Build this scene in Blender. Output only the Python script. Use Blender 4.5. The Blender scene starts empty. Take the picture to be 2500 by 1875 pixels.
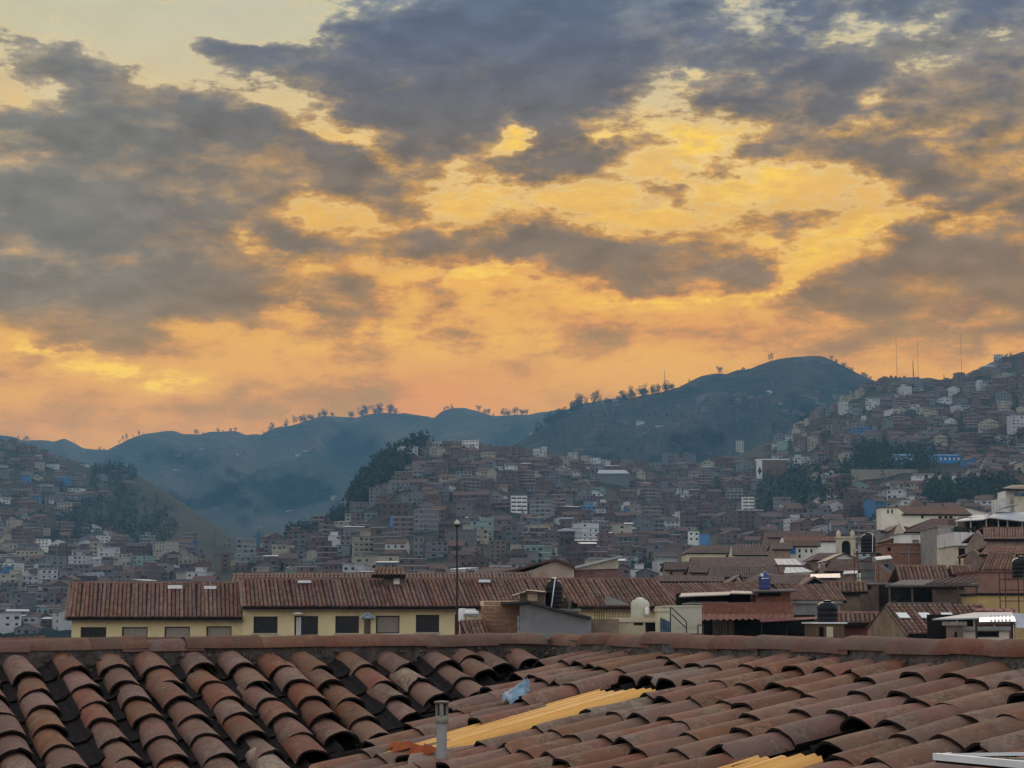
import bpy, math, random
import numpy as np
from mathutils import Vector, Matrix

R = math.radians
random.seed(7)
rng = np.random.default_rng(11)
SC = bpy.context.scene
COL = SC.collection

# ------------------------------------------------------------------ camera
FPX, CXP, CYP, TH = 4500.0, 1250.0, 937.5, R(7.302)
cam_data = bpy.data.cameras.new('camera')
cam = bpy.data.objects.new('camera', cam_data)
COL.objects.link(cam)
cam_data.sensor_fit = 'HORIZONTAL'
cam_data.sensor_width = 36.0
cam_data.lens = 36.0 * FPX / 2500.0
cam_data.clip_start = 0.1
cam_data.clip_end = 30000.0
cam.location = (0, 0, 0)
cam.rotation_euler = (R(90) + TH, 0, 0)
SC.camera = cam

SC.render.engine = 'CYCLES'
SC.cycles.use_denoising = True
SC.cycles.max_bounces = 6
SC.cycles.diffuse_bounces = 3
SC.cycles.glossy_bounces = 3
SC.cycles.transmission_bounces = 4
SC.cycles.volume_bounces = 1
SC.cycles.volume_max_steps = 64
SC.cycles.use_adaptive_sampling = True
SC.cycles.adaptive_threshold = 0.012
SC.cycles.adaptive_min_samples = 16
SC.view_settings.view_transform = 'Standard'
SC.view_settings.look = 'None'
SC.view_settings.gamma = 1.0
SC.view_settings.use_curve_mapping = False
SC.view_settings.exposure = 0.0


def lin(r, g, b):
    """sRGB 0-255 to linear."""
    out = []
    for c in (r, g, b):
        c /= 255.0
        out.append(c / 12.92 if c <= 0.04045 else ((c + 0.055) / 1.055) ** 2.4)
    return tuple(out)


class NT:
    """Tiny node-tree writer: sockets in, sockets out."""
    def __init__(self, tree):
        self.t = tree
        self.n = tree.nodes
        self.l = tree.links

    def node(self, kind, **kw):
        nd = self.n.new(kind)
        for k, v in kw.items():
            setattr(nd, k, v)
        return nd

    def put(self, sock, v):
        if v is None:
            return
        if isinstance(v, bpy.types.NodeSocket):
            self.l.new(v, sock)
        else:
            if sock.type == 'RGBA' and len(v) == 3:
                v = (*v, 1.0)
            sock.default_value = v

    def math(self, op, a, b=None, c=None, clamp=False):
        nd = self.node('ShaderNodeMath', operation=op, use_clamp=clamp)
        for s, v in zip(nd.inputs, (a, b, c)):
            self.put(s, v)
        return nd.outputs[0]

    def vmath(self, op, a, b=None, scale=None):
        nd = self.node('ShaderNodeVectorMath', operation=op)
        self.put(nd.inputs[0], a)
        self.put(nd.inputs[1], b)
        if scale is not None:
            self.put(nd.inputs['Scale'], scale)
        return nd.outputs['Value'] if op in ('LENGTH', 'DOT_PRODUCT', 'DISTANCE') else nd.outputs[0]

    def noise(self, vec, scale, detail=4.0, rough=0.55, dist=0.0, color=False, lac=2.0):
        nd = self.node('ShaderNodeTexNoise')
        self.put(nd.inputs['Vector'], vec)
        nd.inputs['Scale'].default_value = scale
        nd.inputs['Detail'].default_value = detail
        nd.inputs['Roughness'].default_value = rough
        nd.inputs['Lacunarity'].default_value = lac
        nd.inputs['Distortion'].default_value = dist
        return nd.outputs['Color'] if color else nd.outputs[0]

    def ramp(self, fac, stops, interp='LINEAR'):
        nd = self.node('ShaderNodeValToRGB')
        cr = nd.color_ramp
        cr.interpolation = interp
        while len(cr.elements) < len(stops):
            cr.elements.new(0.5)
        for e, (p, c) in zip(cr.elements, stops):
            e.position = p
            e.color = (*c, 1.0) if not isinstance(c, (int, float)) else (c, c, c, 1.0)
        self.put(nd.inputs[0], fac)
        return nd.outputs[0]

    def mix(self, fac, a, b, blend='MIX', clamp=True):
        nd = self.node('ShaderNodeMix', data_type='RGBA', blend_type=blend)
        nd.clamp_factor = clamp
        self.put(nd.inputs[0], fac)
        self.put(nd.inputs[6], a)
        self.put(nd.inputs[7], b)
        return nd.outputs[2]

    def maprange(self, v, a, b, c=0.0, d=1.0, smooth=False):
        nd = self.node('ShaderNodeMapRange')
        nd.interpolation_type = 'SMOOTHSTEP' if smooth else 'LINEAR'
        nd.clamp = True
        self.put(nd.inputs[0], v)
        for i, x in zip((1, 2, 3, 4), (a, b, c, d)):
            self.put(nd.inputs[i], x)
        return nd.outputs[0]


# ------------------------------------------------------------------ sky
HAZE_COMP = True
SUN_AZ, SUN_EL = R(4.0), R(16.0)          # the glow behind the clouds, over the far ridge
world = bpy.data.worlds.new('World')
SC.world = world
world.use_nodes = True
W = NT(world.node_tree)
W.n.clear()


def build_sky():
    tc = W.node('ShaderNodeTexCoord').outputs['Generated']
    d = W.vmath('NORMALIZE', tc)
    sep = W.node('ShaderNodeSeparateXYZ')
    W.put(sep.inputs[0], d)
    x, y, z = sep.outputs
    az = W.math('ARCTAN2', x, y)
    el = W.math('ARCSINE', z)
    sx = W.math('MULTIPLY', az, 4.5)       # 1 unit = 1000 px of the photograph, sideways from straight ahead
    sy = W.math('MULTIPLY', el, 4.5)       # upwards from the horizon
    q0 = W.node('ShaderNodeCombineXYZ')
    W.put(q0.inputs[0], sx)
    W.put(q0.inputs[1], sy)
    q0 = q0.outputs[0]
    dv = W.vmath('MULTIPLY', d, (1.0, 1.0, 1.9))      # clouds lie flatter than wide
    wc = W.vmath('SUBTRACT', W.noise(dv, 16.0, 5.0, 0.6, color=True), (0.5, 0.5, 0.5))
    wc2 = W.vmath('SUBTRACT', W.noise(dv, 60.0, 4.0, 0.6, color=True), (0.5, 0.5, 0.5))
    warp = W.vmath('ADD', W.vmath('MULTIPLY', wc, (0.22, 0.13, 0.0)), W.vmath('MULTIPLY', wc2, (0.085, 0.06, 0.0)))
    q = W.vmath('ADD', q0, W.vmath('SCALE', warp, scale=W.maprange(sy, 0.45, 0.95, 0.45, 1.0)))

    # The layout of the cloud banks: CLOUDS / GOLD / PALE are summed on a coarse grid (about 50 px) and read back
    # through one curve per row, so the warped coordinates below still give every bank a ragged outline.
    XS = np.arange(-300, 2801, 40.0)
    YS = np.arange(-170, 1181, 36.0)
    gx, gy = np.meshgrid(XS, YS)

    def lay(lst):
        acc = np.zeros_like(gx)
        for (px, py, rx, ry, rot, amp) in lst:
            c, s_ = math.cos(R(rot)), math.sin(R(rot))
            dx, dy = gx - px, -(gy - py)
            u, v = (c * dx + s_ * dy) / rx, (-s_ * dx + c * dy) / ry
            acc += amp * np.exp(-0.75 * (u * u + v * v))
        return acc
    fade = np.clip((gx + 300) / 250, 0, 1) * np.clip((2800 - gx) / 250, 0, 1)
    grids = [(lay(CLOUDS) * fade + 1.5) / 4.0, lay(GOLD) * fade / 2.0, lay(PALE) * fade / 2.0]
    qs = W.node('ShaderNodeSeparateXYZ')
    W.put(qs.inputs[0], q)
    ux = W.math('MULTIPLY_ADD', qs.outputs[0], 1000 / 3100.0, (1250 + 300) / 3100.0, clamp=True)
    uxc = W.node('ShaderNodeCombineXYZ')
    for k in range(3):
        W.put(uxc.inputs[k], ux)
    acc = None
    for r_ in range(len(YS)):
        cv = W.node('ShaderNodeRGBCurve')
        mp = cv.mapping
        mp.use_clip = False
        for k in range(3):
            cu = mp.curves[k]
            vals = grids[k][r_]
            cu.points[0].location = (0.0, float(vals[0]))
            cu.points[-1].location = (1.0, float(vals[-1]))
            for xx, vv in zip(XS[1:-1], vals[1:-1]):
                cu.points.new((xx + 300) / 3100.0, float(vv))
        mp.update()
        W.put(cv.inputs['Color'], uxc.outputs[0])
        if acc is None:
            acc = cv.outputs[0]
        else:      # rows are stacked from the top of the sky downwards
            w_ = W.math('MULTIPLY_ADD', qs.outputs[1], -1000 / 36.0, (1514 - YS[r_ - 1]) / 36.0, clamp=True)
            nd = W.node('ShaderNodeMix', data_type='VECTOR')
            nd.clamp_factor = False
            W.put(nd.inputs[0], w_)
            W.put(nd.inputs[4], acc)
            W.put(nd.inputs[5], cv.outputs[0])
            acc = nd.outputs[1]
    lv = W.node('ShaderNodeSeparateXYZ')
    W.put(lv.inputs[0], acc)
    dens = W.math('MULTIPLY_ADD', lv.outputs[0], 4.4, -1.84)
    gold = W.math('MULTIPLY', lv.outputs[1], 2.0)
    pale = W.math('MULTIPLY', lv.outputs[2], 2.0)

    def lens(px, py, rx, ry, rot, amp):
        c, s_ = math.cos(R(rot)), math.sin(R(rot))
        cb = W.node('ShaderNodeCombineXYZ')
        off = W.vmath('SUBTRACT', q, ((px - 1250) / 1000, (1514 - py) / 1000, 0))
        W.put(cb.inputs[0], W.vmath('DOT_PRODUCT', off, (c * 645 / rx, s_ * 645 / rx, 0)))
        W.put(cb.inputs[1], W.vmath('DOT_PRODUCT', off, (-s_ * 645 / ry, c * 645 / ry, 0)))
        g = W.math('MULTIPLY_ADD', W.vmath('DOT_PRODUCT', cb.outputs[0], cb.outputs[0]), -1.0, 1.0, clamp=True)
        return W.math('MULTIPLY', g, amp)
    f1 = W.noise(dv, 34.0, 6.0, 0.6)
    f1b = W.noise(W.vmath('ADD', dv, (0.004, 0.0, -0.014)), 34.0, 3.0, 0.5)
    f2 = W.noise(W.vmath('MULTIPLY', d, (1.0, 1.0, 3.0)), 75.0, 5.0, 0.62)
    f3 = W.noise(W.vmath('MULTIPLY', d, (1.0, 1.0, 2.2)), 9.0, 2.0, 0.5)
    fb = W.math('ADD', W.math('MULTIPLY', W.math('SUBTRACT', f1, 0.5), 1.7),
                W.math('MULTIPLY', W.math('SUBTRACT', f2, 0.5), 1.15))
    # beyond the frame the same broken cloud deck goes on
    ax = W.math('ABSOLUTE', sx)
    out_f = W.math('MAXIMUM', W.maprange(ax, 1.2, 2.0, 0, 1, True), W.maprange(sy, 1.45, 2.3, 0, 1, True))
    deck = W.math('MULTIPLY', W.maprange(f3, 0.40, 0.62, 0.0, 0.95), out_f)
    dens = W.math('ADD', dens, deck)
    # thin brown wisps drifting everywhere in the bright part
    w1 = W.noise(W.vmath('MULTIPLY', d, (1.0, 1.0, 2.6)), 19.0, 6.0, 0.62)
    dens = W.math('ADD', dens, W.maprange(w1, 0.36, 0.62, -0.16, 0.95))
    low = W.maprange(sy, 0.45, 0.85, 0.22, 1.0)     # the low bands near the ridge are smoother
    fb = W.math('MULTIPLY', fb, low)
    den = W.math('ADD', dens, fb)
    a = W.maprange(den, -0.22, 1.20, 0, 1, True)
    thick = W.maprange(den, 0.6, 1.7, 0, 1)

    e = W.maprange(sy, 0.0, 3.2, 0, 1)

    def pos(py):
        return max(0.0, (1514 - py) / 1000 / 3.2)
    clear = W.ramp(e, [(0.0, lin(230, 158, 84)), (pos(1060), lin(230, 164, 86)), (pos(980), lin(232, 168, 84)), (pos(860), lin(236, 174, 82)),
                       (pos(700), lin(244, 182, 76)), (pos(520), lin(238, 182, 90)), (pos(350), lin(236, 190, 112)),
                       (pos(200), lin(216, 200, 158)), (pos(20), lin(203, 199, 168)), (0.66, lin(204, 206, 198)), (1.0, lin(208, 211, 213))])
    cloud = W.ramp(e, [(0.0, lin(190, 142, 100)), (pos(1020), lin(188, 146, 104)), (pos(900), lin(176, 138, 100)),
                       (pos(760), lin(150, 122, 97)), (pos(600), lin(138, 117, 99)), (pos(440), lin(130, 114, 101)),
                       (pos(300), lin(116, 110, 109)), (pos(120), lin(103, 108, 124)), (pos(0), lin(98, 108, 128)),
                       (0.65, lin(146, 153, 164)), (1.0, lin(172, 176, 183))])
    thin = W.ramp(e, [(0.0, lin(216, 150, 86)), (pos(950), lin(216, 156, 86)), (pos(760), lin(214, 150, 76)), (pos(560), lin(208, 152, 82)),
                      (pos(350), lin(200, 156, 96)), (pos(180), lin(150, 140, 126)), (pos(0), lin(136, 142, 148)),
                      (0.66, lin(180, 184, 188)), (1.0, lin(192, 196, 201))])
    # left of the view the deck is greyer
    leftg = W.math('MULTIPLY', W.maprange(sx, -1.15, -0.35, 1, 0, True), W.maprange(sy, 0.55, 0.85, 0, 1, True))
    cloud = W.mix(W.math('MULTIPLY', leftg, 0.75), cloud, lin(128, 126, 120))
    thin = W.mix(W.math('MULTIPLY', leftg, 0.55), thin, lin(168, 154, 134))
    # away from the sunset the colours cool down
    away = W.maprange(ax, 2.5, 8.0, 0, 1, True)
    clear = W.mix(away, clear, lin(202, 209, 218))
    cloud = W.mix(away, cloud, lin(168, 175, 186))
    thin = W.mix(away, thin, lin(188, 194, 204))
    redlow = W.math('MAXIMUM', lens(1010, 985, 240, 60, 8, .6), W.math('MAXIMUM', lens(1420, 690, 420, 45, -3, .45), lens(1560, 780, 330, 60, -8, .3)))
    clear = W.mix(redlow, clear, lin(232, 146, 82))
    thin = W.mix(redlow, thin, lin(216, 142, 86))
    sky = W.node('ShaderNodeTexSky', sky_type='NISHITA')
    sky.sun_disc = False
    sky.sun_elevation = SUN_EL
    sky.sun_rotation = -SUN_AZ
    sky.altitude = 3400
    nish = W.vmath('SCALE', sky.outputs[0], scale=0.05)
    clear = W.mix(0.05, clear, nish)
    c1 = W.mix(W.maprange(a, 0.0, 0.55), clear, thin)
    # thick parts go dark and blue, thin ones keep the warm light coming through
    body = W.math('MULTIPLY', W.maprange(a, 0.35, 0.95, 0, 1, True), W.maprange(W.math('ADD', den, W.math('MULTIPLY', W.math('SUBTRACT', w1, 0.5), 3.0)), 0.35, 1.6, 0.32, 1.0))
    c2 = W.mix(body, c1, cloud)
    c2 = W.mix(W.math('MULTIPLY', thick, 0.45), c2, W.vmath('SCALE', cloud, scale=0.86))
    # relief inside the deck
    light = W.maprange(W.math('SUBTRACT', f1b, f1), -0.2, 0.2, -0.17, 0.17)      # lumps are lit from the sunset side
    rel = W.math('ADD', W.math('ADD', W.maprange(f1, 0.28, 0.72, 0.93, 1.07), light), W.maprange(f2, 0.32, 0.68, -0.05, 0.05))
    rel = W.math('MULTIPLY_ADD', W.math('SUBTRACT', rel, 1.0), W.math('MULTIPLY', W.maprange(a, 0.0, 0.5, 0.25, 1.0), W.maprange(sy, 0.5, 0.85, 0.25, 1.0)), 1.0)
    c3 = W.vmath('SCALE', c2, scale=rel)
    # sun-lit rims and windows
    rim = W.math('MULTIPLY', W.maprange(a, 0.0, 0.16, 0, 1, True), W.maprange(a, 0.18, 0.5, 1, 0, True))
    gl = W.math('MULTIPLY', gold, W.maprange(a, 0.05, 0.55, 1.0, 0.0, True))
    gl = W.math('MULTIPLY', gl, W.maprange(f2, 0.38, 0.62, 0.12, 1.15), clamp=True)
    c4 = W.mix(gl, c3, lin(255, 208, 92))
    pl = W.math('MULTIPLY', pale, W.maprange(den, 0.1, 0.9, 1.0, 0.0), clamp=True)
    c5 = W.mix(pl, c4, lin(204, 196, 172))
    rimw = W.math('MULTIPLY', rim, W.maprange(sy, 0.75, 1.1, 0, 0.4))
    c6 = W.mix(W.math('MULTIPLY', rimw, W.maprange(ax, 1.3, 2.5, 1, 0)), c5, lin(238, 214, 160))
    if HAZE_COMP:
        # what the air in front of the sky takes away and adds, low down more than high up
        veil = W.ramp(e, [(0.0, (.05, .088, .145)), (pos(1000), (.046, .083, .135)), (pos(600), (.027, .048, .076)), (pos(0), (.014, .024, .036)), (1.0, (.005, .008, .012))])
        c6 = W.vmath('MAXIMUM', W.vmath('SUBTRACT', c6, veil), (0.01, 0.01, 0.01))
        c6 = W.vmath('SCALE', c6, scale=W.math('MULTIPLY', W.ramp(e, [(0.0, .79), (pos(1000), .75), (pos(600), .62), (pos(0), .555), (1.0, .52)]), 2.0))
    # unseen sky overhead and behind is brightened to light roofs and camera-facing walls
    lift = W.math('MAXIMUM', W.maprange(sy, 1.5, 3.6, 1.0, 1.25, True), W.maprange(ax, 1.8, 7.0, 1.0, 1.55, True))
    c6 = W.vmath('SCALE', c6, scale=lift)
    # below the horizon: dull ground light
    c7 = W.mix(W.maprange(sy, -0.4, 0.0, 1, 0), c6, lin(96, 84, 74))
    bg = W.node('ShaderNodeBackground')
    W.put(bg.inputs[0], W.vmath('SCALE', c7, scale=10.0))
    bg.inputs[1].default_value = 0.1
    out = W.node('ShaderNodeOutputWorld')
    W.l.new(bg.outputs[0], out.inputs[0])


#          px    py    rx   ry  rot  amp    (where each bank of cloud stands, photograph pixels)
CLOUDS = [
    # left bank
    (60, 165, 110, 34, 0, .85), (40, 215, 90, 30, 0, .6), (30, 330, 85, 28, -12, .9), (180, 240, 60, 40, 0, .8), (270, 225, 40, 24, 0, .5), (330, 275, 190, 42, -4, .95), (480, 262, 45, 30, 0, .9),
    (160, 330, 160, 40, 6, .5), (350, 360, 260, 60, 0, .8), (560, 345, 140, 40, -10, .6), (700, 370, 170, 40, -14, .95), (820, 420, 130, 40, -26, .85), (940, 490, 110, 44, -20, .8), (620, 460, 260, 60, 0, .7),
    (150, 470, 260, 70, 0, .8), (130, 600, 300, 110, 0, 1.0), (330, 560, 200, 100, 0, .7), (420, 650, 160, 70, 0, .6), (580, 680, 130, 60, -10, .9), (120, 740, 260, 60, 0, .95), (340, 720, 170, 40, 4, .7), (60, 820, 200, 30, -6, .6),
    (470, 765, 90, 24, 6, .75), (610, 782, 75, 26, -16, .85), (760, 660, 130, 40, -14, .5), (870, 710, 90, 36, -14, .7), (480, 860, 110, 24, -6, .35), (250, 830, 160, 26, -14, .5),
    (690, 560, 60, 30, -30, .55), (800, 600, 110, 36, -26, .9), (640, 310, 60, 26, -10, .5), (250, 180, 90, 20, -8, .35), (640, 300, 40, 16, 0, .4),
    # top centre bank
    (530, 160, 80, 24, -8, .8), (660, 165, 90, 34, 4, .95), (760, 200, 130, 44, -6, .8), (880, 120, 90, 40, 6, .9), (1000, 170, 170, 90, 0, 1.0), (1080, 60, 120, 60, 20, .9), (1280, 120, 230, 120, 0, 1.15), (1180, 260, 190, 70, 0, .9),
    (960, 270, 130, 40, -12, .8), (1020, 340, 90, 50, -30, .75), (1040, 400, 60, 40, 0, .5), (1330, 300, 60, 70, 0, .75), (1170, 330, 60, 50, 0, .6), (1340, 400, 90, 36, 0, .95), (1450, 395, 80, 36, 6, 1.0), (1260, 430, 70, 22, 0, .6),
    (1480, 60, 180, 90, 0, .9), (1720, 30, 120, 40, 0, .7), (1500, 190, 220, 50, -6, .6), (1780, 130, 150, 24, -6, .6), (1400, 220, 120, 60, 0, .6), (800, 50, 30, 16, 30, .5), (740, 20, 40, 16, 30, .4),
    # right bank
    (2120, 60, 150, 40, 0, .7), (2400, 60, 150, 50, 0, .8), (2180, 150, 190, 36, 0, .6), (2420, 200, 130, 70, 0, .85), (2330, 300, 200, 60, 0, .75), (2480, 330, 80, 60, 0, .7),
    (1990, 225, 150, 26, 8, .6), (1890, 240, 110, 26, 6, .65), (2120, 190, 120, 18, 10, .55), (1980, 300, 90, 34, 34, .9), (2060, 260, 70, 30, 20, .7), (1900, 360, 60, 22, 20, .6), (1960, 390, 50, 16, 0, .4),
    (2080, 420, 110, 24, -18, .75), (2180, 430, 90, 40, -20, .75), (2310, 450, 150, 34, -12, .85), (2430, 430, 90, 30, -10, .8), (2360, 500, 120, 26, -16, .7), (2460, 520, 70, 24, -10, .5), (2230, 500, 80, 22, -20, .5),
    (1900, 560, 150, 26, -16, .5), (1990, 540, 90, 22, -20, .45), (1780, 580, 170, 22, 4, .35), (1760, 520, 120, 20, 0, .3), (1700, 300, 120, 20, 0, .3),
    # small clouds across the middle
    (1600, 485, 70, 20, 6, .8), (1670, 478, 55, 26, 10, .95), (1560, 500, 60, 14, 0, .5), (1045, 605, 90, 38, -6, 1.2), (1110, 640, 50, 18, -10, .6), (900, 585, 70, 12, 0, .5), (1230, 570, 40, 12, 0, .4), (1080, 520, 130, 16, 0, .3),
    (1290, 600, 110, 30, 6, 1.0), (1400, 590, 120, 36, -4, 1.0), (1500, 630, 150, 34, -8, .9), (1440, 660, 160, 22, -4, .7), (1640, 650, 130, 28, -8, .75), (1830, 650, 80, 30, -10, .85), (1750, 620, 90, 26, 0, .5), (1870, 690, 50, 18, -30, .5), (1220, 620, 60, 20, 0, .6),
    (1100, 730, 50, 20, -30, .5), (1060, 690, 40, 20, 30, .4), (1550, 700, 16, 12, -40, .5), (870, 750, 60, 20, -10, .5), (1490, 800, 120, 16, -4, .3), (1300, 770, 200, 14, 0, .25), (1000, 790, 160, 14, 0, .25),
    # low right bank
    (2010, 720, 90, 28, 6, .8), (2110, 690, 110, 40, 14, .95), (2230, 660, 110, 46, 8, .9), (2370, 640, 130, 44, 4, .95), (2300, 720, 220, 50, 0, .95), (2480, 700, 110, 60, 0, .9), (2120, 760, 160, 24, 0, .55), (2400, 790, 200, 40, 0, .55),
    (2050, 820, 200, 26, 0, .42), (2250, 870, 260, 26, 0, .45), (1800, 830, 150, 20, 0, .32),
    # low left and the bands over the ridge
    (60, 955, 80, 16, -4, .85), (170, 968, 70, 12, -8, .75), (110, 1012, 90, 9, -4, .5), (720, 975, 180, 24, -4, .75), (520, 1025, 260, 26, 2, .8), (230, 1050, 160, 12, 4, .5), (820, 1000, 120, 20, 0, .5), (60, 1060, 120, 10, 0, .4),
    # openings
    (130, 275, 50, 20, -22, -1.0), (100, 395, 90, 20, -12, -.5), (1268, 345, 50, 38, 0, -1.9), (990, 230, 40, 20, 0, -.35), (700, 330, 100, 18, -14, -.6), (860, 360, 110, 24, -36, -.6), (620, 240, 120, 34, -10, -.5), (290, 640, 30, 16, -24, -.7),
    (740, 530, 70, 34, -30, -.6), (640, 600, 60, 26, -24, -.4), (1500, 330, 120, 36, 0, -.5), (1920, 700, 50, 30, 24, -.6), (500, 740, 60, 14, 0, -.5), (2050, 585, 220, 16, 9, -.35), (2130, 310, 60, 20, 20, -.5), (1750, 210, 50, 22, 0, -.5), (1900, 280, 30, 14, 0, -.3),
    (420, 90, 340, 70, 0, -.6), (80, 60, 200, 60, 0, -.5), (640, 60, 120, 50, 0, -.4), (180, 880, 200, 16, -16, -.6), (380, 935, 140, 12, -8, -.6), (1620, 722, 260, 10, 0, -.4), (1200, 880, 420, 60, -6, -.3), (1380, 10, 24, 16, 0, -.8),
    (1180, 505, 260, 34, 2, -.5), (1560, 545, 300, 22, 6, -.5), (1200, 655, 220, 26, 4, -.45), (1930, 650, 70, 44, 20, -.5), (690, 620, 110, 30, -26, -.4), (980, 545, 110, 20, 0, -.4), (880, 655, 60, 24, -20, -.4), (1740, 470, 160, 36, 0, -.45), (1960, 460, 90, 30, -20, -.35), (2140, 560, 260, 16, 8, -.4),
]
GOLD = [
    (1180, 500, 200, 26, 2, .45), (1200, 660, 200, 20, 4, .6), (690, 600, 90, 26, -26, .4), (1750, 460, 140, 26, 0, .6), (1500, 690, 300, 22, -4, .45), (900, 800, 200, 16, 4, .4), (1300, 850, 300, 20, -6, .3),
    (1268, 348, 52, 42, 0, 1.3), (1430, 315, 80, 36, -10, 1.0), (1560, 330, 110, 40, 0, .85), (1720, 370, 120, 36, -8, .8), (1850, 380, 90, 50, 0, .7), (2120, 320, 50, 24, 24, 1.0), (2110, 590, 160, 16, 10, 1.1), (1920, 595, 160, 14, 0, .8),
    (1640, 722, 260, 14, 0, 1.0), (1920, 700, 60, 36, 24, .9), (2340, 390, 120, 24, -6, .8), (2200, 370, 70, 30, 0, .6), (120, 885, 150, 20, -10, 1.1), (280, 910, 110, 14, -18, 1.1), (420, 945, 140, 10, -6, 1.0), (500, 745, 60, 14, -4, 1.0),
    (1600, 530, 90, 14, 8, .8), (1830, 530, 60, 14, 0, .8), (1500, 480, 400, 120, 0, .22), (1760, 215, 50, 24, 0, .9), (1890, 170, 110, 16, 8, .7), (2110, 160, 90, 20, 10, .5), (700, 325, 60, 10, -10, .7), (860, 370, 110, 22, -38, .6),
    (1150, 680, 130, 18, 4, .6), (1100, 570, 120, 16, 0, .35), (740, 500, 60, 26, -30, .35), (1160, 430, 60, 30, 0, .35), (1920, 440, 80, 24, 10, .5), (820, 850, 140, 16, 4, .4), (1100, 820, 400, 30, 0, .18), (2420, 600, 100, 20, 0, .35),
    (60, 1000, 120, 14, 0, .3),
]
PALE = [(1800, 95, 60, 16, 4, .9), (1890, 85, 70, 18, 12, 1.0), (1990, 60, 60, 14, -10, .8), (2090, 70, 60, 12, -12, .8), (1870, 30, 24, 40, 0, .9), (1960, 120, 24, 24, 0, .8), (1355, 10, 24, 20, 0, 1.0), (1640, 10, 40, 14, 0, .8), (2270, 5, 40, 12, 0, .9), (1600, 245, 80, 16, -6, .7),
        (1500, 245, 30, 14, 0, .5), (130, 280, 50, 18, -22, .8), (560, 90, 380, 60, 0, .4), (1060, 55, 24, 20, 0, .6), (990, 225, 40, 12, 0, .35), (2400, 75, 60, 10, 0, .4), (300, 650, 30, 12, -24, .4), (110, 395, 70, 14, -6, .4)]
build_sky()
world.cycles.sampling_method = 'MANUAL'
world.cycles.sample_map_resolution = 512

# ------------------------------------------------------------------ sun (low, veiled by the clouds)
sun_data = bpy.data.lights.new('sun', 'SUN')
sun_data.energy = 1.1
sun_data.angle = R(28)
sun_data.color = (1.0, 0.78, 0.55)
sun = bpy.data.objects.new('sun', sun_data)
COL.objects.link(sun)
sd = Vector((math.sin(SUN_AZ) * math.cos(SUN_EL), math.cos(SUN_AZ) * math.cos(SUN_EL), math.sin(SUN_EL)))
sun.rotation_euler = (-sd).to_track_quat('-Z', 'Y').to_euler()


# ------------------------------------------------------------------ helpers
def P(px, py, Y):
    """The point at distance Y straight ahead that stands where the photograph has (px, py)."""
    a, b = (px - CXP) / FPX, (CYP - py) / FPX
    d = Vector((a, math.cos(TH) - b * math.sin(TH), math.sin(TH) + b * math.cos(TH)))
    return d * (Y / d.y)


def tag(o, label=None, cat=None, group=None, kind=None):
    if label:
        o['label'] = label
    if cat:
        o['category'] = cat
    if group:
        o['group'] = group
    if kind:
        o['kind'] = kind
    return o


def thing(name, label, cat, loc=(0, 0, 0), rz=0.0, group=None):
    o = bpy.data.objects.new(name, None)
    o.empty_display_size = 0.2
    COL.objects.link(o)
    o.location = loc
    o.rotation_euler = (0, 0, rz)
    return tag(o, label, cat, group)


def put(name, mesh, parent=None, loc=(0, 0, 0), rot=(0, 0, 0), scale=(1, 1, 1)):
    o = bpy.data.objects.new(name, mesh)
    COL.objects.link(o)
    if parent is not None:
        o.parent = parent
    o.location, o.rotation_euler, o.scale = loc, rot, scale
    return o


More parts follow.
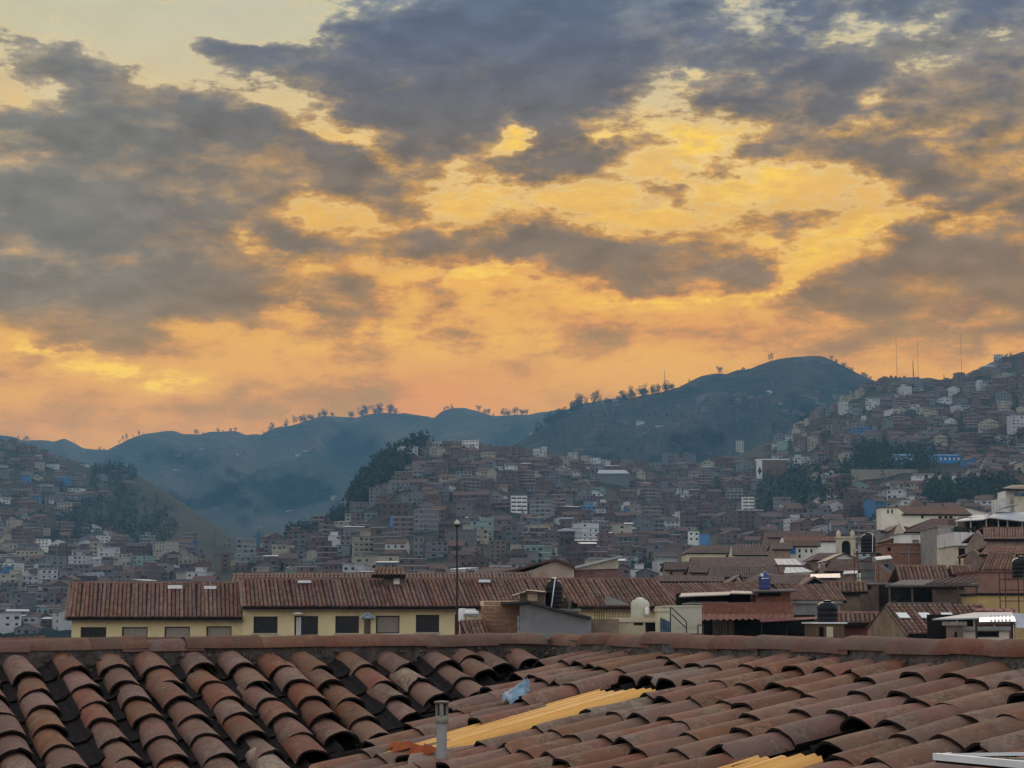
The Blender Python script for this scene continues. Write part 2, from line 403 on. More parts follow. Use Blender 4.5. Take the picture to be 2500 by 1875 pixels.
class MB:
    """Collects simple solids into one mesh."""
    def __init__(self):
        self.v, self.f, self.m = [], [], []

    def add(self, vs, fs, mi=0):
        n = len(self.v)
        self.v += [tuple(p) for p in vs]
        self.f += [tuple(i + n for i in f) for f in fs]
        self.m += [mi] * len(fs)
        return self

    def box(self, x0, x1, y0, y1, z0, z1, mi=0):
        vs = [(x, y, z) for z in (z0, z1) for y in (y0, y1) for x in (x0, x1)]
        return self.add(vs, [(0, 2, 3, 1), (4, 5, 7, 6), (0, 1, 5, 4), (2, 6, 7, 3), (0, 4, 6, 2), (1, 3, 7, 5)], mi)

    def prism(self, poly, axis, a0, a1, mi=0):
        """Closed outline (2D, counter-clockwise) pushed from a0 to a1 along axis 'x', 'y' or 'z'."""
        n = len(poly)
        mk = {'x': lambda p, a: (a, p[0], p[1]), 'y': lambda p, a: (p[0], a, p[1]), 'z': lambda p, a: (p[0], p[1], a)}[axis]
        vs = [mk(p, a0) for p in poly] + [mk(p, a1) for p in poly]
        fs = [tuple(range(n)), tuple(range(2 * n - 1, n - 1, -1))] + [(i, i + n, (i + 1) % n + n, (i + 1) % n) for i in range(n)]
        return self.add(vs, fs, mi)

    def bar(self, p, q, r, n=6, mi=0, r2=None):
        p, q = Vector(p), Vector(q)
        d = (q - p)
        up = Vector((0, 0, 1)) if abs(d.normalized().z) < 0.95 else Vector((1, 0, 0))
        a = d.cross(up).normalized()
        b = a.cross(d).normalized()
        r2 = r if r2 is None else r2
        off = math.pi / n
        vs = [p + (a * math.cos(2 * math.pi * i / n + off) + b * math.sin(2 * math.pi * i / n + off)) * r for i in range(n)]
        vs += [q + (a * math.cos(2 * math.pi * i / n + off) + b * math.sin(2 * math.pi * i / n + off)) * r2 for i in range(n)]
        fs = [(i, (i + 1) % n, (i + 1) % n + n, i + n) for i in range(n)] + [tuple(range(n - 1, -1, -1)), tuple(range(n, 2 * n))]
        return self.add(vs, fs, mi)

    def lathe(self, prof, n=16, c=(0, 0, 0), mi=0):
        """(radius, z) profile turned round a vertical axis at c."""
        vs, fs = [], []
        for r, z in prof:
            for i in range(n):
                a = 2 * math.pi * i / n
                vs.append((c[0] + r * math.cos(a), c[1] + r * math.sin(a), c[2] + z))
        for k in range(len(prof) - 1):
            for i in range(n):
                j = (i + 1) % n
                fs.append((k * n + i, k * n + j, (k + 1) * n + j, (k + 1) * n + i))
        fs.append(tuple(range(n - 1, -1, -1)))
        fs.append(tuple(range((len(prof) - 1) * n, len(prof) * n)))
        return self.add(vs, fs, mi)

    def slab(self, quad, t, mi=0):
        """Four corners (counter-clockwise seen from above) with thickness t below."""
        q = [Vector(p) for p in quad]
        nrm = (q[1] - q[0]).cross(q[3] - q[0]).normalized()
        vs = q + [p - nrm * t for p in q]
        return self.add(vs, [(0, 1, 2, 3), (7, 6, 5, 4), (0, 4, 5, 1), (1, 5, 6, 2), (2, 6, 7, 3), (3, 7, 4, 0)], mi)

    def mesh(self, name, mats, smooth=False):
        me = bpy.data.meshes.new(name)
        me.from_pydata(self.v, [], self.f)
        for m in (mats if isinstance(mats, (list, tuple)) else [mats]):
            me.materials.append(m)
        if any(self.m):
            me.polygons.foreach_set('material_index', self.m)
        if smooth:
            me.shade_smooth()
            me.set_sharp_from_angle(angle=R(40))
        me.update()
        return me

    def build(self, name, mats, parent=None, smooth=False, loc=(0, 0, 0), rot=(0, 0, 0)):
        return put(name, self.mesh(name, mats, smooth), parent, loc, rot)


# ------------------------------------------------------------------ materials
MATS = {}


def mat(name, base, rough=0.85, var=0.25, hue=0.0, scale=3.0, stain=None, stain_amt=0.5, stain_scale=1.2, bump=0.0, bump_scale=20.0,
        per_obj=0.0, metallic=0.0, spec=0.3, stretch=(1, 1, 1), second=None, lichen=0.0):
    """Weathered surface: base colour broken by noise, blotches of a second colour, a stain, and fine relief."""
    if name in MATS:
        return MATS[name]
    m = bpy.data.materials.new(name)
    m.use_nodes = True
    N = NT(m.node_tree)
    N.n.clear()
    tc = N.node('ShaderNodeTexCoord').outputs['Object']
    oi = N.node('ShaderNodeObjectInfo')
    vec = tc
    if per_obj or True:
        vec = N.vmath('ADD', tc, N.vmath('SCALE', (13.7, 7.1, 5.3), scale=oi.outputs['Random']))
    if stretch != (1, 1, 1):
        vec = N.vmath('MULTIPLY', vec, stretch)
    n1 = N.noise(vec, scale, 5.0, 0.6)
    col = (*base, 1.0)
    dark = tuple(c * (1 - var) for c in base)
    lite = tuple(min(1, c * (1 + var)) for c in base)
    c = N.mix(N.maprange(n1, 0.32, 0.68), dark, lite)
    if second is not None:
        n2 = N.noise(vec, scale * 0.45, 3.0, 0.55)
        c = N.mix(N.maprange(n2, 0.42, 0.62), c, second)
    if stain is not None:
        n3 = N.noise(vec, stain_scale, 6.0, 0.65, 0.4)
        c = N.mix(N.math('MULTIPLY', N.maprange(n3, 0.52, 0.68), stain_amt), c, stain)
    if lichen:
        n4 = N.noise(vec, 42.0, 4.0, 0.7)
        n5 = N.noise(vec, 5.0, 2.0, 0.5)
        c = N.mix(N.math('MULTIPLY', N.maprange(N.math('MULTIPLY', n4, n5), 0.27, 0.36), lichen), c, lin(168, 148, 120))
    if per_obj:
        hs = N.node('ShaderNodeHueSaturation')
        N.put(hs.inputs['Hue'], N.maprange(oi.outputs['Random'], 0, 1, 0.5 - hue, 0.5 + hue))
        r2 = N.math('FRACT', N.math('MULTIPLY', oi.outputs['Random'], 17.31))
        N.put(hs.inputs['Value'], N.maprange(r2, 0, 1, 1 - per_obj, 1 + per_obj))
        r3 = N.math('FRACT', N.math('MULTIPLY', oi.outputs['Random'], 41.77))
        N.put(hs.inputs['Saturation'], N.maprange(r3, 0, 1, 0.8, 1.1))
        N.put(hs.inputs['Color'], c)
        c = hs.outputs[0]
    b = N.node('ShaderNodeBsdfPrincipled')
    N.put(b.inputs['Base Color'], c)
    b.inputs['Roughness'].default_value = rough
    b.inputs['Metallic'].default_value = metallic
    b.inputs['Specular IOR Level'].default_value = spec
    if bump:
        nb = N.noise(vec, bump_scale, 5.0, 0.65)
        bp = N.node('ShaderNodeBump')
        bp.inputs['Strength'].default_value = bump
        bp.inputs['Distance'].default_value = 0.02
        N.put(bp.inputs['Height'], nb)
        N.l.new(bp.outputs[0], b.inputs['Normal'])
    o = N.node('ShaderNodeOutputMaterial')
    N.l.new(b.outputs[0], o.inputs[0])
    MATS[name] = m
    return m


M_TILE = mat('clay_tile', (0.212, 0.092, 0.056), 0.8, 0.2, 0.008, 9.0, (0.085, 0.048, 0.036), 0.75, 5.0, 0.4, 70.0, per_obj=0.17, second=(0.19, 0.103, 0.068), lichen=0.28, spec=0.2)
M_TILE_OLD = mat('weathered_clay_tile', (0.235, 0.135, 0.09), 0.95, 0.25, 0.014, 12.0, (0.085, 0.05, 0.04), 0.9, 9.0, 0.4, 70.0, per_obj=0.2, second=(0.26, 0.175, 0.12), lichen=0.7)
M_RIDGE = mat('ridge_clay', (0.165, 0.076, 0.05), 0.92, 0.2, 0.01, 9.0, (0.10, 0.058, 0.043), 0.6, 4.0, 0.3, 70.0, per_obj=0.13, spec=0.15, second=(0.155, 0.09, 0.064), lichen=0.1)
M_TILE_EDGE = mat('shade_black_tile_underside', (0.012, 0.008, 0.007), 0.95, 0.4, 0, 20.0)  # near-black colour stands in for shade on tile rims, hollows and channels
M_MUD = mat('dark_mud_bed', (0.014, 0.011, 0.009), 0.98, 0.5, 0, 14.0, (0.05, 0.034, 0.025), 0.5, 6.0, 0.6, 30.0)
M_MORTAR = mat('mud_mortar', (0.105, 0.085, 0.072), 0.98, 0.5, 0.01, 18.0, (0.05, 0.04, 0.035), 0.8, 9.0, 0.6, 40.0, per_obj=0.3)
M_RTILE = mat('roof_tile_far', (0.165, 0.076, 0.052), 0.9, 0.35, 0.012, 2.2, (0.09, 0.05, 0.04), 0.6, 0.7, per_obj=0.22, second=(0.22, 0.125, 0.085), stretch=(1, 1, 1))
M_RTILE_BROWN = mat('roof_tile_brown', (0.16, 0.098, 0.075), 0.9, 0.35, 0.012, 2.0, (0.07, 0.045, 0.04), 0.6, 0.6, per_obj=0.18, second=(0.19, 0.12, 0.09))
M_YELLOW = mat('yellow_plaster', (0.70, 0.555, 0.30), 0.9, 0.07, 0, 1.2, (0.4, 0.3, 0.16), 0.5, 0.8)
M_CREAM = mat('cream_plaster', (0.58, 0.49, 0.34), 0.9, 0.1, 0.01, 1.0, (0.3, 0.25, 0.18), 0.6, 0.7, per_obj=0.1)
M_WHITE = mat('white_plaster', (0.72, 0.68, 0.60), 0.9, 0.08, 0.01, 1.0, (0.36, 0.33, 0.29), 0.6, 0.6, per_obj=0.1)
M_GREY = mat('grey_render', (0.25, 0.24, 0.23), 0.92, 0.16, 0, 1.1, (0.15, 0.14, 0.135), 0.7, 0.7, per_obj=0.12)
M_CONC = mat('bare_concrete', (0.27, 0.245, 0.22), 0.92, 0.2, 0, 1.6, (0.13, 0.115, 0.1), 0.6, 0.9, per_obj=0.15)
M_BRICK = mat('brick_wall_far', (0.225, 0.112, 0.075), 0.92, 0.3, 0.012, 3.0, (0.12, 0.07, 0.055), 0.6, 0.8, per_obj=0.22)
M_ADOBE = mat('adobe_wall', (0.25, 0.165, 0.115), 0.95, 0.28, 0.01, 1.6, (0.13, 0.09, 0.07), 0.6, 0.6, per_obj=0.2)
M_TIN = mat('pale_tin_roof', (0.44, 0.455, 0.475), 0.6, 0.12, 0, 1.0, (0.33, 0.29, 0.27), 0.5, 0.6, per_obj=0.15, metallic=0.3, spec=0.4)
M_DARKMET = mat('dark_metal', (0.035, 0.03, 0.028), 0.6, 0.3, 0, 3.0)
M_RUST = mat('rusty_iron', (0.09, 0.045, 0.03), 0.8, 0.4, 0, 6.0)
M_GLASS = mat('dark_window_glass', (0.012, 0.012, 0.014), 0.2, 0.3, 0, 2.0, spec=0.22)
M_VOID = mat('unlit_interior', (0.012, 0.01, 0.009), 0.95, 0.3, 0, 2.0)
M_BLUE = mat('blue_paint', (0.06, 0.2, 0.42), 0.8, 0.15, 0, 1.0, per_obj=0.1)
M_TEAL = mat('pale_green_paint', (0.36, 0.46, 0.38), 0.85, 0.15, 0.01, 1.0, per_obj=0.1)
M_BLACKTANK = mat('black_plastic', (0.006, 0.006, 0.007), 0.33, 0.2, 0, 3.0, spec=0.22)
M_BLUETANK = mat('blue_plastic', (0.012, 0.025, 0.13), 0.35, 0.15, 0, 3.0, spec=0.5)
M_CREAMTANK = mat('cream_plastic', (0.5, 0.47, 0.36), 0.5, 0.12, 0, 3.0)
M_WHITEP = mat('white_plastic', (0.78, 0.77, 0.74), 0.5, 0.08, 0, 3.0)
M_WOOD = mat('brown_boards', (0.13, 0.085, 0.06), 0.9, 0.35, 0.01, 3.0, stretch=(4, 4, 0.6), per_obj=0.25)
M_BLIND = mat('roller_blind', (0.30, 0.25, 0.19), 0.9, 0.12, 0, 6.0, per_obj=0.08)
M_MAROON = mat('maroon_sheet', (0.2, 0.07, 0.06), 0.8, 0.2, 0, 2.0)
M_LEAF = mat('far_foliage', (0.028, 0.042, 0.024), 0.9, 0.45, 0.02, 0.6, per_obj=0.2)
M_TRUNK = mat('tree_bark', (0.05, 0.038, 0.03), 0.95, 0.3, 0, 2.0)

# walls of the hill town: raw brick, mud plaster and old paint, darkened to stand in for dimmer light
T_BRICK = mat('town_brick', (0.135, 0.080, 0.066), 0.95, 0.3, 0.012, 1.5, (0.07, 0.05, 0.045), 0.6, 0.4, per_obj=0.28)
T_ADOBE = mat('town_adobe', (0.15, 0.108, 0.085), 0.95, 0.28, 0.01, 1.2, (0.08, 0.06, 0.05), 0.6, 0.4, per_obj=0.25)
T_CONC = mat('town_concrete', (0.15, 0.14, 0.135), 0.95, 0.22, 0.0, 1.2, (0.08, 0.075, 0.07), 0.6, 0.4, per_obj=0.25)
T_GREY = mat('town_grey_plaster', (0.17, 0.168, 0.17), 0.95, 0.2, 0.0, 1.0, (0.1, 0.1, 0.1), 0.6, 0.4, per_obj=0.25)
T_WHITE = mat('town_white_plaster', (0.48, 0.46, 0.43), 0.95, 0.12, 0.0, 1.0, (0.22, 0.2, 0.18), 0.6, 0.4, per_obj=0.2)
T_CREAM = mat('town_cream_plaster', (0.33, 0.285, 0.205), 0.95, 0.15, 0.01, 1.0, (0.17, 0.14, 0.1), 0.6, 0.4, per_obj=0.22)
T_GREEN = mat('town_green_paint', (0.2, 0.26, 0.22), 0.9, 0.15, 0.01, 1.0, per_obj=0.2)
T_BLUE = mat('town_blue_paint', (0.07, 0.16, 0.28), 0.9, 0.15, 0.0, 1.0, per_obj=0.2)
T_TILE = mat('town_roof_tile', (0.12, 0.068, 0.052), 0.95, 0.3, 0.01, 1.0, per_obj=0.25)
T_TILEB = mat('town_roof_tile_brown', (0.10, 0.068, 0.058), 0.95, 0.3, 0.01, 1.0, per_obj=0.25)
M_WOODS = mat('hill_wood_foliage', (0.030, 0.042, 0.028), 0.95, 0.2, 0.01, 0.08)
M_CHURCH = mat('church_plaster', (0.78, 0.70, 0.54), 0.9, 0.08, 0, 0.8, (0.4, 0.34, 0.25), 0.5, 0.5)


# ------------------------------------------------------------------ the near tiled roof: two wings meeting in a valley
CORNER = Vector((0.2745, 13.1326, -0.1831))
GROUND_Z = -9.0


class Slope:
    def __init__(self, phi, pitch, s, e):
        self.phi, self.pitch, self.s, self.e = R(phi), R(pitch), s, e
        p, q = self.phi, self.pitch
        self.F = Vector((math.sin(p) * math.cos(q), -math.cos(p) * math.cos(q), -math.sin(q)))   # down the slope
        self.G = Vector((math.cos(p), math.sin(p), 0))                                            # along the ridge
        self.N = self.G.cross(-self.F).normalized()
        self.H = Vector((math.sin(p), -math.cos(p), 0))

    def at(self, u, v, h=0.0):
        return CORNER + self.G * u + self.F * v + self.N * h

    def uv(self, px, py):
        d = P(px, py, 1.0)
        t = CORNER.dot(self.N) / d.dot(self.N)
        r = d * t - CORNER
        return r.dot(self.G), r.dot(self.F)

    def z_at(self, x, y):
        d = (Vector((x, y, 0)) - Vector((CORNER.x, CORNER.y, 0)))
        return CORNER.z - d.dot(self.H) * math.tan(self.pitch)

    def frame(self, u, v, h=0.0, yaw=0.0, roll=0.0, tilt=0.0):
        m = Matrix((self.G, -self.F, self.N)).transposed().to_4x4()
        m.translation = self.at(u, v, h)
        return m @ Matrix.Rotation(yaw, 4, 'Z') @ Matrix.Rotation(roll, 4, 'Y') @ Matrix.Rotation(tilt, 4, 'X')


LS = Slope(24.919, 17.83, 0.26231, 0.29665)
RS = Slope(-64.388, 13.486, 0.26231, 0.335)


def tile_mesh(seed, name, L=0.44, wl=0.104, wu=0.086, hl=0.088, hu=0.074, t=0.013, drop=0.044, chip=0.0, mats=None):
    """A half-barrel clay tile, wide end at y=0 with its crest at z=0, narrow end up the slope."""
    r = random.Random(seed)
    na, nl = 12, 4
    bend = r.uniform(-0.006, 0.006)
    sq = r.uniform(0.85, 1.15)
    out, inn = [], []
    ph = r.uniform(0, 6)
    for j in range(nl + 1):
        f = j / nl
        w = (wl + (wu - wl) * f) * (1 + 0.012 * math.sin(ph + 5 * f))
        h = (hl + (hu - hl) * f)
        zc = -drop * f + bend * math.sin(math.pi * f)
        for i in range(na + 1):
            a = math.pi * i / na
            ca, sa = math.cos(a), math.sin(a)
            sa2 = sa ** (0.92 * sq)
            y = L * f
            if j == 0:
                y += 0.007 * math.sin(3.1 * a + ph) + r.uniform(-0.003, 0.003)
                if chip and abs(a - ph % math.pi) < 0.5:
                    y += chip * r.uniform(0.4, 1.0)
            out.append((-w * ca, y, zc - h + h * sa2 + r.uniform(-0.0012, 0.0012)))
            inn.append((-(w - t) * ca, y, zc - h + (h - t) * sa2))
    m = MB()
    n = na + 1
    k = len(out)
    fs, ms = [], []
    for j in range(nl):
        for i in range(na):
            a0 = j * n + i
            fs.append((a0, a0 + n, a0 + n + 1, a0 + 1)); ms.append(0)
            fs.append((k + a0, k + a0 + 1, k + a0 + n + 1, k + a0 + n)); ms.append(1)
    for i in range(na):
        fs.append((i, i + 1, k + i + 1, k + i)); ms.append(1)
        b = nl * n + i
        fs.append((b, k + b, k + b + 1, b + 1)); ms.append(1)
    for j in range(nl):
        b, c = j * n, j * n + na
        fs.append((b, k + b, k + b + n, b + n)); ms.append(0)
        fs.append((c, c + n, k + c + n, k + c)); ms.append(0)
    m.v, m.f, m.m = out + inn, fs, ms
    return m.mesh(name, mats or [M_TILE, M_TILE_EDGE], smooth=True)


TILES = [tile_mesh(i, 'roof_tile', chip=0.03 if i in (3, 6) else 0.0, hl=0.082 + 0.003 * (i % 4)) for i in range(7)]
TILES_R = [tile_mesh(100 + i, 'roof_tile', wl=0.117, wu=0.099, hl=0.08, hu=0.07, drop=0.030, chip=0.03 if i == 4 else 0.0) for i in range(7)]
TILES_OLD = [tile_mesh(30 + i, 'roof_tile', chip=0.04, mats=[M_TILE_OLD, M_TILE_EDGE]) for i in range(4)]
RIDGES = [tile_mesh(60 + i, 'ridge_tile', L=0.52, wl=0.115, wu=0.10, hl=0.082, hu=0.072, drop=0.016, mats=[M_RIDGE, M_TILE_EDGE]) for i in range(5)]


def in_view(p, mx=330, my=150):
    d = p.y * math.cos(TH) + p.z * math.sin(TH)
    if d <= 0.5:
        return False
    u = -p.y * math.sin(TH) + p.z * math.cos(TH)
    x, y = CXP + FPX * p.x / d, CYP - FPX * u / d
    return -mx < x < 2500 + mx and y < 1875 + my


def tilt_mat(o, m):
    o.matrix_world = m


def wing(sl, other, name, label, cols, u_of, v0_of, skip, nmax, seed):
    r = random.Random(seed)
    root = thing(name, label, 'roof', CORNER)
    inv = Matrix.Translation(CORNER).inverted()
    bed, pans, scraps = MB(), MB(), MB()
    us = [u_of(k) for k in cols]
    lo, hi = min(us) - 0.3, max(us) + 0.3
    sgn = -1 if sl is LS else 1
    # the bed the tiles lie on, cut off along the valley
    vmax = 0.3 + sl.e * nmax
    step = 0.15
    uu = np.arange(lo, hi, step)
    for a in uu:
        v_hi = vmax
        mid = a + step / 2
        if sgn * mid < 0 and sl is LS or sgn * mid < 0 and sl is RS:
            continue
        q = []
        for (x, v) in ((a, v_hi), (a + step, v_hi), (a + step, -0.22), (a, -0.22)):
            q.append(sl.at(x, v, -0.125) - CORNER)
        bed.slab(q, 0.08)
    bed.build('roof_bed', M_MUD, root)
    n_t = 0
    for k in cols:
        u = u_of(k)
        v = v0_of(k)
        # channel tiles between this row and the next (mostly lost in the dark gap)
        um = u + sl.s / 2
        nseg = int(vmax / 0.34)
        for j in range(nseg):
            va, vb = -0.1 + j * 0.34, -0.1 + j * 0.34 + 0.40
            p = sl.at(um, va, 0)
            if other.z_at(p.x, p.y) > p.z + 0.02:
                continue
            prof = [(-0.095, -0.055), (-0.06, -0.092), (0, -0.108), (0.06, -0.092), (0.095, -0.055)]
            vs = [sl.at(um + x, va, z - 0.014) - CORNER for x, z in prof] + [sl.at(um + x * 0.85, vb, z + 0.006) - CORNER for x, z in prof]
            pans.add(vs, [(i, i + 5, i + 6, i + 1) for i in range(4)])
            for _ in range(3):      # crumbs of mortar and leaf litter in the channel
                if r.random() < 0.5:
                    c = sl.at(um + r.uniform(-0.05, 0.05), va + r.uniform(0, 0.3), -0.085) - CORNER
                    sz = r.uniform(0.006, 0.022)
                    pts = [c + Vector((r.uniform(-1, 1), r.uniform(-1, 1), r.uniform(0, .6))) * sz for _ in range(5)]
                    scraps.add(pts, [(0, 1, 2), (0, 2, 3), (0, 3, 4), (1, 2, 4), (2, 3, 4)])
        ju = r.gauss(0, 0.006)
        yaw0 = r.gauss(0, R(0.8))
        for j in range(nmax + 3):
            vj = v + j * sl.e * r.uniform(0.985, 1.015) + r.gauss(0, 0.012)
            uj = u + ju + r.gauss(0, 0.006)
            if vj < 0.12:
                continue
            p = sl.at(uj, vj, 0.0)
            zz = other.z_at(p.x, p.y)
            if zz > p.z + (0.05 if sl is LS else -0.03):
                break
            if not in_view(p) or skip(uj, vj, k, j):
                continue
            old = r.random() < 0.06
            me = r.choice(TILES_OLD if old else TILES if sl is LS else TILES_R)
            o = bpy.data.objects.new('roof_tile', me)
            COL.objects.link(o)
            o.parent = root
            o.matrix_local = inv @ (sl.frame(uj, vj, r.gauss(0, 0.004), yaw0 + r.gauss(0, R(1.6)), r.gauss(0, R(2.2)), r.gauss(0, R(0.9)))
                                    @ Matrix.Diagonal((r.uniform(0.95, 1.06), r.uniform(0.97, 1.02), r.uniform(0.94, 1.06), 1)))
            if old:
                o['label'] = 'pale lichen-spotted roof tile with a ragged lower edge'
            n_t += 1
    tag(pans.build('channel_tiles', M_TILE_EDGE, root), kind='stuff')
    tag(scraps.build('mortar_crumbs', M_MORTAR, root), kind='stuff')
    return root, inv, r


# first visible tile end of every row, read off the photograph (px, py)
L_FIRST = {-3: (-330, 1660), -2: (-235, 1655), -1: (-140, 1668), 0: (-36, 1650), 1: (67, 1639), 2: (184, 1627), 3: (291, 1622), 4: (395, 1622), 5: (498, 1620), 6: (599, 1620), 7: (693, 1622), 8: (789, 1625),
           9: (896, 1622), 10: (995, 1620), 11: (1099, 1610), 12: (1154, 1598), 13: (1232, 1620), 14: (1306, 1609)}
L_UV = {k: LS.uv(*p) for k, p in L_FIRST.items()}
R_FIRST = {-11: (1377, 1614), -10: (1424, 1612), -9: (1474, 1616), -8: (1510, 1624), -7: (1545, 1630), -6: (1584, 1636), -5: (1625, 1612), -4: (1660, 1614), -3: (1710, 1619), -2: (1762, 1617), -1: (1822, 1621),
           0: (1885, 1624), 1: (1962, 1625), 2: (2050, 1634), 3: (2127, 1651), 4: (2229, 1643), 5: (2312, 1640), 6: (2408, 1658), 7: (2475, 1666), 8: (2505, 1690), 9: (2483, 1741), 10: (2530, 1760)}
R_U0 = 3.36218


def r_u(k):
    return R_U0 + k * RS.s


def r_v0(k):
    if k in R_FIRST:
        v = RS.uv(*R_FIRST[k])[1]
    else:
        v = 0.4 + 0.13 * ((k * 7) % 3)
    while v > 0.46:
        v -= RS.e
    return v


SHEETS = [  # u range and v range on the right wing where amber sheets replace the tiles
    (RS.uv(1300, 1713)[0] - .02, RS.uv(1300, 1745)[0] + .13, RS.uv(1530, 1664)[1], RS.uv(935, 1815)[1]),
    (RS.uv(1850, 1816)[0], RS.uv(1850, 1866)[0] + .05, RS.uv(1925, 1818)[1], RS.uv(1925, 1818)[1] + 2.2)]
HOLE = (RS.uv(1930, 1790)[0], RS.uv(1930, 1790)[1])


def skip_right(u, v, k, j):
    for (u0, u1, v0, v1) in SHEETS:
        if u0 - 0.03 < u < u1 - 0.03 and v0 - 0.02 < v < v1 + 0.10:
            return True
    return abs(u - HOLE[0]) < 0.13 and abs(v - HOLE[1]) < 0.2


left_wing, L_INV, rl = wing(LS, RS, 'tiled_roof', 'near clay tile roof on the left, its rows of barrel tiles running down to the right', list(range(-3, 15)),
                            lambda k: L_UV[k][0], lambda k: L_UV[k][1] - (LS.e if L_UV[k][1] > 0.5 else 0), lambda u, v, k, j: False, 10, 3)
right_wing, R_INV, rr = wing(RS, LS, 'tiled_roof', 'near clay tile roof on the right with amber plastic sheets let in among its tiles', list(range(-12, 15)),
                             r_u, r_v0, skip_right, 17, 5)


def sag_l(u):
    return -0.040 * min(1.0, (u / 4.2) ** 2)


def ridge(sl, root, inv, r, u0, u1, sag, v=-0.135, h=0.035):
    """Overlapping ridge tiles along the top, bedded in lumpy mud mortar."""
    d = 1 if u1 > u0 else -1
    u = u0
    lumps, bedm = MB(), MB()
    while (u1 - u) * d > 0:
        m = sl.frame(u, v, 0) if False else None
        ax = sl.G * (-d)
        up = Vector((0, 0, 1))
        side = up.cross(ax) * -1
        # local y (narrow end) points towards the corner so that each tile laps over the last
        yv = -ax
        base = CORNER + sl.G * u + sl.F * v
        base.z = CORNER.z + h + sag(u) + r.gauss(0, 0.006) + 0.062
        rot = Matrix((yv.cross(up), yv, up)).transposed().to_4x4()
        rot.translation = base
        o = bpy.data.objects.new('ridge_tile', r.choice(RIDGES))
        COL.objects.link(o)
        o.parent = root
        o.matrix_local = inv @ rot @ Matrix.Rotation(r.gauss(0, R(1.0)), 4, 'Z') @ Matrix.Rotation(r.gauss(0, R(0.7)), 4, 'X') @ Matrix.Diagonal((r.uniform(.96, 1.05), r.uniform(.97, 1.05), r.uniform(.94, 1.06), 1))
        u += d * r.uniform(0.36, 0.46)
    # mortar wall under the ridge tiles, with stones and clods pressed in
    a, b = min(u0, u1), max(u0, u1)
    for x in np.arange(a, b, 0.12):
        z0, z1 = -0.15, 0.035 + sag(x)
        q = [sl.at(x, 0.02, z0), sl.at(x + 0.121, 0.02, z0), CORNER + sl.G * (x + 0.121) + sl.F * -0.05 + Vector((0, 0, z1)), CORNER + sl.G * x + sl.F * -0.05 + Vector((0, 0, z1))]
        back = [p - sl.H * 0.25 for p in q]
        bedm.add([p - CORNER for p in q + back], [(0, 1, 2, 3), (3, 2, 6, 7), (4, 7, 6, 5)])
        for _ in range(9):
            c = sl.at(x + r.uniform(0, 0.12), r.uniform(-0.05, 0.05), r.uniform(-0.11, -0.012) + sag(x)) - CORNER
            sz = r.uniform(0.006, 0.021)
            pts = []
            for (i, j, k) in ((1, 0, 0), (-1, 0, 0), (0, 1, 0), (0, -1, 0), (0, 0, 1), (0, 0, -1)):
                pts.append(c + Vector((i, j, k)) * sz * r.uniform(0.8, 1.15) + Vector((r.uniform(-.3, .3), r.uniform(-.3, .3), r.uniform(-.3, .3))) * sz)
            lumps.add(pts, [(0, 2, 4), (2, 1, 4), (1, 3, 4), (3, 0, 4), (2, 0, 5), (1, 2, 5), (3, 1, 5), (0, 3, 5)])
    bedm.build('ridge_mortar', M_MORTAR, root)
    tag(lumps.build('mortar_lumps', M_MORTAR, root, True), kind='stuff')


ridge(LS, left_wing, L_INV, rl, -0.02, -5.2, sag_l)
ridge(RS, right_wing, R_INV, rr, -0.10, 6.6, lambda u: -0.006 * u / 5)

# what carries the roofs: far slopes and mud-brick walls underneath
for sl, root, (ua, ub) in ((LS, left_wing, (-5.4, 0.0)), (RS, right_wing, (0.0, 7.0))):
    m = MB()
    back = Vector((-sl.H.x, -sl.H.y, -math.tan(R(20))))
    q = [sl.G * ua - sl.H * .12, sl.G * ub - sl.H * .12, sl.G * ub - sl.H * .12 + back * 2.5, sl.G * ua - sl.H * .12 + back * 2.5]
    q = [p + Vector((0, 0, -0.02)) for p in q]
    m.slab([q[1], q[0], q[3], q[2]], 0.1)
    m.build('far_slope', M_RTILE, root)
    w = MB()
    c = [sl.G * ua + sl.H * 1.2, sl.G * ub + sl.H * 1.2, sl.G * ub - sl.H * 2.2, sl.G * ua - sl.H * 2.2]
    w.prism([(p.x, p.y) for p in c], 'z', GROUND_Z - CORNER.z, -1.15)
    w.build('wall', M_ADOBE, root)

# amber corrugated sheets
m_amber = bpy.data.materials.new('amber_plastic_sheet')
m_amber.use_nodes = True
_n = NT(m_amber.node_tree)
_n.n.clear()
_tc = _n.node('ShaderNodeTexCoord').outputs['Object']
_c = _n.mix(_n.maprange(_n.noise(_n.vmath('MULTIPLY', _tc, (1, 1, 1)), 5.0, 5.0, 0.6), 0.35, 0.7), (0.88, 0.46, 0.10), (0.76, 0.34, 0.06))
_b = _n.node('ShaderNodeBsdfPrincipled')
_n.put(_b.inputs['Base Color'], _c)
_b.inputs['Roughness'].default_value = 0.35
_b.inputs['Specular IOR Level'].default_value = 0.5
_t = _n.node('ShaderNodeBsdfTranslucent')
_n.put(_t.inputs['Color'], (0.85, 0.45, 0.1))
_m = _n.node('ShaderNodeMixShader')
_m.inputs[0].default_value = 0.12
_n.l.new(_b.outputs[0], _m.inputs[1])
_n.l.new(_t.outputs[0], _m.inputs[2])
_o = _n.node('ShaderNodeOutputMaterial')
_n.l.new(_m.outputs[0], _o.inputs[0])
m_torn = mat('torn_orange_edge', (0.33, 0.075, 0.02), 0.7, 0.3, 0, 8.0)
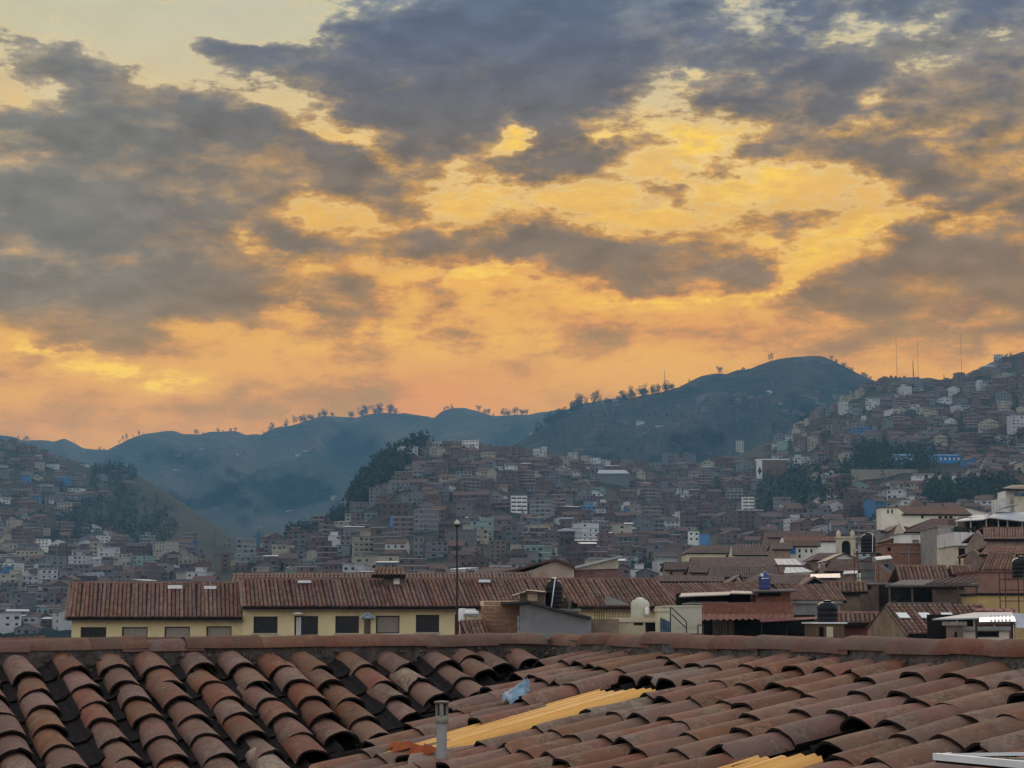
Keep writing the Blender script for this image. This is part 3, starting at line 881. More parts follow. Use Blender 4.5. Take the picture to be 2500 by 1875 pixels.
for si, (u0, u1, v0, v1) in enumerate(SHEETS):
    m = MB()
    nu, nv = 72, 14
    waves = 5.6 * (u1 - u0) / 0.42
    rs = random.Random(si + 2)
    prof = [rs.uniform(0.75, 1.2) for _ in range(nu + 1)]
    for layer in (0, 1):
        for j in range(nv + 1):
            f = j / nv
            for i in range(nu + 1):
                g = i / nu
                v = v0 + (v1 - v0) * f
                if j == nv and si == 0:
                    v += 0.05 * math.sin(9 * g) + rs.uniform(-0.05, 0.05)
                if j == 0:
                    v += 0.05 * math.sin(5 * g + 1)
                h = -0.058 + 0.013 * math.cos(2 * math.pi * waves * g) * prof[i] + 0.015 * f - layer * 0.004
                m.v.append(tuple(RS.at(u0 + (u1 - u0) * g, v, h) - CORNER))
    n = nu + 1
    k = n * (nv + 1)
    for j in range(nv):
        for i in range(nu):
            a = j * n + i
            m.f.append((a, a + 1, a + n + 1, a + n))
            m.f.append((k + a, k + a + n, k + a + n + 1, k + a + 1))
    # shade painted as darker amber along the bottoms of the corrugations
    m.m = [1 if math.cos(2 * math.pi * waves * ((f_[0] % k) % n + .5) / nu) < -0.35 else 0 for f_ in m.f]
    o = m.build('corrugated_sheet', [m_amber, mat('amber_valley_shade', (0.40, 0.19, 0.05), .6, .35, 0, 9.0)], right_wing, smooth=True)
    o['label'] = ('long amber corrugated plastic sheet with a torn orange lower end' if si == 0 else 'amber corrugated plastic sheet at the bottom edge of the picture')
    if si == 0:     # splintered end with darker torn flaps
        t = MB()
        for i in range(9):
            g = (i + rs.uniform(0.2, 0.8)) / 9
            u = u0 + (u1 - u0) * g
            w = rs.uniform(0.02, 0.045)
            a, b = RS.at(u - w, v1 - 0.06, -0.01), RS.at(u + w, v1 - 0.06, -0.008)
            c = RS.at(u + rs.uniform(-.02, .02), v1 + rs.uniform(0.02, 0.1), rs.uniform(-0.05, 0.0))
            e = RS.at(u, v1 - 0.03, rs.uniform(0.005, 0.03))
            t.add([p - CORNER for p in (a, b, c, e)], [(0, 1, 3), (1, 2, 3), (2, 0, 3), (0, 2, 1)])
        t.build('torn_flaps', m_torn, o)

# grey plastic vent pipe standing out of the right wing
vb = RS.at(*RS.uv(1078, 1842), 0)
vp = thing('vent_pipe', 'pale plastic vent pipe standing out of the tiles below the amber sheet', 'pipe', vb)
m = MB()
r0 = 0.029
vp.scale = (0.92, 0.92, 0.66)
m.lathe([(r0, -0.08), (r0, 0.235), (r0, 0.25)], 20)
m.build('pipe', mat('pale_pvc', (0.30, 0.30, 0.28), 0.6, 0.15, 0, 6.0, (0.22, 0.19, 0.15), 0.7, 5.0), vp, smooth=True)
m = MB()
m.lathe([(r0, 0.235), (r0 + 0.008, 0.245), (r0 + 0.008, 0.29), (r0 + 0.001, 0.30)], 20)
m.build('collar', mat('grimy_pvc', (0.25, 0.23, 0.18), 0.7, 0.25, 0, 9.0, (0.1, 0.085, 0.06), 0.8, 9.0), vp, smooth=True)
m = MB()
for a in (0.5, 2.6, 4.7):
    m.box(math.cos(a) * r0 - 0.011, math.cos(a) * r0 + 0.011, math.sin(a) * r0 - 0.007, math.sin(a) * r0 + 0.007, 0.298, 0.392)
m.build('cowl_struts', MATS['grimy_pvc'], vp)
m = MB()
m.lathe([(0.022, 0.30), (0.02, 0.385)], 14)
m.build('inner_tube', M_VOID, vp, smooth=True)
m = MB()
m.lathe([(0.034, 0.388), (0.046, 0.396), (0.044, 0.408), (0.01, 0.414)], 20)
m.build('cowl_lid', mat('cowl_lid', (0.13, 0.1, 0.085), 0.7, 0.3, 0, 9.0), vp, smooth=True)

# crumpled blue plastic bag in the valley
m = MB()
rb = random.Random(4)
cb = RS.at(*RS.uv(1262, 1692), -0.005)
nu, nv = 16, 10
e1, e2 = P(1236, 1716, cb.y - 0.16) - cb, P(1286, 1668, cb.y + 0.16) - cb
for j in range(nv + 1):
    for i in range(nu + 1):
        a, b = i / nu, j / nv
        c = cb + e1 * (1 - a) + e2 * a
        w = 0.06 * (0.35 + math.sin(math.pi * min(1, a * 1.1)) * 0.8)
        h = 0.022 * math.sin(math.pi * b) * (0.6 + 0.7 * a) + rb.uniform(-0.012, 0.012)
        m.v.append(tuple(c + Vector(((b - 0.5) * w * 2, (0.5 - b) * 0.05, h)) - cb))
for j in range(nv):
    for i in range(nu):
        a = j * (nu + 1) + i
        m.f.append((a, a + 1, a + nu + 2, a + nu + 1))
m.m = [0] * len(m.f)
o = m.build('plastic_bag', mat('pale_blue_plastic', (0.16, 0.25, 0.33), 0.45, 0.25, 0, 14.0, spec=0.5), None, smooth=True, loc=cb)
tag(o, 'crumpled pale blue plastic bag stuffed into the valley between the two tiled roofs', 'bag')

# roof window whose white frame pokes into the lower right corner
wb = RS.at(*RS.uv(2430, 1866), .03)
rw = thing('roof_window', 'roof window with a white frame and dark glass in the tiles of the lower right corner', 'roof window', wb)
m = MB()
a, b, c, d_ = [RS.at(*RS.uv(*q_), h_) - wb for q_, h_ in (((2292, 1886), .06), ((2540, 1912), .06), ((2560, 1874), .05), ((2330, 1876), .05))]
m.bar(a, b, 0.017, 4)
m.bar(b, c, 0.013, 4)
m.bar(c, d_, 0.008, 4)
m.bar(d_, a, 0.012, 4)
m.build('frame', mat('white_paint', (0.74, 0.74, 0.72), 0.5, 0.08, 0, 4.0), rw)
m = MB()
m.slab([p + Vector((0, 0, -0.012)) for p in (a, b, c, d_)][::1], 0.01)
m.build('glass', M_GLASS, rw)


# ------------------------------------------------------------------ ground, hills, haze
def lattice(seed, nx, ny):
    return np.random.default_rng(seed).random((ny + 2, nx + 2))


def vnoise(x, y, seed):
    """Smooth value noise on arrays."""
    g = np.random.default_rng(seed).random((64, 64))
    xi, yi = np.floor(x).astype(int), np.floor(y).astype(int)
    fx, fy = x - xi, y - yi
    fx, fy = fx * fx * (3 - 2 * fx), fy * fy * (3 - 2 * fy)
    a, b = g[yi % 64, xi % 64], g[yi % 64, (xi + 1) % 64]
    c, d = g[(yi + 1) % 64, xi % 64], g[(yi + 1) % 64, (xi + 1) % 64]
    return (a * (1 - fx) + b * fx) * (1 - fy) + (c * (1 - fx) + d * fx) * fy


def fbm(x, y, seed, n=4):
    s, a = 0, 0.5
    for i in range(n):
        s = s + a * (vnoise(x * 2 ** i, y * 2 ** i, seed + i) - 0.5)
        a *= 0.5
    return s


def hill_mat(name, a, b, c, sc=0.006, path=(0.15, 0.12, 0.09)):
    m = bpy.data.materials.new(name)
    m.use_nodes = True
    N = NT(m.node_tree)
    N.n.clear()
    tc = N.node('ShaderNodeTexCoord').outputs['Object']
    n1 = N.noise(tc, sc, 8.0, 0.62)
    n2 = N.noise(tc, sc * 3.1, 8.0, 0.65, 0.5)
    n3 = N.noise(tc, sc * 14, 4.0, 0.6)
    col = N.mix(N.maprange(n1, 0.38, 0.62), a, b)
    col = N.mix(N.maprange(n2, 0.48, 0.66), col, c)
    col = N.mix(N.math('MULTIPLY', N.maprange(n3, 0.52, 0.72), 0.5), col, tuple(x * 0.45 for x in a))
    n4 = N.noise(N.vmath('MULTIPLY', tc, (1, 1, 3.5)), sc * 1.7, 3.0, 0.5, 1.2)
    line = N.math('MULTIPLY', N.maprange(N.math('ABSOLUTE', N.math('SUBTRACT', n4, 0.5)), 0.0, 0.016, 1, 0), 0.6)
    col = N.mix(line, col, path)
    b_ = N.node('ShaderNodeBsdfPrincipled')
    N.put(b_.inputs['Base Color'], col)
    b_.inputs['Roughness'].default_value = 0.95
    b_.inputs['Specular IOR Level'].default_value = 0.1
    o = N.node('ShaderNodeOutputMaterial')
    N.l.new(b_.outputs[0], o.inputs[0])
    return m


def prof(pts):
    xs, ys = zip(*pts)
    return lambda x: np.interp(x, xs, ys)


class Hill:
    """A hillside: its foot, its crest line and how far each stands."""
    def __init__(self, name, x0, x1, nx, ny, crest, foot, yc, yb, mtl, rough=0.03, seed=1, power=1.1, crest_wob=3.0, build=True):
        self.crest, self.foot, self.yc, self.yb, self.power = crest, foot, yc, yb, power
        self.rough, self.seed, self.wob = rough, seed, crest_wob
        px = np.linspace(x0, x1, nx)
        t = np.linspace(0, 1, ny)
        GX, GT = np.meshgrid(px, t)
        X, Yv, Z = self.pos(GX, GT)
        # far side of the crest, falling away
        bx, by, bz = X[-1].copy(), Yv[-1].copy(), Z[-1].copy()
        rows = [(X[0], Yv[0] * 0.995, np.full_like(bx, GROUND_Z - 14))] + [(X[i], Yv[i], Z[i]) for i in range(ny)]
        for k in (0.03, 0.08, 0.2):
            rows.append((bx * (1 + k), by * (1 + k), bz - by * k * 0.55))
        V = np.array([np.stack(r, 1) for r in rows]).reshape(-1, 3)
        n = nx
        f = []
        for j in range(len(rows) - 1):
            for i in range(nx - 1):
                a = j * n + i
                f.append((a, a + 1, a + n + 1, a + n))
        me = bpy.data.meshes.new(name)
        me.from_pydata(V.tolist(), [], f)
        me.materials.append(mtl)
        me.shade_smooth()
        self.o = put(name, me)
        self.o['kind'] = 'structure'

    def pos(self, px, t):
        px, t = np.asarray(px, float), np.asarray(t, float)
        yb, yc = self.yb(px), self.yc(px)
        Y = yb + (yc - yb) * t ** self.power
        py = self.foot(px) + (self.crest(px) - self.foot(px)) * t
        nz = fbm(px / 140.0 + 7, t * 5.0 + 3, self.seed)
        edge = np.clip(t * 6, 0, 1) * np.clip((1 - t) * 5, 0, 1)
        Y = Y * (1 + self.rough * 4 * nz * edge)
        py = py + 26 * fbm(px / 90.0, t * 7.0, self.seed + 9) * edge
        py = py + self.wob * (fbm(px / 23.0, t * 0 + 0.5, self.seed + 20) * 2.0) * np.clip((t - 0.85) / 0.15, 0, 1)
        a, b = (px - CXP) / FPX, (CYP - py) / FPX
        dy = math.cos(TH) - b * math.sin(TH)
        dz = math.sin(TH) + b * math.cos(TH)
        return a * Y / dy, Y, dz * Y / dy

    def point(self, px, t):
        x, y, z = self.pos(np.array([px]), np.array([t]))
        return Vector((float(x[0]), float(y[0]), float(z[0])))

    def t_at(self, px, py):
        f, c = float(self.foot(px)), float(self.crest(px))
        return min(1.0, max(0.0, (f - py) / (f - c)))


m_far = hill_mat('far_mountain_slopes', (0.015, 0.023, 0.015), (0.036, 0.033, 0.024), (0.008, 0.015, 0.010), 0.0035)
m_hump = hill_mat('grassy_hill', (0.017, 0.022, 0.014), (0.038, 0.032, 0.025), (0.008, 0.014, 0.009), 0.005)
m_slope = hill_mat('town_slope', (0.024, 0.028, 0.020), (0.016, 0.023, 0.015), (0.042, 0.036, 0.028), 0.02)
m_left = hill_mat('left_hill_slopes', (0.013, 0.021, 0.016), (0.026, 0.026, 0.021), (0.008, 0.015, 0.011), 0.01, (0.05, 0.05, 0.045))
m_ground = hill_mat('dusty_ground', (0.07, 0.055, 0.043), (0.05, 0.045, 0.035), (0.09, 0.07, 0.055), 0.05)

me = bpy.data.meshes.new('ground')
me.from_pydata([(-9000, -300, GROUND_Z - 4), (9000, -300, GROUND_Z - 4), (9000, 12000, GROUND_Z - 4), (-9000, 12000, GROUND_Z - 4)], [], [(0, 1, 2, 3)])
me.materials.append(m_ground)
put('ground', me)['kind'] = 'structure'

far = Hill('mountain_range', -500, 2600, 420, 44,
           prof([(-500, 1030), (-200, 1050), (0, 1062), (30, 1066), (55, 1076), (100, 1074), (130, 1078), (157, 1071), (185, 1082), (205, 1095), (262, 1099), (290, 1085), (320, 1070), (350, 1060), (400, 1052), (425, 1052), (450, 1060), (490, 1060), (520, 1053),
                 (575, 1053), (600, 1062), (640, 1060), (665, 1045), (700, 1040), (730, 1034), (765, 1020), (790, 1015), (870, 1020), (900, 1012), (925, 1007), (1000, 1010), (1060, 1019), (1080, 1003), (1105, 997), (1135, 996), (1170, 1005), (1210, 1016), (1250, 1013), (1290, 1012), (1350, 1002), (1380, 1001), (1420, 985), (1500, 972), (1700, 980), (2000, 1010), (2600, 1050)]),
           prof([(-500, 1500), (2600, 1500)]), prof([(-500, 5200), (1250, 5000), (2600, 4600)]), prof([(-500, 2500), (2600, 2500)]), m_far, 0.09, 3, 1.0, 3.0)
hump = Hill('round_hill', 1180, 2750, 300, 40,
            prof([(1180, 1130), (1250, 1090), (1330, 1040), (1400, 1003), (1450, 990), (1500, 982), (1560, 966), (1620, 956), (1660, 944), (1680, 933), (1710, 918), (1750, 912), (1775, 913), (1800, 904), (1835, 900), (1850, 893), (1885, 880), (1930, 872), (1975, 869), (2005, 870), (2030, 878), (2060, 895), (2100, 915), (2140, 932), (2180, 945), (2300, 990), (2750, 1100)]),
            prof([(1180, 1490), (2750, 1490)]), prof([(1180, 3300), (2000, 3500), (2750, 3300)]), prof([(1180, 1800), (2750, 1900)]), m_hump, 0.05, 31, 1.0, 2.0)
lefth = Hill('left_hillside', -700, 900, 200, 60,
             prof([(-700, 1010), (-300, 1040), (0, 1072), (60, 1086), (120, 1108), (200, 1130), (260, 1146), (300, 1146), (335, 1158), (400, 1198), (470, 1244), (540, 1292), (610, 1345), (680, 1400), (760, 1450), (900, 1490)]),
             prof([(-700, 1560), (250, 1550), (500, 1530), (900, 1510)]), prof([(-700, 2500), (300, 2400), (900, 1500)]), prof([(-700, 850), (900, 800)]), m_left, 0.02, 51, 1.35, 3.0)
town = Hill('town_hillside', 380, 3000, 330, 80,
            prof([(380, 1470), (430, 1410), (500, 1375), (560, 1352), (640, 1335), (720, 1310), (800, 1280), (845, 1245), (870, 1200), (910, 1155), (960, 1118), (1010, 1092), (1060, 1078), (1130, 1076), (1200, 1088), (1300, 1105), (1400, 1115), (1500, 1122), (1600, 1130), (1700, 1130), (1800, 1112), (1880, 1078), (1950, 1040), (2000, 1008), (2060, 968), (2130, 936),
                  (2180, 922), (2230, 925), (2270, 922), (2320, 932), (2345, 918), (2380, 905), (2430, 880), (2500, 857), (2600, 830), (3000, 790)]),
            prof([(380, 1515), (1200, 1490), (2000, 1480), (3000, 1460)]),
            prof([(380, 1050), (700, 1250), (850, 1550), (1060, 1750), (1500, 1950), (1900, 2150), (2500, 2150), (3000, 2150)]), prof([(380, 620), (1500, 640), (3000, 560)]), m_slope, 0.015, 71, 1.25, 3.0)

# air between here and the mountains
mz = bpy.data.materials.new('thin_haze')
mz.use_nodes = True
N_ = NT(mz.node_tree)
N_.n.clear()
pv = N_.node('ShaderNodeVolumePrincipled')
pv.inputs['Color'].default_value = (0.32, 0.68, 1.0, 1)
pv.inputs['Density'].default_value = 0.9e-4
pv.inputs['Anisotropy'].default_value = 0.0
ov = N_.node('ShaderNodeOutputMaterial')
N_.l.new(pv.outputs[0], ov.inputs['Volume'])
hb = MB()
hb.box(-5200, 5200, -400, 6600, GROUND_Z - 30, 660)
tag(hb.build('haze', mz), kind='stuff')


# ------------------------------------------------------------------ the town on the hills
WALLS = {'brick': T_BRICK, 'adobe': T_ADOBE, 'grey concrete': T_CONC, 'white': T_WHITE, 'cream': T_CREAM, 'grey': T_GREY, 'pale green': T_GREEN, 'blue': T_BLUE}
_wn = MB()
_wn.box(-0.5, 0.5, -0.03, 0.03, 0, 1)
WINDOW = _wn.mesh('window', M_GLASS)


def house_parts(r, w, d, st, roof, wallm, extra, windows=True):
    """Walls, roof and windows of one town house; front at y = 0, back at y = d, foot at z = 0."""
    h = 2.75 * st + r.uniform(0, 0.5)
    walls, rf, win = MB(), MB(), MB()
    base = -6.0
    holes = []
    if roof == 'flat':
        walls.box(-w / 2, w / 2, 0, d, base, h)
        rf.box(-w / 2 - .25, w / 2 + .25, -.35, d + .2, h, h + 0.22)
        if extra < 0.45:      # a started upper floor or stair head
            x0 = r.uniform(-w / 2, w * 0.1)
            walls.box(x0, x0 + w * r.uniform(.3, .5), d * .3, d * .8, h + .22, h + 2.4)
            rf.box(x0 - .2, x0 + w * .45, d * .25, d * .85, h + 2.4, h + 2.55, 1)
        elif extra < 0.8:     # column stubs with bare iron
            for i in range(int(w // 3) + 1):
                x = -w / 2 + .2 + i * (w - .4) / max(1, int(w // 3))
                walls.box(x - .15, x + .15, .1, .4, h + .22, h + 1.2)
                walls.box(x - .15, x + .15, d - .4, d - .1, h + .22, h + 1.3)
        for k in range(1, st):
            rf.box(-w / 2 - .08, w / 2 + .08, -.12, d + .05, 2.75 * k - .12, 2.75 * k + .12, 0)
    elif roof == 'tile' or roof == 'brown tile':
        rise = d * 0.5 * 0.45
        if extra < 0.65:
            walls.prism([(0, base), (d, base), (d, h), (d / 2, h + rise), (0, h)], 'x', -w / 2, w / 2)
            e = 0.5
            for s_ in (0, 1):
                y0, y1 = (-e, d / 2 + .05) if s_ == 0 else (d + e, d / 2 - .05)
                z0, z1 = h - e * 0.45 + .1, h + rise + .1
                q = [(-w / 2 - .3, y0, z0), (w / 2 + .3, y0, z0), (w / 2 + .3, y1, z1), (-w / 2 - .3, y1, z1)]
                if s_:
                    q = [q[1], q[0], q[3], q[2]]
                rf.slab(q, .16)
        else:
            rise = w * 0.5 * 0.42
            walls.prism([(-w / 2, base), (-w / 2, h), (0, h + rise), (w / 2, h), (w / 2, base)], 'y', 0, d)
            e = 0.4
            for s_ in (-1, 1):
                x0, x1, z0, z1 = s_ * (w / 2 + e), -s_ * .05, h - e * .42 + .1, h + rise + .1
                q = [(x0, -.4, z0), (x1, -.4, z1), (x1, d + .3, z1), (x0, d + .3, z0)]
                if s_ > 0:
                    q = q[::-1]
                rf.slab(q, .16)
    else:                     # tin: one shallow pitch
        f = r.choice((-1, 1)) * r.uniform(.3, 1.1)
        walls.prism([(0, base), (d, base), (d, h + max(0, f)), (0, h + max(0, -f))], 'x', -w / 2, w / 2)
        z0, z1 = h + max(0, -f) + .12, h + max(0, f) + .12
        rf.slab([(-w / 2 - .3, -.6, z0), (w / 2 + .3, -.6, z0), (w / 2 + .3, d + .3, z1), (-w / 2 - .3, d + .3, z1)], .1)
    if windows:
        nc = max(1, int(w / r.uniform(2.4, 3.4)))
        for k in range(st):
            for c in range(nc):
                if r.random() < .28:
                    continue
                x = -w / 2 + (c + .5) * w / nc
                ww, wh = r.uniform(.45, 1.05), r.uniform(.9, 1.4)
                z0 = 2.75 * k + .95
                if k == 0 and c == nc // 2:
                    z0, wh = .05, 2.1
                holes.append((x, z0, ww * 2, wh))
    return walls, rf, win, holes, h


FLOORS = {1: 'one-storey', 2: 'two-storey', 3: 'three-storey', 4: 'four-storey', 5: 'five-storey', 6: 'six-storey'}
ROOFW = {'flat': 'flat roof', 'tile': 'red tiled roof', 'brown tile': 'brown tiled roof', 'tin': 'pale tin roof'}
ROOFM = {'flat': T_CONC, 'tile': T_TILE, 'brown tile': T_TILEB, 'tin': M_TIN}
_O = ['', 'first', 'second', 'third', 'fourth', 'fifth', 'sixth', 'seventh', 'eighth', 'ninth', 'tenth', 'eleventh', 'twelfth', 'thirteenth', 'fourteenth', 'fifteenth', 'sixteenth', 'seventeenth', 'eighteenth', 'nineteenth', 'twentieth']
_O += [f'{t}-{u}' for t in ('twenty', 'thirty') for u in _O[1:10]]


def nth(i, n):
    if i == 0:
        return 'leftmost'
    if i == n - 1:
        return 'rightmost'
    if i < n / 2:
        return _O[i + 1] + '-from-left'
    return _O[n - i] + '-from-right'


SINGLE = []       # (phrase, plural phrase, screen x, object)


def screen(p):
    d = p.y * math.cos(TH) + p.z * math.sin(TH)
    u = -p.y * math.sin(TH) + p.z * math.cos(TH)
    return CXP + FPX * p.x / d, CYP - FPX * u / d


def zone_of(px, py, hill):
    if hill is lefth:
        if py < 1200:
            return 'high on the left hill'
        if py < 1330:
            return 'halfway up the left hill'
        return 'beside the yellow building, left' if px < 170 else 'above the yellow building, left half'
    if hill is hump or hill is far:
        return 'on the bare skyline slopes'
    if px > 1900 and py < 1010:
        return 'atop the right hill'
    if px > 2230 and py < 1130:
        return 'above the hedge bank, far right'
    if px > 1840 and py < 1130:
        return 'right of the brick hall'
    if px > 1840:
        return 'on terraces above the church'
    if py < 1150:
        return 'below the wooded spur' if px < 1260 else 'under the round hill'
    if py < 1250:
        return 'right of the striped block' if px > 1290 else 'left of the striped block'
    if px < 1115:
        if px < 760:
            return 'over the long roof, left'
        return 'left of the lamp pole'
    if px < 1500:
        return 'right of the lamp pole'
    return 'behind the old town roofs'



# blocks of the town one would point out: (px0, px1, top py, foot py, hill, what)
LANDMARKS = [
    (1247, 1287, 1210, 1249, 'town', 'striped'), (953, 1022, 1262, 1278, 'town', 'blue wall'), (1848, 1925, 1123, 1163, 'town', 'hall'), (2183, 2230, 1112, 1127, 'town', 'blue shed'),
    (2270, 2346, 1112, 1128, 'town', 'blue shed 2'), (2078, 2240, 1147, 1157, 'town', 'retaining wall'), (1363, 1404, 1297, 1335, 'town', 'round roof'), (1128, 1168, 1074, 1090, 'town', 'spur house'),
    (1460, 1536, 1156, 1180, 'town', 'tin shed'), (907, 942, 1288, 1330, 'town', 'brick tower'), (1195, 1236, 1320, 1372, 'town', 'brick block'), (1813, 1842, 1213, 1246, 'town', 'banded'),
    (1800, 1864, 1246, 1292, 'town', 'brown terraced'), (1681, 1708, 1297, 1322, 'town', 'white cube'), (1708, 1732, 1304, 1322, 'town', 'blue lean-to'), (1070, 1145, 1278, 1318, 'town', 'long brick'),
    (538, 560, 1352, 1396, 'town', 'brick pier'), (1798, 1816, 1076, 1100, 'hump', 'pale tower'), (82, 118, 1316, 1338, 'lefth', 'white slab'), (842, 870, 1254, 1272, 'town', 'cream corner'),
    (1010, 1034, 1310, 1358, 'town', 'grey block'), (2234, 2298, 1160, 1172, 'town', 'long white school'), (2330, 2362, 1160, 1174, 'town', 'white villa'), (930, 1000, 1228, 1260, 'town', 'brick sheds'),
]
RESERVED = [(a, b, c, d) for (a, b, c, d, h, k) in LANDMARKS]

SPOTS = []
rs_ = random.Random(2024)


def try_spot(hill, px, py, Ymin=0):
    t = hill.t_at(px, py)
    p = hill.point(px, t)
    return p


def sow(hill, n, region, dens=1.0, wallw=None, roofw=None, stw=None, size=(8, 16), seed=0, minsep=0.6):
    """Scatter houses over a region of a hillside; they may touch but not stand inside each other."""
    r = random.Random(seed)
    made = 0
    for _ in range(n * 40):
        if made >= n:
            break
        px, py = region(r)
        if py is None:
            continue
        if any(x0 - 14 < px < x1 + 14 and y0 - 2 < py < y1 + 26 for (x0, x1, y0, y1) in RESERVED):
            continue
        p = try_spot(hill, px, py)
        w, d = r.uniform(*size), r.uniform(size[0], size[0] + 5)
        st = r.choices([1, 2, 3, 4, 5], stw or [3, 5, 3, 1.2, .5])[0]
        if w * FPX / p.y > 58 or (st * 2.9 + 1) * FPX / p.y > 66:
            continue
        ok = True
        for q in SPOTS:
            if abs(q[0].x - p.x) < (q[1] + w) * .5 * minsep and abs(q[0].y - p.y) < (q[2] + d) * .5 * minsep + 2:
                ok = False
                break
        if not ok:
            continue
        wl = r.choices(list(WALLS), wallw or [5, 2.4, 1.6, 1.0, .8, .8, .2, .06])[0]
        rf = r.choices(['flat', 'tile', 'brown tile', 'tin'], roofw or [3.0, 1.6, 2, 3.0])[0]
        if rf != 'flat' and st > 3:
            rf = 'flat'
        SPOTS.append((p, w, d, st, wl, rf, r.random(), r.gauss(0, R(16)), hill, px, py))
        made += 1


def box_region(x0, x1, y0, y1, keep=None):
    def f(r):
        px, py = r.uniform(x0, x1), r.uniform(y0, y1)
        if keep and not keep(px, py):
            return px, None
        return px, py
    return f


def above_wood(px, py):        # the wooded flank of the spur and the dark hedge banks stay free of houses
    if px < 1010 and py < 1245 - (px - 850) * 0.0 and px < 850 + (1245 - py) * 1.1:
        return False
    if 1850 < px < 2010 and 1150 < py < 1255:
        return False
    if 2080 < px < 2270 and 1095 < py < 1145:
        return False
    if 2270 < px < 2500 and 1195 < py < 1240:
        return False
    if 1560 < px < 1880 and py < 1128:
        return False
    return True


LOW_W = [4.2, 1.6, 2.2, 1.1, 1.2, 1.2, .2, .06]
sow(town, 230, box_region(430, 1640, 1300, 1440, lambda x, y: y > float(town.crest(x)) + 12), seed=1, size=(8, 16), stw=[3, 5, 3, 1.2, .5], wallw=LOW_W, roofw=[3.8, 1.4, 1.6, 3.0])
sow(town, 200, box_region(760, 1960, 1190, 1310, lambda x, y: y > float(town.crest(x)) + 14 and above_wood(x, y)), seed=2, size=(8, 16), stw=[4, 5, 2, .7, .3])
sow(town, 270, box_region(860, 1900, 1085, 1200, lambda x, y: y > float(town.crest(x)) + 6 and above_wood(x, y)), seed=3, size=(8, 16), stw=[5, 4, 1.4, .3, .1], roofw=[2, 2, 2.5, 2.6])
sow(town, 150, box_region(1880, 2520, 1130, 1290, above_wood), seed=4, size=(8, 17), stw=[5, 5, 1.6, .5, .2], wallw=[3, 2.5, 1, 2.2, 2, 1, .3, .2], roofw=[1.6, 2.4, 2.4, 1.8])
sow(town, 340, box_region(1890, 2520, 870, 1140, lambda x, y: y > float(town.crest(x)) + 5 and above_wood(x, y) and not (x < 2130 and y < 1000 and (x * 7 + y * 3) % 5 > 1)), seed=5, size=(8, 17), stw=[4, 5, 2.4, .7, .2], wallw=[4, 3.4, 1.6, 1.2, 1.2, .8, .2, .1], roofw=[2.6, 1.8, 2.2, 2.4])
sow(town, 70, box_region(1480, 2160, 1296, 1400), seed=11, size=(8, 14), stw=[4, 4, 1, .3, .1], roofw=[1.6, 2, 3, 2])
sow(lefth, 45, box_region(-40, 178, 1430, 1552), seed=12, size=(8, 13), stw=[4, 4, 1.4, .4, .1], wallw=[3, 2, 2, 1, 1, 1.6, .2, .05], roofw=[3, 1.4, 2, 3])
sow(lefth, 230, box_region(-30, 470, 1330, 1545, lambda x, y: y > float(lefth.crest(x)) + 12 and x < 470 - max(0, 1420 - y) * .0), seed=6, size=(8, 16), stw=[4, 4, 2, 1, .5], wallw=[3, 1.6, 2, 1.7, 1.2, 1.6, .4, .15], roofw=[4, 1, 1.6, 3])
sow(lefth, 160, box_region(-30, 330, 1085, 1340, lambda x, y: y > float(lefth.crest(x)) + 6 and not (x > 110 and 1190 < y < 1300 and x > 300 - (y - 1190) * 2)), seed=7, size=(8, 16), stw=[5, 4, 1.4, .3, .1], wallw=[2.4, 3, 1.6, 1.3, 1, 1.4, .4, .1], roofw=[2, 1, 2.4, 3])
sow(lefth, 130, box_region(-420, -30, 1085, 1545, lambda x, y: y > float(lefth.crest(x)) + 12), seed=13, size=(8, 15), stw=[4, 4, 1.4, .4, .1])
sow(town, 130, box_region(2520, 2850, 850, 1290, lambda x, y: y > float(town.crest(x)) + 6), seed=14, size=(8, 15), stw=[4, 4, 1.4, .4, .1])
sow(far, 26, box_region(420, 1200, 1080, 1290), seed=8, size=(10, 18), stw=[6, 2, 0, 0, 0], roofw=[1, 1, 2, 4])
sow(hump, 40, box_region(1700, 2120, 955, 1010), seed=9, size=(9, 16), stw=[6, 3, .4, 0, 0], roofw=[1, 1, 2, 4])
sow(hump, 12, box_region(1300, 1760, 985, 1110), seed=10, size=(9, 16), stw=[6, 3, .4, 0, 0], roofw=[1, 1, 2, 4])


def apparent(s):
    return s[1] * (s[3] + .6) / (s[0].y ** 2)


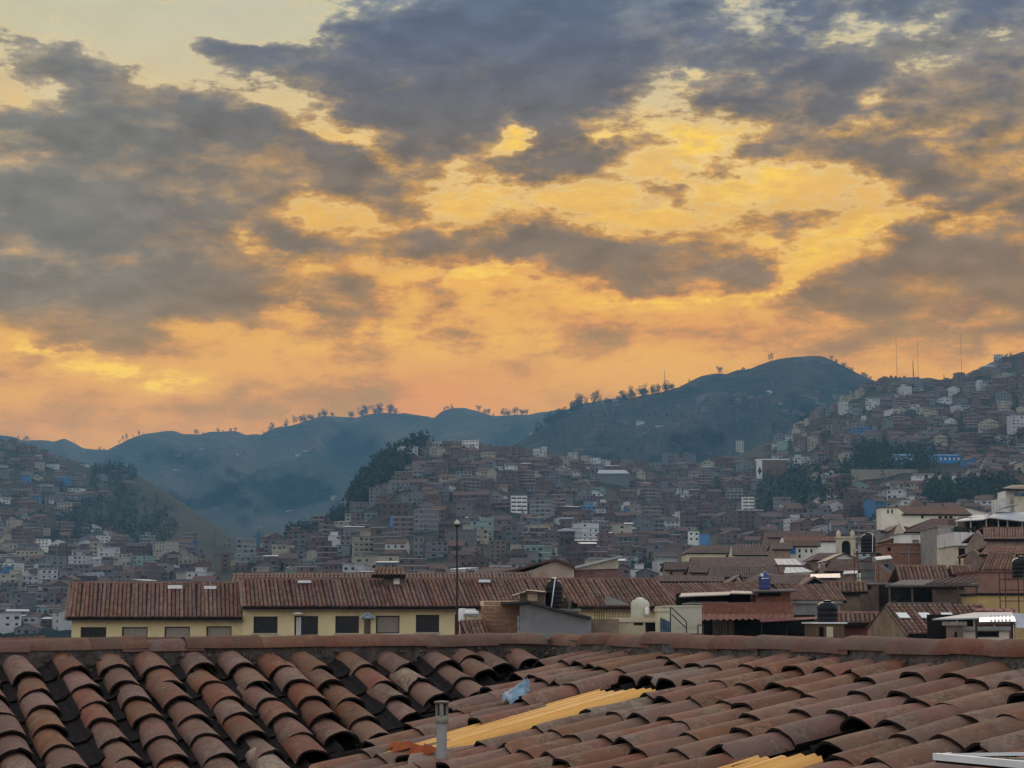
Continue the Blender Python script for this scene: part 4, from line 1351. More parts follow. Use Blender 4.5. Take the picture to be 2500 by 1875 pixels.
SPOTS.sort(key=lambda s: apparent(s) if -15 < s[9] < 2515 else 0.0, reverse=True)
rest = {}
N_SINGLE = 285
for idx, (p, w, d, st, wl, rf, ex, yaw, hill, px, py) in enumerate(SPOTS):
    r = random.Random(idx * 7 + 1)
    walls, roof_, win, holes, h = house_parts(r, w, d, st, rf, wl, ex)
    z0 = p.z - 0.6
    rm_ = ROOFM[rf]
    if rf == 'flat':
        rm_ = r.choices([T_CONC, T_WHITE, M_TIN, T_BRICK], [5, 2.4, 1, 2])[0]
    if idx < N_SINGLE:
        t = thing('town_house', None, 'house', (p.x, p.y, z0), yaw, 'houses on the town hillsides')
        walls.build('wall', WALLS[wl], t)
        roof_.build('roof', [rm_, M_TIN] if max(roof_.m) else rm_, t)
        if holes:
            if idx < 60:
                for (x, zz, ww, wh) in holes:
                    put('window', WINDOW, t, (x, -0.005, zz), (0, 0, 0), (ww, 1, wh))
            else:
                for (x, zz, ww, wh) in holes:
                    win.box(x - ww / 2, x + ww / 2, -.03, .03, zz, zz + wh)
                tag(win.build('windows', M_GLASS, t), kind='stuff')
        z = zone_of(px, py, hill)
        SINGLE.append((f'{FLOORS[st]} {wl} house', f'{FLOORS[st]} {wl} houses', f'with {ROOFW[rf]}', z, screen(p)[0], t))
    else:
        for (x, zz, ww, wh) in holes:
            win.box(x - ww / 2, x + ww / 2, -.03, .03, zz, zz + wh)
        M = Matrix.Translation((p.x, p.y, z0)) @ Matrix.Rotation(yaw, 4, 'Z')
        mats = [WALLS[wl], rm_, M_GLASS]
        g = rest.setdefault('all', (MB(), []))
        for mb_, mm in zip((walls, roof_, win), mats):
            if not mb_.v:
                continue
            if mm not in g[1]:
                g[1].append(mm)
            mi = g[1].index(mm)
            g[0].add([M @ Vector(v) for v in mb_.v], mb_.f, mi)
for g, ms in rest.values():
    tag(g.build('houses', ms), kind='stuff')


def settle_labels():
    from collections import defaultdict
    fam = defaultdict(list)
    for s in SINGLE:
        fam[(s[0], s[1], s[2], s[3])].append(s)
    for (one, many, with_, zone), lst in fam.items():
        lst.sort(key=lambda s: s[4])
        if len(lst) == 1:
            lst[0][5]['label'] = f'{one} {with_} {zone}'
        else:
            for i, s in enumerate(lst):
                s[5]['label'] = f'{nth(i, len(lst))} {one} {with_} {zone}'


settle_labels()


# ------------------------------------------------------------------ trees
def leaf_cloud(mb, r, blobs, n, sz, mi=0):
    """n leaf clumps (bent pairs of faces) spread through a set of soft lobes (centre, radius)."""
    tot = sum(b[3] ** 2 for b in blobs)
    for _ in range(n):
        x = r.uniform(0, tot)
        for b in blobs:
            x -= b[3] ** 2
            if x <= 0:
                break
        while True:
            v = Vector((r.uniform(-1, 1), r.uniform(-1, 1), r.uniform(-1, 1)))
            if 0.05 < v.length < 1:
                break
        c = Vector(b[:3]) + v * b[3] * Vector((1, 1, .85)).x
        s = sz * r.uniform(.6, 1.35)
        a = Vector((r.gauss(0, 1), r.gauss(0, 1), r.gauss(0, 1))).normalized()
        bdir = a.cross(Vector((r.gauss(0, 1), r.gauss(0, 1), r.gauss(0, 1)))).normalized()
        k = a.cross(bdir)
        mb.add([c - a * s, c + bdir * s * .7 + k * s * .2, c + a * s, c - bdir * s * .7 + k * s * .25], [(0, 1, 2), (0, 2, 3)], mi)


def tree_pair(kind, seed):
    """Crown and trunk meshes for a tree about 1 m tall (scaled when placed)."""
    r = random.Random(seed)
    crown, trunk = MB(), MB()
    if kind == 'eucalyptus':
        lobes = [(r.uniform(-.16, .16), r.uniform(-.16, .16), z, r.uniform(.10, .19)) for z in (.3, .42, .5, .58, .68, .76, .84, .92)]
        leaf_cloud(crown, r, lobes, 260, .03)
        trunk.bar((0, 0, -.05), (.02, 0, .5), .018, 6, r2=.012)
        trunk.bar((.02, 0, .5), (-.01, .01, .88), .012, 5, r2=.004)
        for b in lobes[::2]:
            trunk.bar((.01, 0, b[2] - .15), b[:3], .008, 4, r2=.003)
    elif kind == 'round':
        lobes = [(r.uniform(-.26, .26), r.uniform(-.24, .24), r.uniform(.16, .82), r.uniform(.1, .22)) for _ in range(13)]
        leaf_cloud(crown, r, lobes, 520, .032)
        trunk.bar((0, 0, -.05), (0, 0, .45), .035, 6, r2=.02)
        for b in lobes[:4]:
            trunk.bar((0, 0, .3), b[:3], .016, 4, r2=.005)
    elif kind == 'conifer':
        lobes = [(r.uniform(-.02, .02), r.uniform(-.02, .02), z, (1.02 - z) * .27 + .015) for z in (.14, .24, .34, .44, .54, .64, .73, .81, .88, .94)]
        leaf_cloud(crown, r, lobes, 330, .034)
        trunk.bar((0, 0, -.05), (0, 0, .9), .025, 6, r2=.005)
    else:                      # bush
        lobes = [(r.uniform(-.4, .4), r.uniform(-.2, .2), r.uniform(.2, .6), r.uniform(.22, .34)) for _ in range(6)]
        leaf_cloud(crown, r, lobes, 160, .09)
        trunk.bar((0, 0, -.1), (0, 0, .4), .04, 5, r2=.02)
    return crown.mesh('crown', M_LEAF), trunk.mesh('trunk', M_TRUNK)


TREES = {k: [tree_pair(k, 100 * i + s) for s in range(4)] for i, k in enumerate(('eucalyptus', 'round', 'conifer', 'bush'))}


def tree(name, kind, p, h, label, group, seed, sx=1.0):
    r = random.Random(seed)
    c, t = r.choice(TREES[kind])
    o = thing(name, label, 'tree', p, r.uniform(0, 6.28), group)
    o.scale = (h * sx, h * sx, h)
    put('crown', c, o)
    put('trunk', t, o)
    return o


# single trees along the skyline: (px, foot py, height px, kind)
SKY = []
rt = random.Random(99)


def row(hill, x0, x1, n, hmin, hmax, kind, Yk=1.0):
    for i in range(n):
        px = x0 + (x1 - x0) * min(1, max(0, (i + .5) / n + rt.gauss(0, .07)))
        SKY.append((hill, px, rt.uniform(hmin * .7, hmax) if rt.random() < .8 else hmin * .5, kind))


row(far, 40, 75, 3, 8, 16, 'round')
row(far, 235, 262, 2, 10, 14, 'round')
row(far, 290, 362, 9, 12, 20, 'eucalyptus')
row(far, 470, 500, 2, 14, 18, 'round')
row(far, 525, 580, 4, 10, 20, 'round')
row(far, 640, 700, 5, 10, 26, 'round')
row(far, 712, 735, 3, 26, 34, 'eucalyptus')
row(far, 738, 812, 11, 14, 24, 'round')
row(far, 858, 968, 14, 16, 32, 'round')
row(far, 1076, 1108, 3, 8, 14, 'round')
row(far, 1165, 1215, 4, 12, 22, 'round')
row(far, 1222, 1300, 7, 16, 26, 'round')
row(hump, 1300, 1420, 19, 22, 38, 'round')
row(hump, 1405, 1470, 10, 34, 46, 'eucalyptus')
row(hump, 1470, 1640, 27, 20, 34, 'round')
row(hump, 1655, 1692, 2, 10, 16, 'conifer')
SKY += [(hump, 1757, 22, 'round'), (hump, 1878, 20, 'eucalyptus'), (hump, 1884, 22, 'eucalyptus'), (hump, 1815, 9, 'bush')]
row(hump, 2024, 2135, 14, 8, 16, 'round')
row(town, 2168, 2212, 4, 6, 10, 'bush')
row(town, 2450, 2475, 2, 22, 34, 'round')
for i, (hill, px, hp, kind) in enumerate(SKY):
    p = hill.point(px, 1.0)
    o = tree('ridge_tree', kind, p + Vector((0, 0, -1.0)), hp * p.y / FPX * 0.92 + 1, None, 'trees along the skyline', 500 + i, 1.15 if kind == 'round' else 1.0)
    where = ('on the far left ridge' if px < 620 else 'on the middle of the far ridge' if px < 1000 else 'on the ridge right of the sky glow' if px < 1300 else 'in the row climbing to the round hill' if px < 1650
             else 'on the round hilltop' if px < 1900 else 'down the right flank of the round hill' if px < 2140 else 'on the right hill skyline')
    kn = {'eucalyptus': ('thin eucalyptus tree', 'thin eucalyptus trees'), 'round': ('bushy dark tree', 'bushy dark trees'), 'conifer': ('small pointed tree', 'small pointed trees'), 'bush': ('low shrub', 'low shrubs')}[kind]
    SINGLE.append((kn[0], kn[1], 'silhouetted', where, px, o))

# trees among the houses: (hill, px, foot py, height px, kind, label)
for i, (hill, px, py, hp, kind, lab) in enumerate([
    (town, 1752, 1205, 50, 'round', 'big round dark tree left of the brick hall'), (town, 2348, 1068, 66, 'conifer', 'tall dark cypress among the houses of the right hill'),
    (town, 2110, 1015, 30, 'conifer', 'small cypress high on the right hill slope'), (town, 1590, 1402, 56, 'round', 'broad dark tree right of the big gabled shed'), (town, 1545, 1400, 50, 'round', 'broad dark tree just behind the cream end of the big shed'),
    (town, 1385, 1345, 48, 'round', 'dark tree between the brick blocks above the gabled shed'), (town, 1275, 1275, 46, 'conifer', 'dark conifer right of the striped white block'),
    (town, 1490, 1330, 40, 'round', 'round tree among the houses left of the old town roofs'), (town, 1520, 1280, 36, 'round', 'dark tree on the green bank right of the round-roofed block'),
    (town, 890, 1268, 34, 'conifer', 'pointed tree beside the small cream house on the spur'), (town, 930, 1262, 28, 'round', 'low round tree above the blue wall'), (town, 615, 1400, 34, 'round', 'tree beside the tall brick block over the long roof'),
    (town, 1068, 1110, 30, 'round', 'dark tree above the white house on top of the spur'), (town, 1150, 1105, 30, 'round', 'dark tree right of the white house on top of the spur'), (town, 1035, 1095, 26, 'conifer', 'pointed tree left of the white house on top of the spur'),
    (town, 2480, 1010, 56, 'round', 'large dark tree at the right edge of the right hill'), (town, 2240, 1030, 26, 'round', 'tree among the brick houses of the right hill'), (town, 1960, 1040, 34, 'round', 'tree at the left foot of the right hill houses'),
    (lefth, 45, 1520, 34, 'round', 'dark round tree left of the long yellow building'), (lefth, 55, 1535, 30, 'conifer', 'pointed tree low down left of the long yellow building'), (lefth, 105, 1240, 34, 'conifer', 'tall dark conifer at the left end of the left hill wood'),
    (lefth, 150, 1200, 30, 'conifer', 'tall dark conifer on the brow of the left hill wood'), (lefth, 230, 1185, 30, 'round', 'dark tree at the top of the left hill spur'), (lefth, 305, 1165, 26, 'conifer', 'row-end tree on the left hill brow'),
    (lefth, 330, 1410, 30, 'round', 'dark tree between the low blocks right of the left hillside houses'), (town, 1845, 1330, 44, 'conifer', 'dark cypress behind the old town roofs, left of the white arcaded house'),
    (town, 1830, 1332, 30, 'conifer', 'shorter cypress leaning on the tall one behind the old town roofs'), (town, 2040, 1190, 30, 'round', 'round tree in front of the hedge bank left of the blue sheds')]):
    t = hill.t_at(px, py)
    p = hill.point(px, t)
    tree('dark_tree', kind, p + Vector((0, 0, -.8)), hp * p.y / FPX, lab, None, 900 + i, 1.2 if kind == 'round' else .9)

# woods that read as one mass: the flank of the spur, the left hill wood, hedge banks on the terraces
wood = MB()
rw_ = random.Random(5)


def wood_patch(hill, n, region, hmin, hmax):
    made = 0
    while made < n:
        px, py = region(rw_)
        if py is None:
            continue
        p = hill.point(px, hill.t_at(px, py))
        h = rw_.uniform(hmin, hmax)
        w = h * rw_.uniform(.28, .5)
        lobes = [(p.x + rw_.uniform(-.3, .3) * w, p.y + rw_.uniform(-.3, .3) * w, p.z + h * f, w * (1.05 - .7 * f) * rw_.uniform(.8, 1.2)) for f in (.25, .45, .65, .85)]
        leaf_cloud(wood, rw_, lobes, 26, h * .095)
        made += 1


wood_patch(town, 700, box_region(845, 1080, 1085, 1250, lambda x, y: y > float(town.crest(x)) - 2 and x < 860 + (1260 - y) * 1.12), 9, 17)
wood_patch(town, 160, box_region(690, 860, 1240, 1320, lambda x, y: y < float(town.crest(x)) + 22 and y > float(town.crest(x)) - 2), 6, 12)
wood_patch(lefth, 330, box_region(110, 430, 1180, 1330, lambda x, y: y > float(lefth.crest(x)) + 30 and x > 250 - (y - 1180) * 1.1 and y < 1330), 6, 12)
wood_patch(lefth, 90, box_region(300, 640, 1300, 1400, lambda x, y: y > float(lefth.crest(x)) + 10), 3, 6)
wood_patch(lefth, 60, box_region(225, 335, 1145, 1170, lambda x, y: y > float(lefth.crest(x)) - 1), 9, 15)
wood_patch(town, 330, box_region(1850, 2080, 1150, 1260), 7, 13)
wood_patch(town, 260, box_region(2080, 2280, 1090, 1150), 6, 11)
wood_patch(town, 420, box_region(2260, 2520, 1185, 1245), 7, 12)
wood_patch(town, 60, box_region(2390, 2520, 1065, 1095), 5, 9)
wood_patch(town, 200, box_region(1000, 2480, 1090, 1300, lambda x, y: y > float(town.crest(x)) + 6), 4, 8)
wood_patch(town, 80, box_region(700, 1500, 1300, 1420, lambda x, y: y > float(town.crest(x)) + 6), 3, 6)
wood_patch(lefth, 120, box_region(0, 450, 1110, 1500, lambda x, y: y > float(lefth.crest(x)) + 6), 4, 8)
wood_patch(hump, 500, box_region(1300, 2100, 985, 1130), 6, 12)
wood_patch(far, 300, box_region(100, 1250, 1070, 1350), 7, 14)
tag(wood.build('wood', M_WOODS), kind='stuff')

# radio masts on the ridges
for (hill, px, top, lab) in ((hump, 1623, 903, 'short lattice mast above the trees climbing to the round hill'), (far, 812, 965, 'very thin radio mast on the far ridge, behind the bushy trees'), (town, 2190, 815, 'faint tall mast left of the short one on the right hill skyline'),
                             (town, 2230, 880, 'short thick mast in the dip of the right skyline'), (town, 2242, 828, 'thin tall mast just right of the short thick mast'), (town, 2348, 812, 'thin tall mast at the right end of the skyline dip'), (town, 2305, 914, 'small aerial on the skyline, right of the masts')):
    p = hill.point(px, 1.0)
    z1 = P(px, top, p.y).z - p.z
    thick = .75 if '1623' in str(px) or px in (2230, 2305) else .13
    o = thing('radio_mast', lab, 'mast', p)
    m = MB()
    k = thick * .5
    for (sx, sy) in ((-1, -1), (1, -1), (0, 1)):
        m.bar((sx * k * 1.6, sy * k * 1.6, -2), (sx * k * .3, sy * k * .3, z1), .12 if thick < .3 else .22, 4)
    if thick > .3:
        for i in range(10):
            f0, f1 = i / 10, (i + 1) / 10
            w0, w1 = k * (1.6 - 1.3 * f0), k * (1.6 - 1.3 * f1)
            m.bar((-w0, -w0, z1 * f0), (w1, -w1, z1 * f1), .12, 4)
            m.bar((w0, -w0, z1 * f0), (-w1, -w1, z1 * f1), .12, 4)
    m.build('lattice', M_DARKMET, o)
    m = MB()
    m.box(-k * 1.8 - .2, k * 1.8 + .2, -.5, .5, -2, .4)
    m.build('footing', M_CONC, o)
settle_labels()


# ------------------------------------------------------------------ named blocks of the town
def facade(mb, x0, x1, z0, z1, depth, holes, reveal=0.15, mi=0):
    """A block whose front (y = 0) has real openings: holes are (x0, x1, z0, z1)."""
    xs = sorted({x0, x1, *[h[0] for h in holes], *[h[1] for h in holes]})
    zs = sorted({z0, z1, *[h[2] for h in holes], *[h[3] for h in holes]})
    xs = [x for x in xs if x0 <= x <= x1]
    zs = [z for z in zs if z0 <= z <= z1]
    for i in range(len(xs) - 1):
        for j in range(len(zs) - 1):
            cx, cz = (xs[i] + xs[i + 1]) / 2, (zs[j] + zs[j + 1]) / 2
            if any(h[0] < cx < h[1] and h[2] < cz < h[3] for h in holes):
                continue
            mb.add([(xs[i], 0, zs[j]), (xs[i + 1], 0, zs[j]), (xs[i + 1], 0, zs[j + 1]), (xs[i], 0, zs[j + 1])], [(0, 1, 2, 3)], mi)
    for (a, b, c, d) in holes:
        for q in ([(a, 0, c), (b, 0, c), (b, reveal, c), (a, reveal, c)], [(a, 0, d), (a, reveal, d), (b, reveal, d), (b, 0, d)],
                  [(a, 0, c), (a, reveal, c), (a, reveal, d), (a, 0, d)], [(b, 0, c), (b, 0, d), (b, reveal, d), (b, reveal, c)]):
            mb.add(q, [(0, 1, 2, 3)], mi)
    mb.add([(x0, 0, z0), (x1, 0, z0), (x1, depth, z0), (x0, depth, z0), (x0, 0, z1), (x1, 0, z1), (x1, depth, z1), (x0, depth, z1)],
           [(0, 3, 2, 1), (4, 5, 6, 7), (1, 2, 6, 5), (2, 3, 7, 6), (3, 0, 4, 7)], mi)


class B:
    """One building: a thing whose local axes are x across, y away, z up, measured off the photograph at distance Y."""
    def __init__(self, name, label, cat, x0, x1, yb, Y, group=None, rz=0.0):
        self.Y, self.yb = Y, yb
        self.o = P((x0 + x1) / 2, yb, Y)
        self.rz = rz
        self.root = thing(name, label, cat, self.o, rz, group)
        self.k = Y / FPX

    def X(self, px, Y=None):
        return P(px, self.yb, Y or self.Y).x - self.o.x

    def Z(self, py, Y=None):
        return P(CXP, py, Y or self.Y).z - self.o.z

    def L(self, px, py, y=0.0):
        """local point seen at (px, py) and lying y metres behind the front"""
        p = P(px, py, self.Y + y) - self.o
        return p

    def box(self, name, m, px0, px1, py0, py1, y0, y1, parent=None, low=None):
        mb = MB()
        mb.box(self.X(px0), self.X(px1), y0, y1, self.Z(py1) if low is None else low, self.Z(py0))
        return mb.build(name, m, parent or self.root)

    def window(self, px0, px1, py0, py1, reveal=.15, pane=M_GLASS, frame=None, bars=(1, 1), y=0.0, name='window', label=None):
        """Frame with a pane (sub-part); returns the hole for the facade."""
        x0, x1, z0, z1 = self.X(px0), self.X(px1), self.Z(py1), self.Z(py0)
        w = min(.06, (x1 - x0) * .1)
        m = MB()
        ya, yb_ = y + reveal - .07, y + reveal - .01
        m.box(x0, x0 + w, ya, yb_, z0, z1)
        m.box(x1 - w, x1, ya, yb_, z0, z1)
        m.box(x0 + w, x1 - w, ya, yb_, z0, z0 + w)
        m.box(x0 + w, x1 - w, ya, yb_, z1 - w, z1)
        for i in range(1, bars[0]):
            x = x0 + (x1 - x0) * i / bars[0]
            m.box(x - w * .3, x + w * .3, ya + .015, yb_ - .012, z0 + w, z1 - w)
        for i in range(1, bars[1]):
            z = z0 + (z1 - z0) * i / bars[1]
            m.box(x0 + w, x1 - w, ya + .018, yb_ - .015, z - w * .3, z + w * .3)
        f = m.build(name, frame or M_DARKMET, self.root)
        if label:
            f['label'] = label
        q = MB()
        q.box(x0, x1, y + reveal - .008, y + reveal + .02, z0, z1)
        q.build('pane', pane, f)
        return (x0, x1, z0, z1)


def landmark(i, spec):
    x0, x1, yt, yb, hn, what = spec
    hill = {'town': town, 'hump': hump, 'lefth': lefth}[hn]
    cx = (x0 + x1) / 2
    Y = hill.point(cx, hill.t_at(cx, yb)).y - 12
    k = Y / FPX
    lab, cat, m, rows, cols, wm, roof = {
        'striped': ('white four-storey block with broad pale stripes and a dark green stair column', 'apartment block', M_WHITE, 4, 3, M_GLASS, None),
        'blue wall': ('long bright blue wall on the slope above the lamp pole', 'wall', M_BLUE, 0, 0, None, None),
        'hall': ('big plain brick hall with a white end bearing a dark diamond', 'hall', M_BRICK, 0, 0, None, M_WHITE),
        'blue shed': ('small blue shed on the dark terrace of the right hill', 'shed', M_BLUE, 1, 4, M_WHITE, M_BLUE),
        'blue shed 2': ('long low blue shed with white openings on the dark terrace of the right hill', 'shed', M_BLUE, 1, 7, M_WHITE, M_BLUE),
        'retaining wall': ('long pale terrace wall below the hedge bank of the right hill', 'wall', T_CREAM, 0, 0, None, None),
        'round roof': ('three-storey brick house under a pale rounded tin roof', 'house', T_BRICK, 3, 3, M_GLASS, M_TIN),
        'spur house': ('white flat house on the very top of the wooded spur', 'house', M_WHITE, 2, 5, M_GLASS, None),
        'tin shed': ('long shed with a blue-grey tin roof under the round hill', 'shed', T_GREY, 0, 0, None, M_TIN),
        'brick tower': ('tall blank tan brick tower below the blue wall', 'house', T_ADOBE, 2, 1, M_GLASS, M_TIN),
        'brick block': ('tall tan brick block with rows of dark windows right of the lamp pole', 'apartment block', T_ADOBE, 5, 3, M_GLASS, None),
        'banded': ('white four-storey block with dark window bands beside the dark trees', 'apartment block', M_WHITE, 4, 2, M_GLASS, None),
        'brown terraced': ('wide brown stepped block below the white banded block', 'apartment block', T_BRICK, 4, 4, M_GLASS, M_WHITE),
        'white cube': ('small white cube house with four square windows', 'house', M_WHITE, 2, 2, M_GLASS, None),
        'blue lean-to': ('turquoise blue lean-to joined to the white cube house', 'shed', M_BLUE, 0, 0, None, None),
        'long brick': ('long brown brick block with open galleries left of the lamp pole top', 'apartment block', T_BRICK, 3, 6, M_GLASS, T_CONC),
        'brick pier': ('narrow tall brick block rising over the long yellow building', 'house', T_BRICK, 4, 1, M_GLASS, None),
        'pale tower': ('lone pale tower block at the foot of the round hill', 'apartment block', T_CREAM, 5, 3, M_GLASS, None),
        'white slab': ('white slab block with dark window bands on the left hill', 'apartment block', M_WHITE, 3, 4, M_GLASS, None),
        'cream corner': ('small cream house with a tall end on the tip of the spur', 'house', T_CREAM, 2, 2, M_GLASS, None),
        'grey block': ('grey block with a single dark window left of the lamp pole', 'house', T_GREY, 3, 2, M_GLASS, None),
        'long white school': ('long white building with a row of dark openings on the terraces', 'school', M_WHITE, 1, 12, M_GLASS, T_TILEB),
        'white villa': ('white villa with two dark windows on the terraces of the right hill', 'house', M_WHITE, 1, 3, M_GLASS, T_TILEB),
        'brick sheds': ('brown brick block with a flat top above the blue wall', 'house', T_BRICK, 2, 4, M_GLASS, T_CONC)}[what]
    b = B('wall' if cat == 'wall' else cat.replace(' ', '_'), lab, cat, x0, x1, yb, Y)
    w0, w1, h = b.X(x0), b.X(x1), b.Z(yt)
    holes = []
    mb = MB()
    win = MB()
    for r_ in range(rows):
        for c in range(cols):
            cw, ch = (w1 - w0) / cols, h / rows
            a, c0 = w0 + c * cw, r_ * ch
            if what in ('striped', 'banded'):
                if what == 'striped' and c == 2:
                    continue
                hh = (a + cw * .12, a + cw * .98, c0 + ch * .16, c0 + ch * .55)
            elif what == 'long brick':
                hh = (a + cw * .1, a + cw * .9, c0 + ch * .3, c0 + ch * .75)
            else:
                hh = (a + cw * .3, a + cw * .7, c0 + ch * .28, c0 + ch * .72)
            holes.append(hh)
            win.box(hh[0], hh[1], .24, .3, hh[2], hh[3])
    d = max(3.0, min(14.0, (w1 - w0) * .7)) if cat != 'wall' else .6
    facade(mb, w0, w1, -10, h, d, holes, .25)
    mb.build('wall_face' if cat == 'wall' else 'wall', m, b.root)
    if holes:
        win.build('windows', wm, b.root)['kind'] = 'stuff'
    rf = MB()
    if what == 'round roof':
        n = 9
        ov = 1.2
        top = [(w0 - ov + (w1 - w0 + 2 * ov) * j / n, h + 1.6 * math.sin(math.pi * j / n) + .1) for j in range(n + 1)]
        rf.prism([(w0 - ov, h - .05)] + [(w1 + ov, h - .05)] + top[::-1], 'y', -1.0, d + 1)
    elif what == 'tin shed':
        rf.slab([(w0 - .5, -.8, h), (w1 + .5, -.8, h), (w1 - 3, 9, h + 4), (w0 + 1, 9, h + 4)], .2)
    elif what == 'hall':
        rf.box(w0 - .4, w1 + .4, -.5, d + .5, h, h + 1.0)
        mm = MB()
        xa, xb = w0 - .4, w0 + (w1 - w0) * .17
        mm.box(xa, xb, -.3, -.02, -2, h)
        e = mm.build('end_panel', M_WHITE, b.root)
        cx_, cz_ = (xa + xb) / 2 + .3, h * .33
        mm = MB()
        mm.prism([(cx_ - 2.0, cz_), (cx_, cz_ - 4.2), (cx_ + 2.0, cz_), (cx_, cz_ + 4.2)], 'y', -.42, -.31)
        mm.build('diamond', M_DARKMET, e)
    elif roof in (M_BLUE, T_TILEB):
        rf.slab([(w0 - .5, -.7, h), (w1 + .5, -.7, h), (w1 + .5, d, h + 2), (w0 - .5, d, h + 2)], .2)
    else:
        rf.box(w0 - .25, w1 + .25, -.25, d + .25, h, h + .35)
    if cat != 'wall':
        rf.build('roof', roof or T_CONC, b.root)
    else:
        rf.build('coping', roof or M_CONC, b.root)
    if what == 'striped':
        cw = (w1 - w0) / 3
        s = MB()
        for r_ in range(4):
            s.box(w0 + cw * 2.1, w1 - .3, -.06, -.02, h / 4 * r_ + h * .03, h / 4 * r_ + h * .13)
        s.build('green_panels', mat('dark_green_panel', (0.03, 0.07, 0.06), .5), b.root)


for i, sp in enumerate(LANDMARKS):
    landmark(i, sp)


# ------------------------------------------------------------------ roofs made of tile rows
def row_mesh(L, sp, name='tile_row', course=.36, mats=M_RTILE, seed=0, seg=5):
    """One row of overlapping half-round tiles running from the eave (y=0) up to the ridge (y=L)."""
    r = random.Random(seed)
    m = MB()
    n = max(2, int(round(L / course)))
    rad = sp * .43
    for j in range(n):
        y0, y1 = L * j / n, L * (j + 1) / n + .05
        z0, z1 = .028, .004
        vs = []
        jx = r.uniform(-.008, .008)
        for (y, z, f) in ((y0, z0, 1.0), (min(y1, L), z1, .88)):
            for i in range(seg + 1):
                a = math.pi * i / seg
                vs.append((-rad * f * math.cos(a) + jx, y, z + rad * .85 * f * math.sin(a)))
        n1 = seg + 1
        fs = [(i + 1, i, i + n1, i + n1 + 1) for i in range(seg)] + [tuple(range(seg, -1, -1))[::-1]]
        m.add(vs, [tuple(reversed(f)) for f in fs])
    me = m.mesh(name, mats, True)
    return me


def tiled_slope(parent, e0, e1, r1, r0, sp, m, deck=M_MUD, parts=True, thick=.14, origin=None, seed=1, deckname='roof_deck'):
    """Eave e0-e1, ridge r0-r1 (all local to parent): a dark deck with rows of clay tiles on it."""
    e0, e1, r0, r1 = Vector(e0), Vector(e1), Vector(r0), Vector(r1)
    d = MB()
    d.slab([e0, e1, r1, r0], thick)
    d.build(deckname, deck, parent)
    n = max(2, int(round(max((e1 - e0).length, (r1 - r0).length) / sp)))
    rng_ = random.Random(seed)
    L0 = (r0 - e0).length
    meshes = None
    if parts:
        meshes = [row_mesh(max((r0 - e0).length, (r1 - e1).length) if abs((r1 - r0).length - (e1 - e0).length) < .5 else L0, sp, mats=m, seed=seed + q) for q in range(3)]
    acc = MB()
    for i in range(n):
        f = (i + .5) / n
        a, b = e0.lerp(e1, f), r0.lerp(r1, f)
        yv = (b - a)
        L = yv.length
        yv.normalize()
        xv = (e1 - e0).normalized()
        zv = xv.cross(yv).normalized()
        xv = yv.cross(zv).normalized()
        M = Matrix((xv, yv, zv)).transposed().to_4x4()
        M.translation = a + zv * rng_.uniform(0, .012)
        M = M @ Matrix.Rotation(rng_.gauss(0, R(.25)), 4, 'Z')
        if parts:
            o = bpy.data.objects.new('tile_row', rng_.choice(meshes))
            COL.objects.link(o)
            o.parent = parent
            o.matrix_local = M @ Matrix.Diagonal((1, L / meshes[0]['len'] if 'len' in meshes[0] else 1, 1, 1))
        else:
            rad = sp * .43
            vs, k = [], max(2, int(L / 1.1))
            for j in range(k):
                for (y, z) in ((L * j / k, .03), (L * (j + 1) / k, .0)):
                    for q in range(4):
                        t_ = math.pi * q / 3
                        vs.append(M @ Vector((-rad * math.cos(t_), y, z + rad * .85 * math.sin(t_))))
            fs = []
            for j in range(2 * k - 1):
                for q in range(3):
                    a_ = j * 4 + q
                    fs.append((a_, a_ + 1, a_ + 5, a_ + 4))
            acc.add(vs, fs)
    if not parts:
        tag(acc.build('tile_rows', m, parent), kind='stuff')


# ------------------------------------------------------------------ the long yellow building
yb_ = B('yellow_building', 'long pale yellow building with two red tiled roofs and a row of dark windows', 'building', 174, 1174, 1560, 106)
LOW = GROUND_Z - yb_.o.z
holes = []
for (a, b, c, d, pane, bars) in ((196, 259, 1531, 1575, M_GLASS, (6, 2)), (297, 360, 1531, 1575, M_BLIND, (1, 1)), (401, 463, 1530, 1575, M_BLIND, (1, 1)), (503, 565, 1529, 1575, M_BLIND, (1, 1))):
    holes.append(yb_.window(a, b, c, d, .18, pane, bars=bars, label='window with a drawn tan blind' if pane is M_BLIND else None))
mb = MB()
facade(mb, yb_.X(174), yb_.X(591), LOW, yb_.Z(1506), 7.5, holes, .18)
w1_ = mb.build('wall', M_YELLOW, yb_.root)
holes = []
for (a, b, c, d, pane, bars) in ((618, 677, 1505, 1546, M_GLASS, (3, 3)), (718, 776, 1504, 1575, M_GLASS, (3, 1)), (818, 876, 1504, 1546, M_GLASS, (1, 1)), (917, 975, 1503, 1546, M_BLIND, (1, 1)), (1015, 1072, 1501, 1544, M_GLASS, (2, 1)), (1110, 1121, 1501, 1575, M_MAROON, (1, 1))):
    holes.append(yb_.window(a, b, c, d, .22, pane, bars=bars, label='window with a drawn tan blind' if pane is M_BLIND else None))
mb = MB()
facade(mb, yb_.X(591) + .003, yb_.X(1648), LOW, yb_.Z(1483), 8.5, holes, .22)
mb.build('wall', M_YELLOW, yb_.root)
mb = MB()      # window ledges
for (a, b, d) in ((618, 677, 1546), (818, 876, 1546), (917, 975, 1546), (1015, 1072, 1544)):
    mb.box(yb_.X(a - 3), yb_.X(b + 3), -.1, .1, yb_.Z(d + 2.5), yb_.Z(d))
mb.build('window_ledges', M_CREAM, yb_.root)
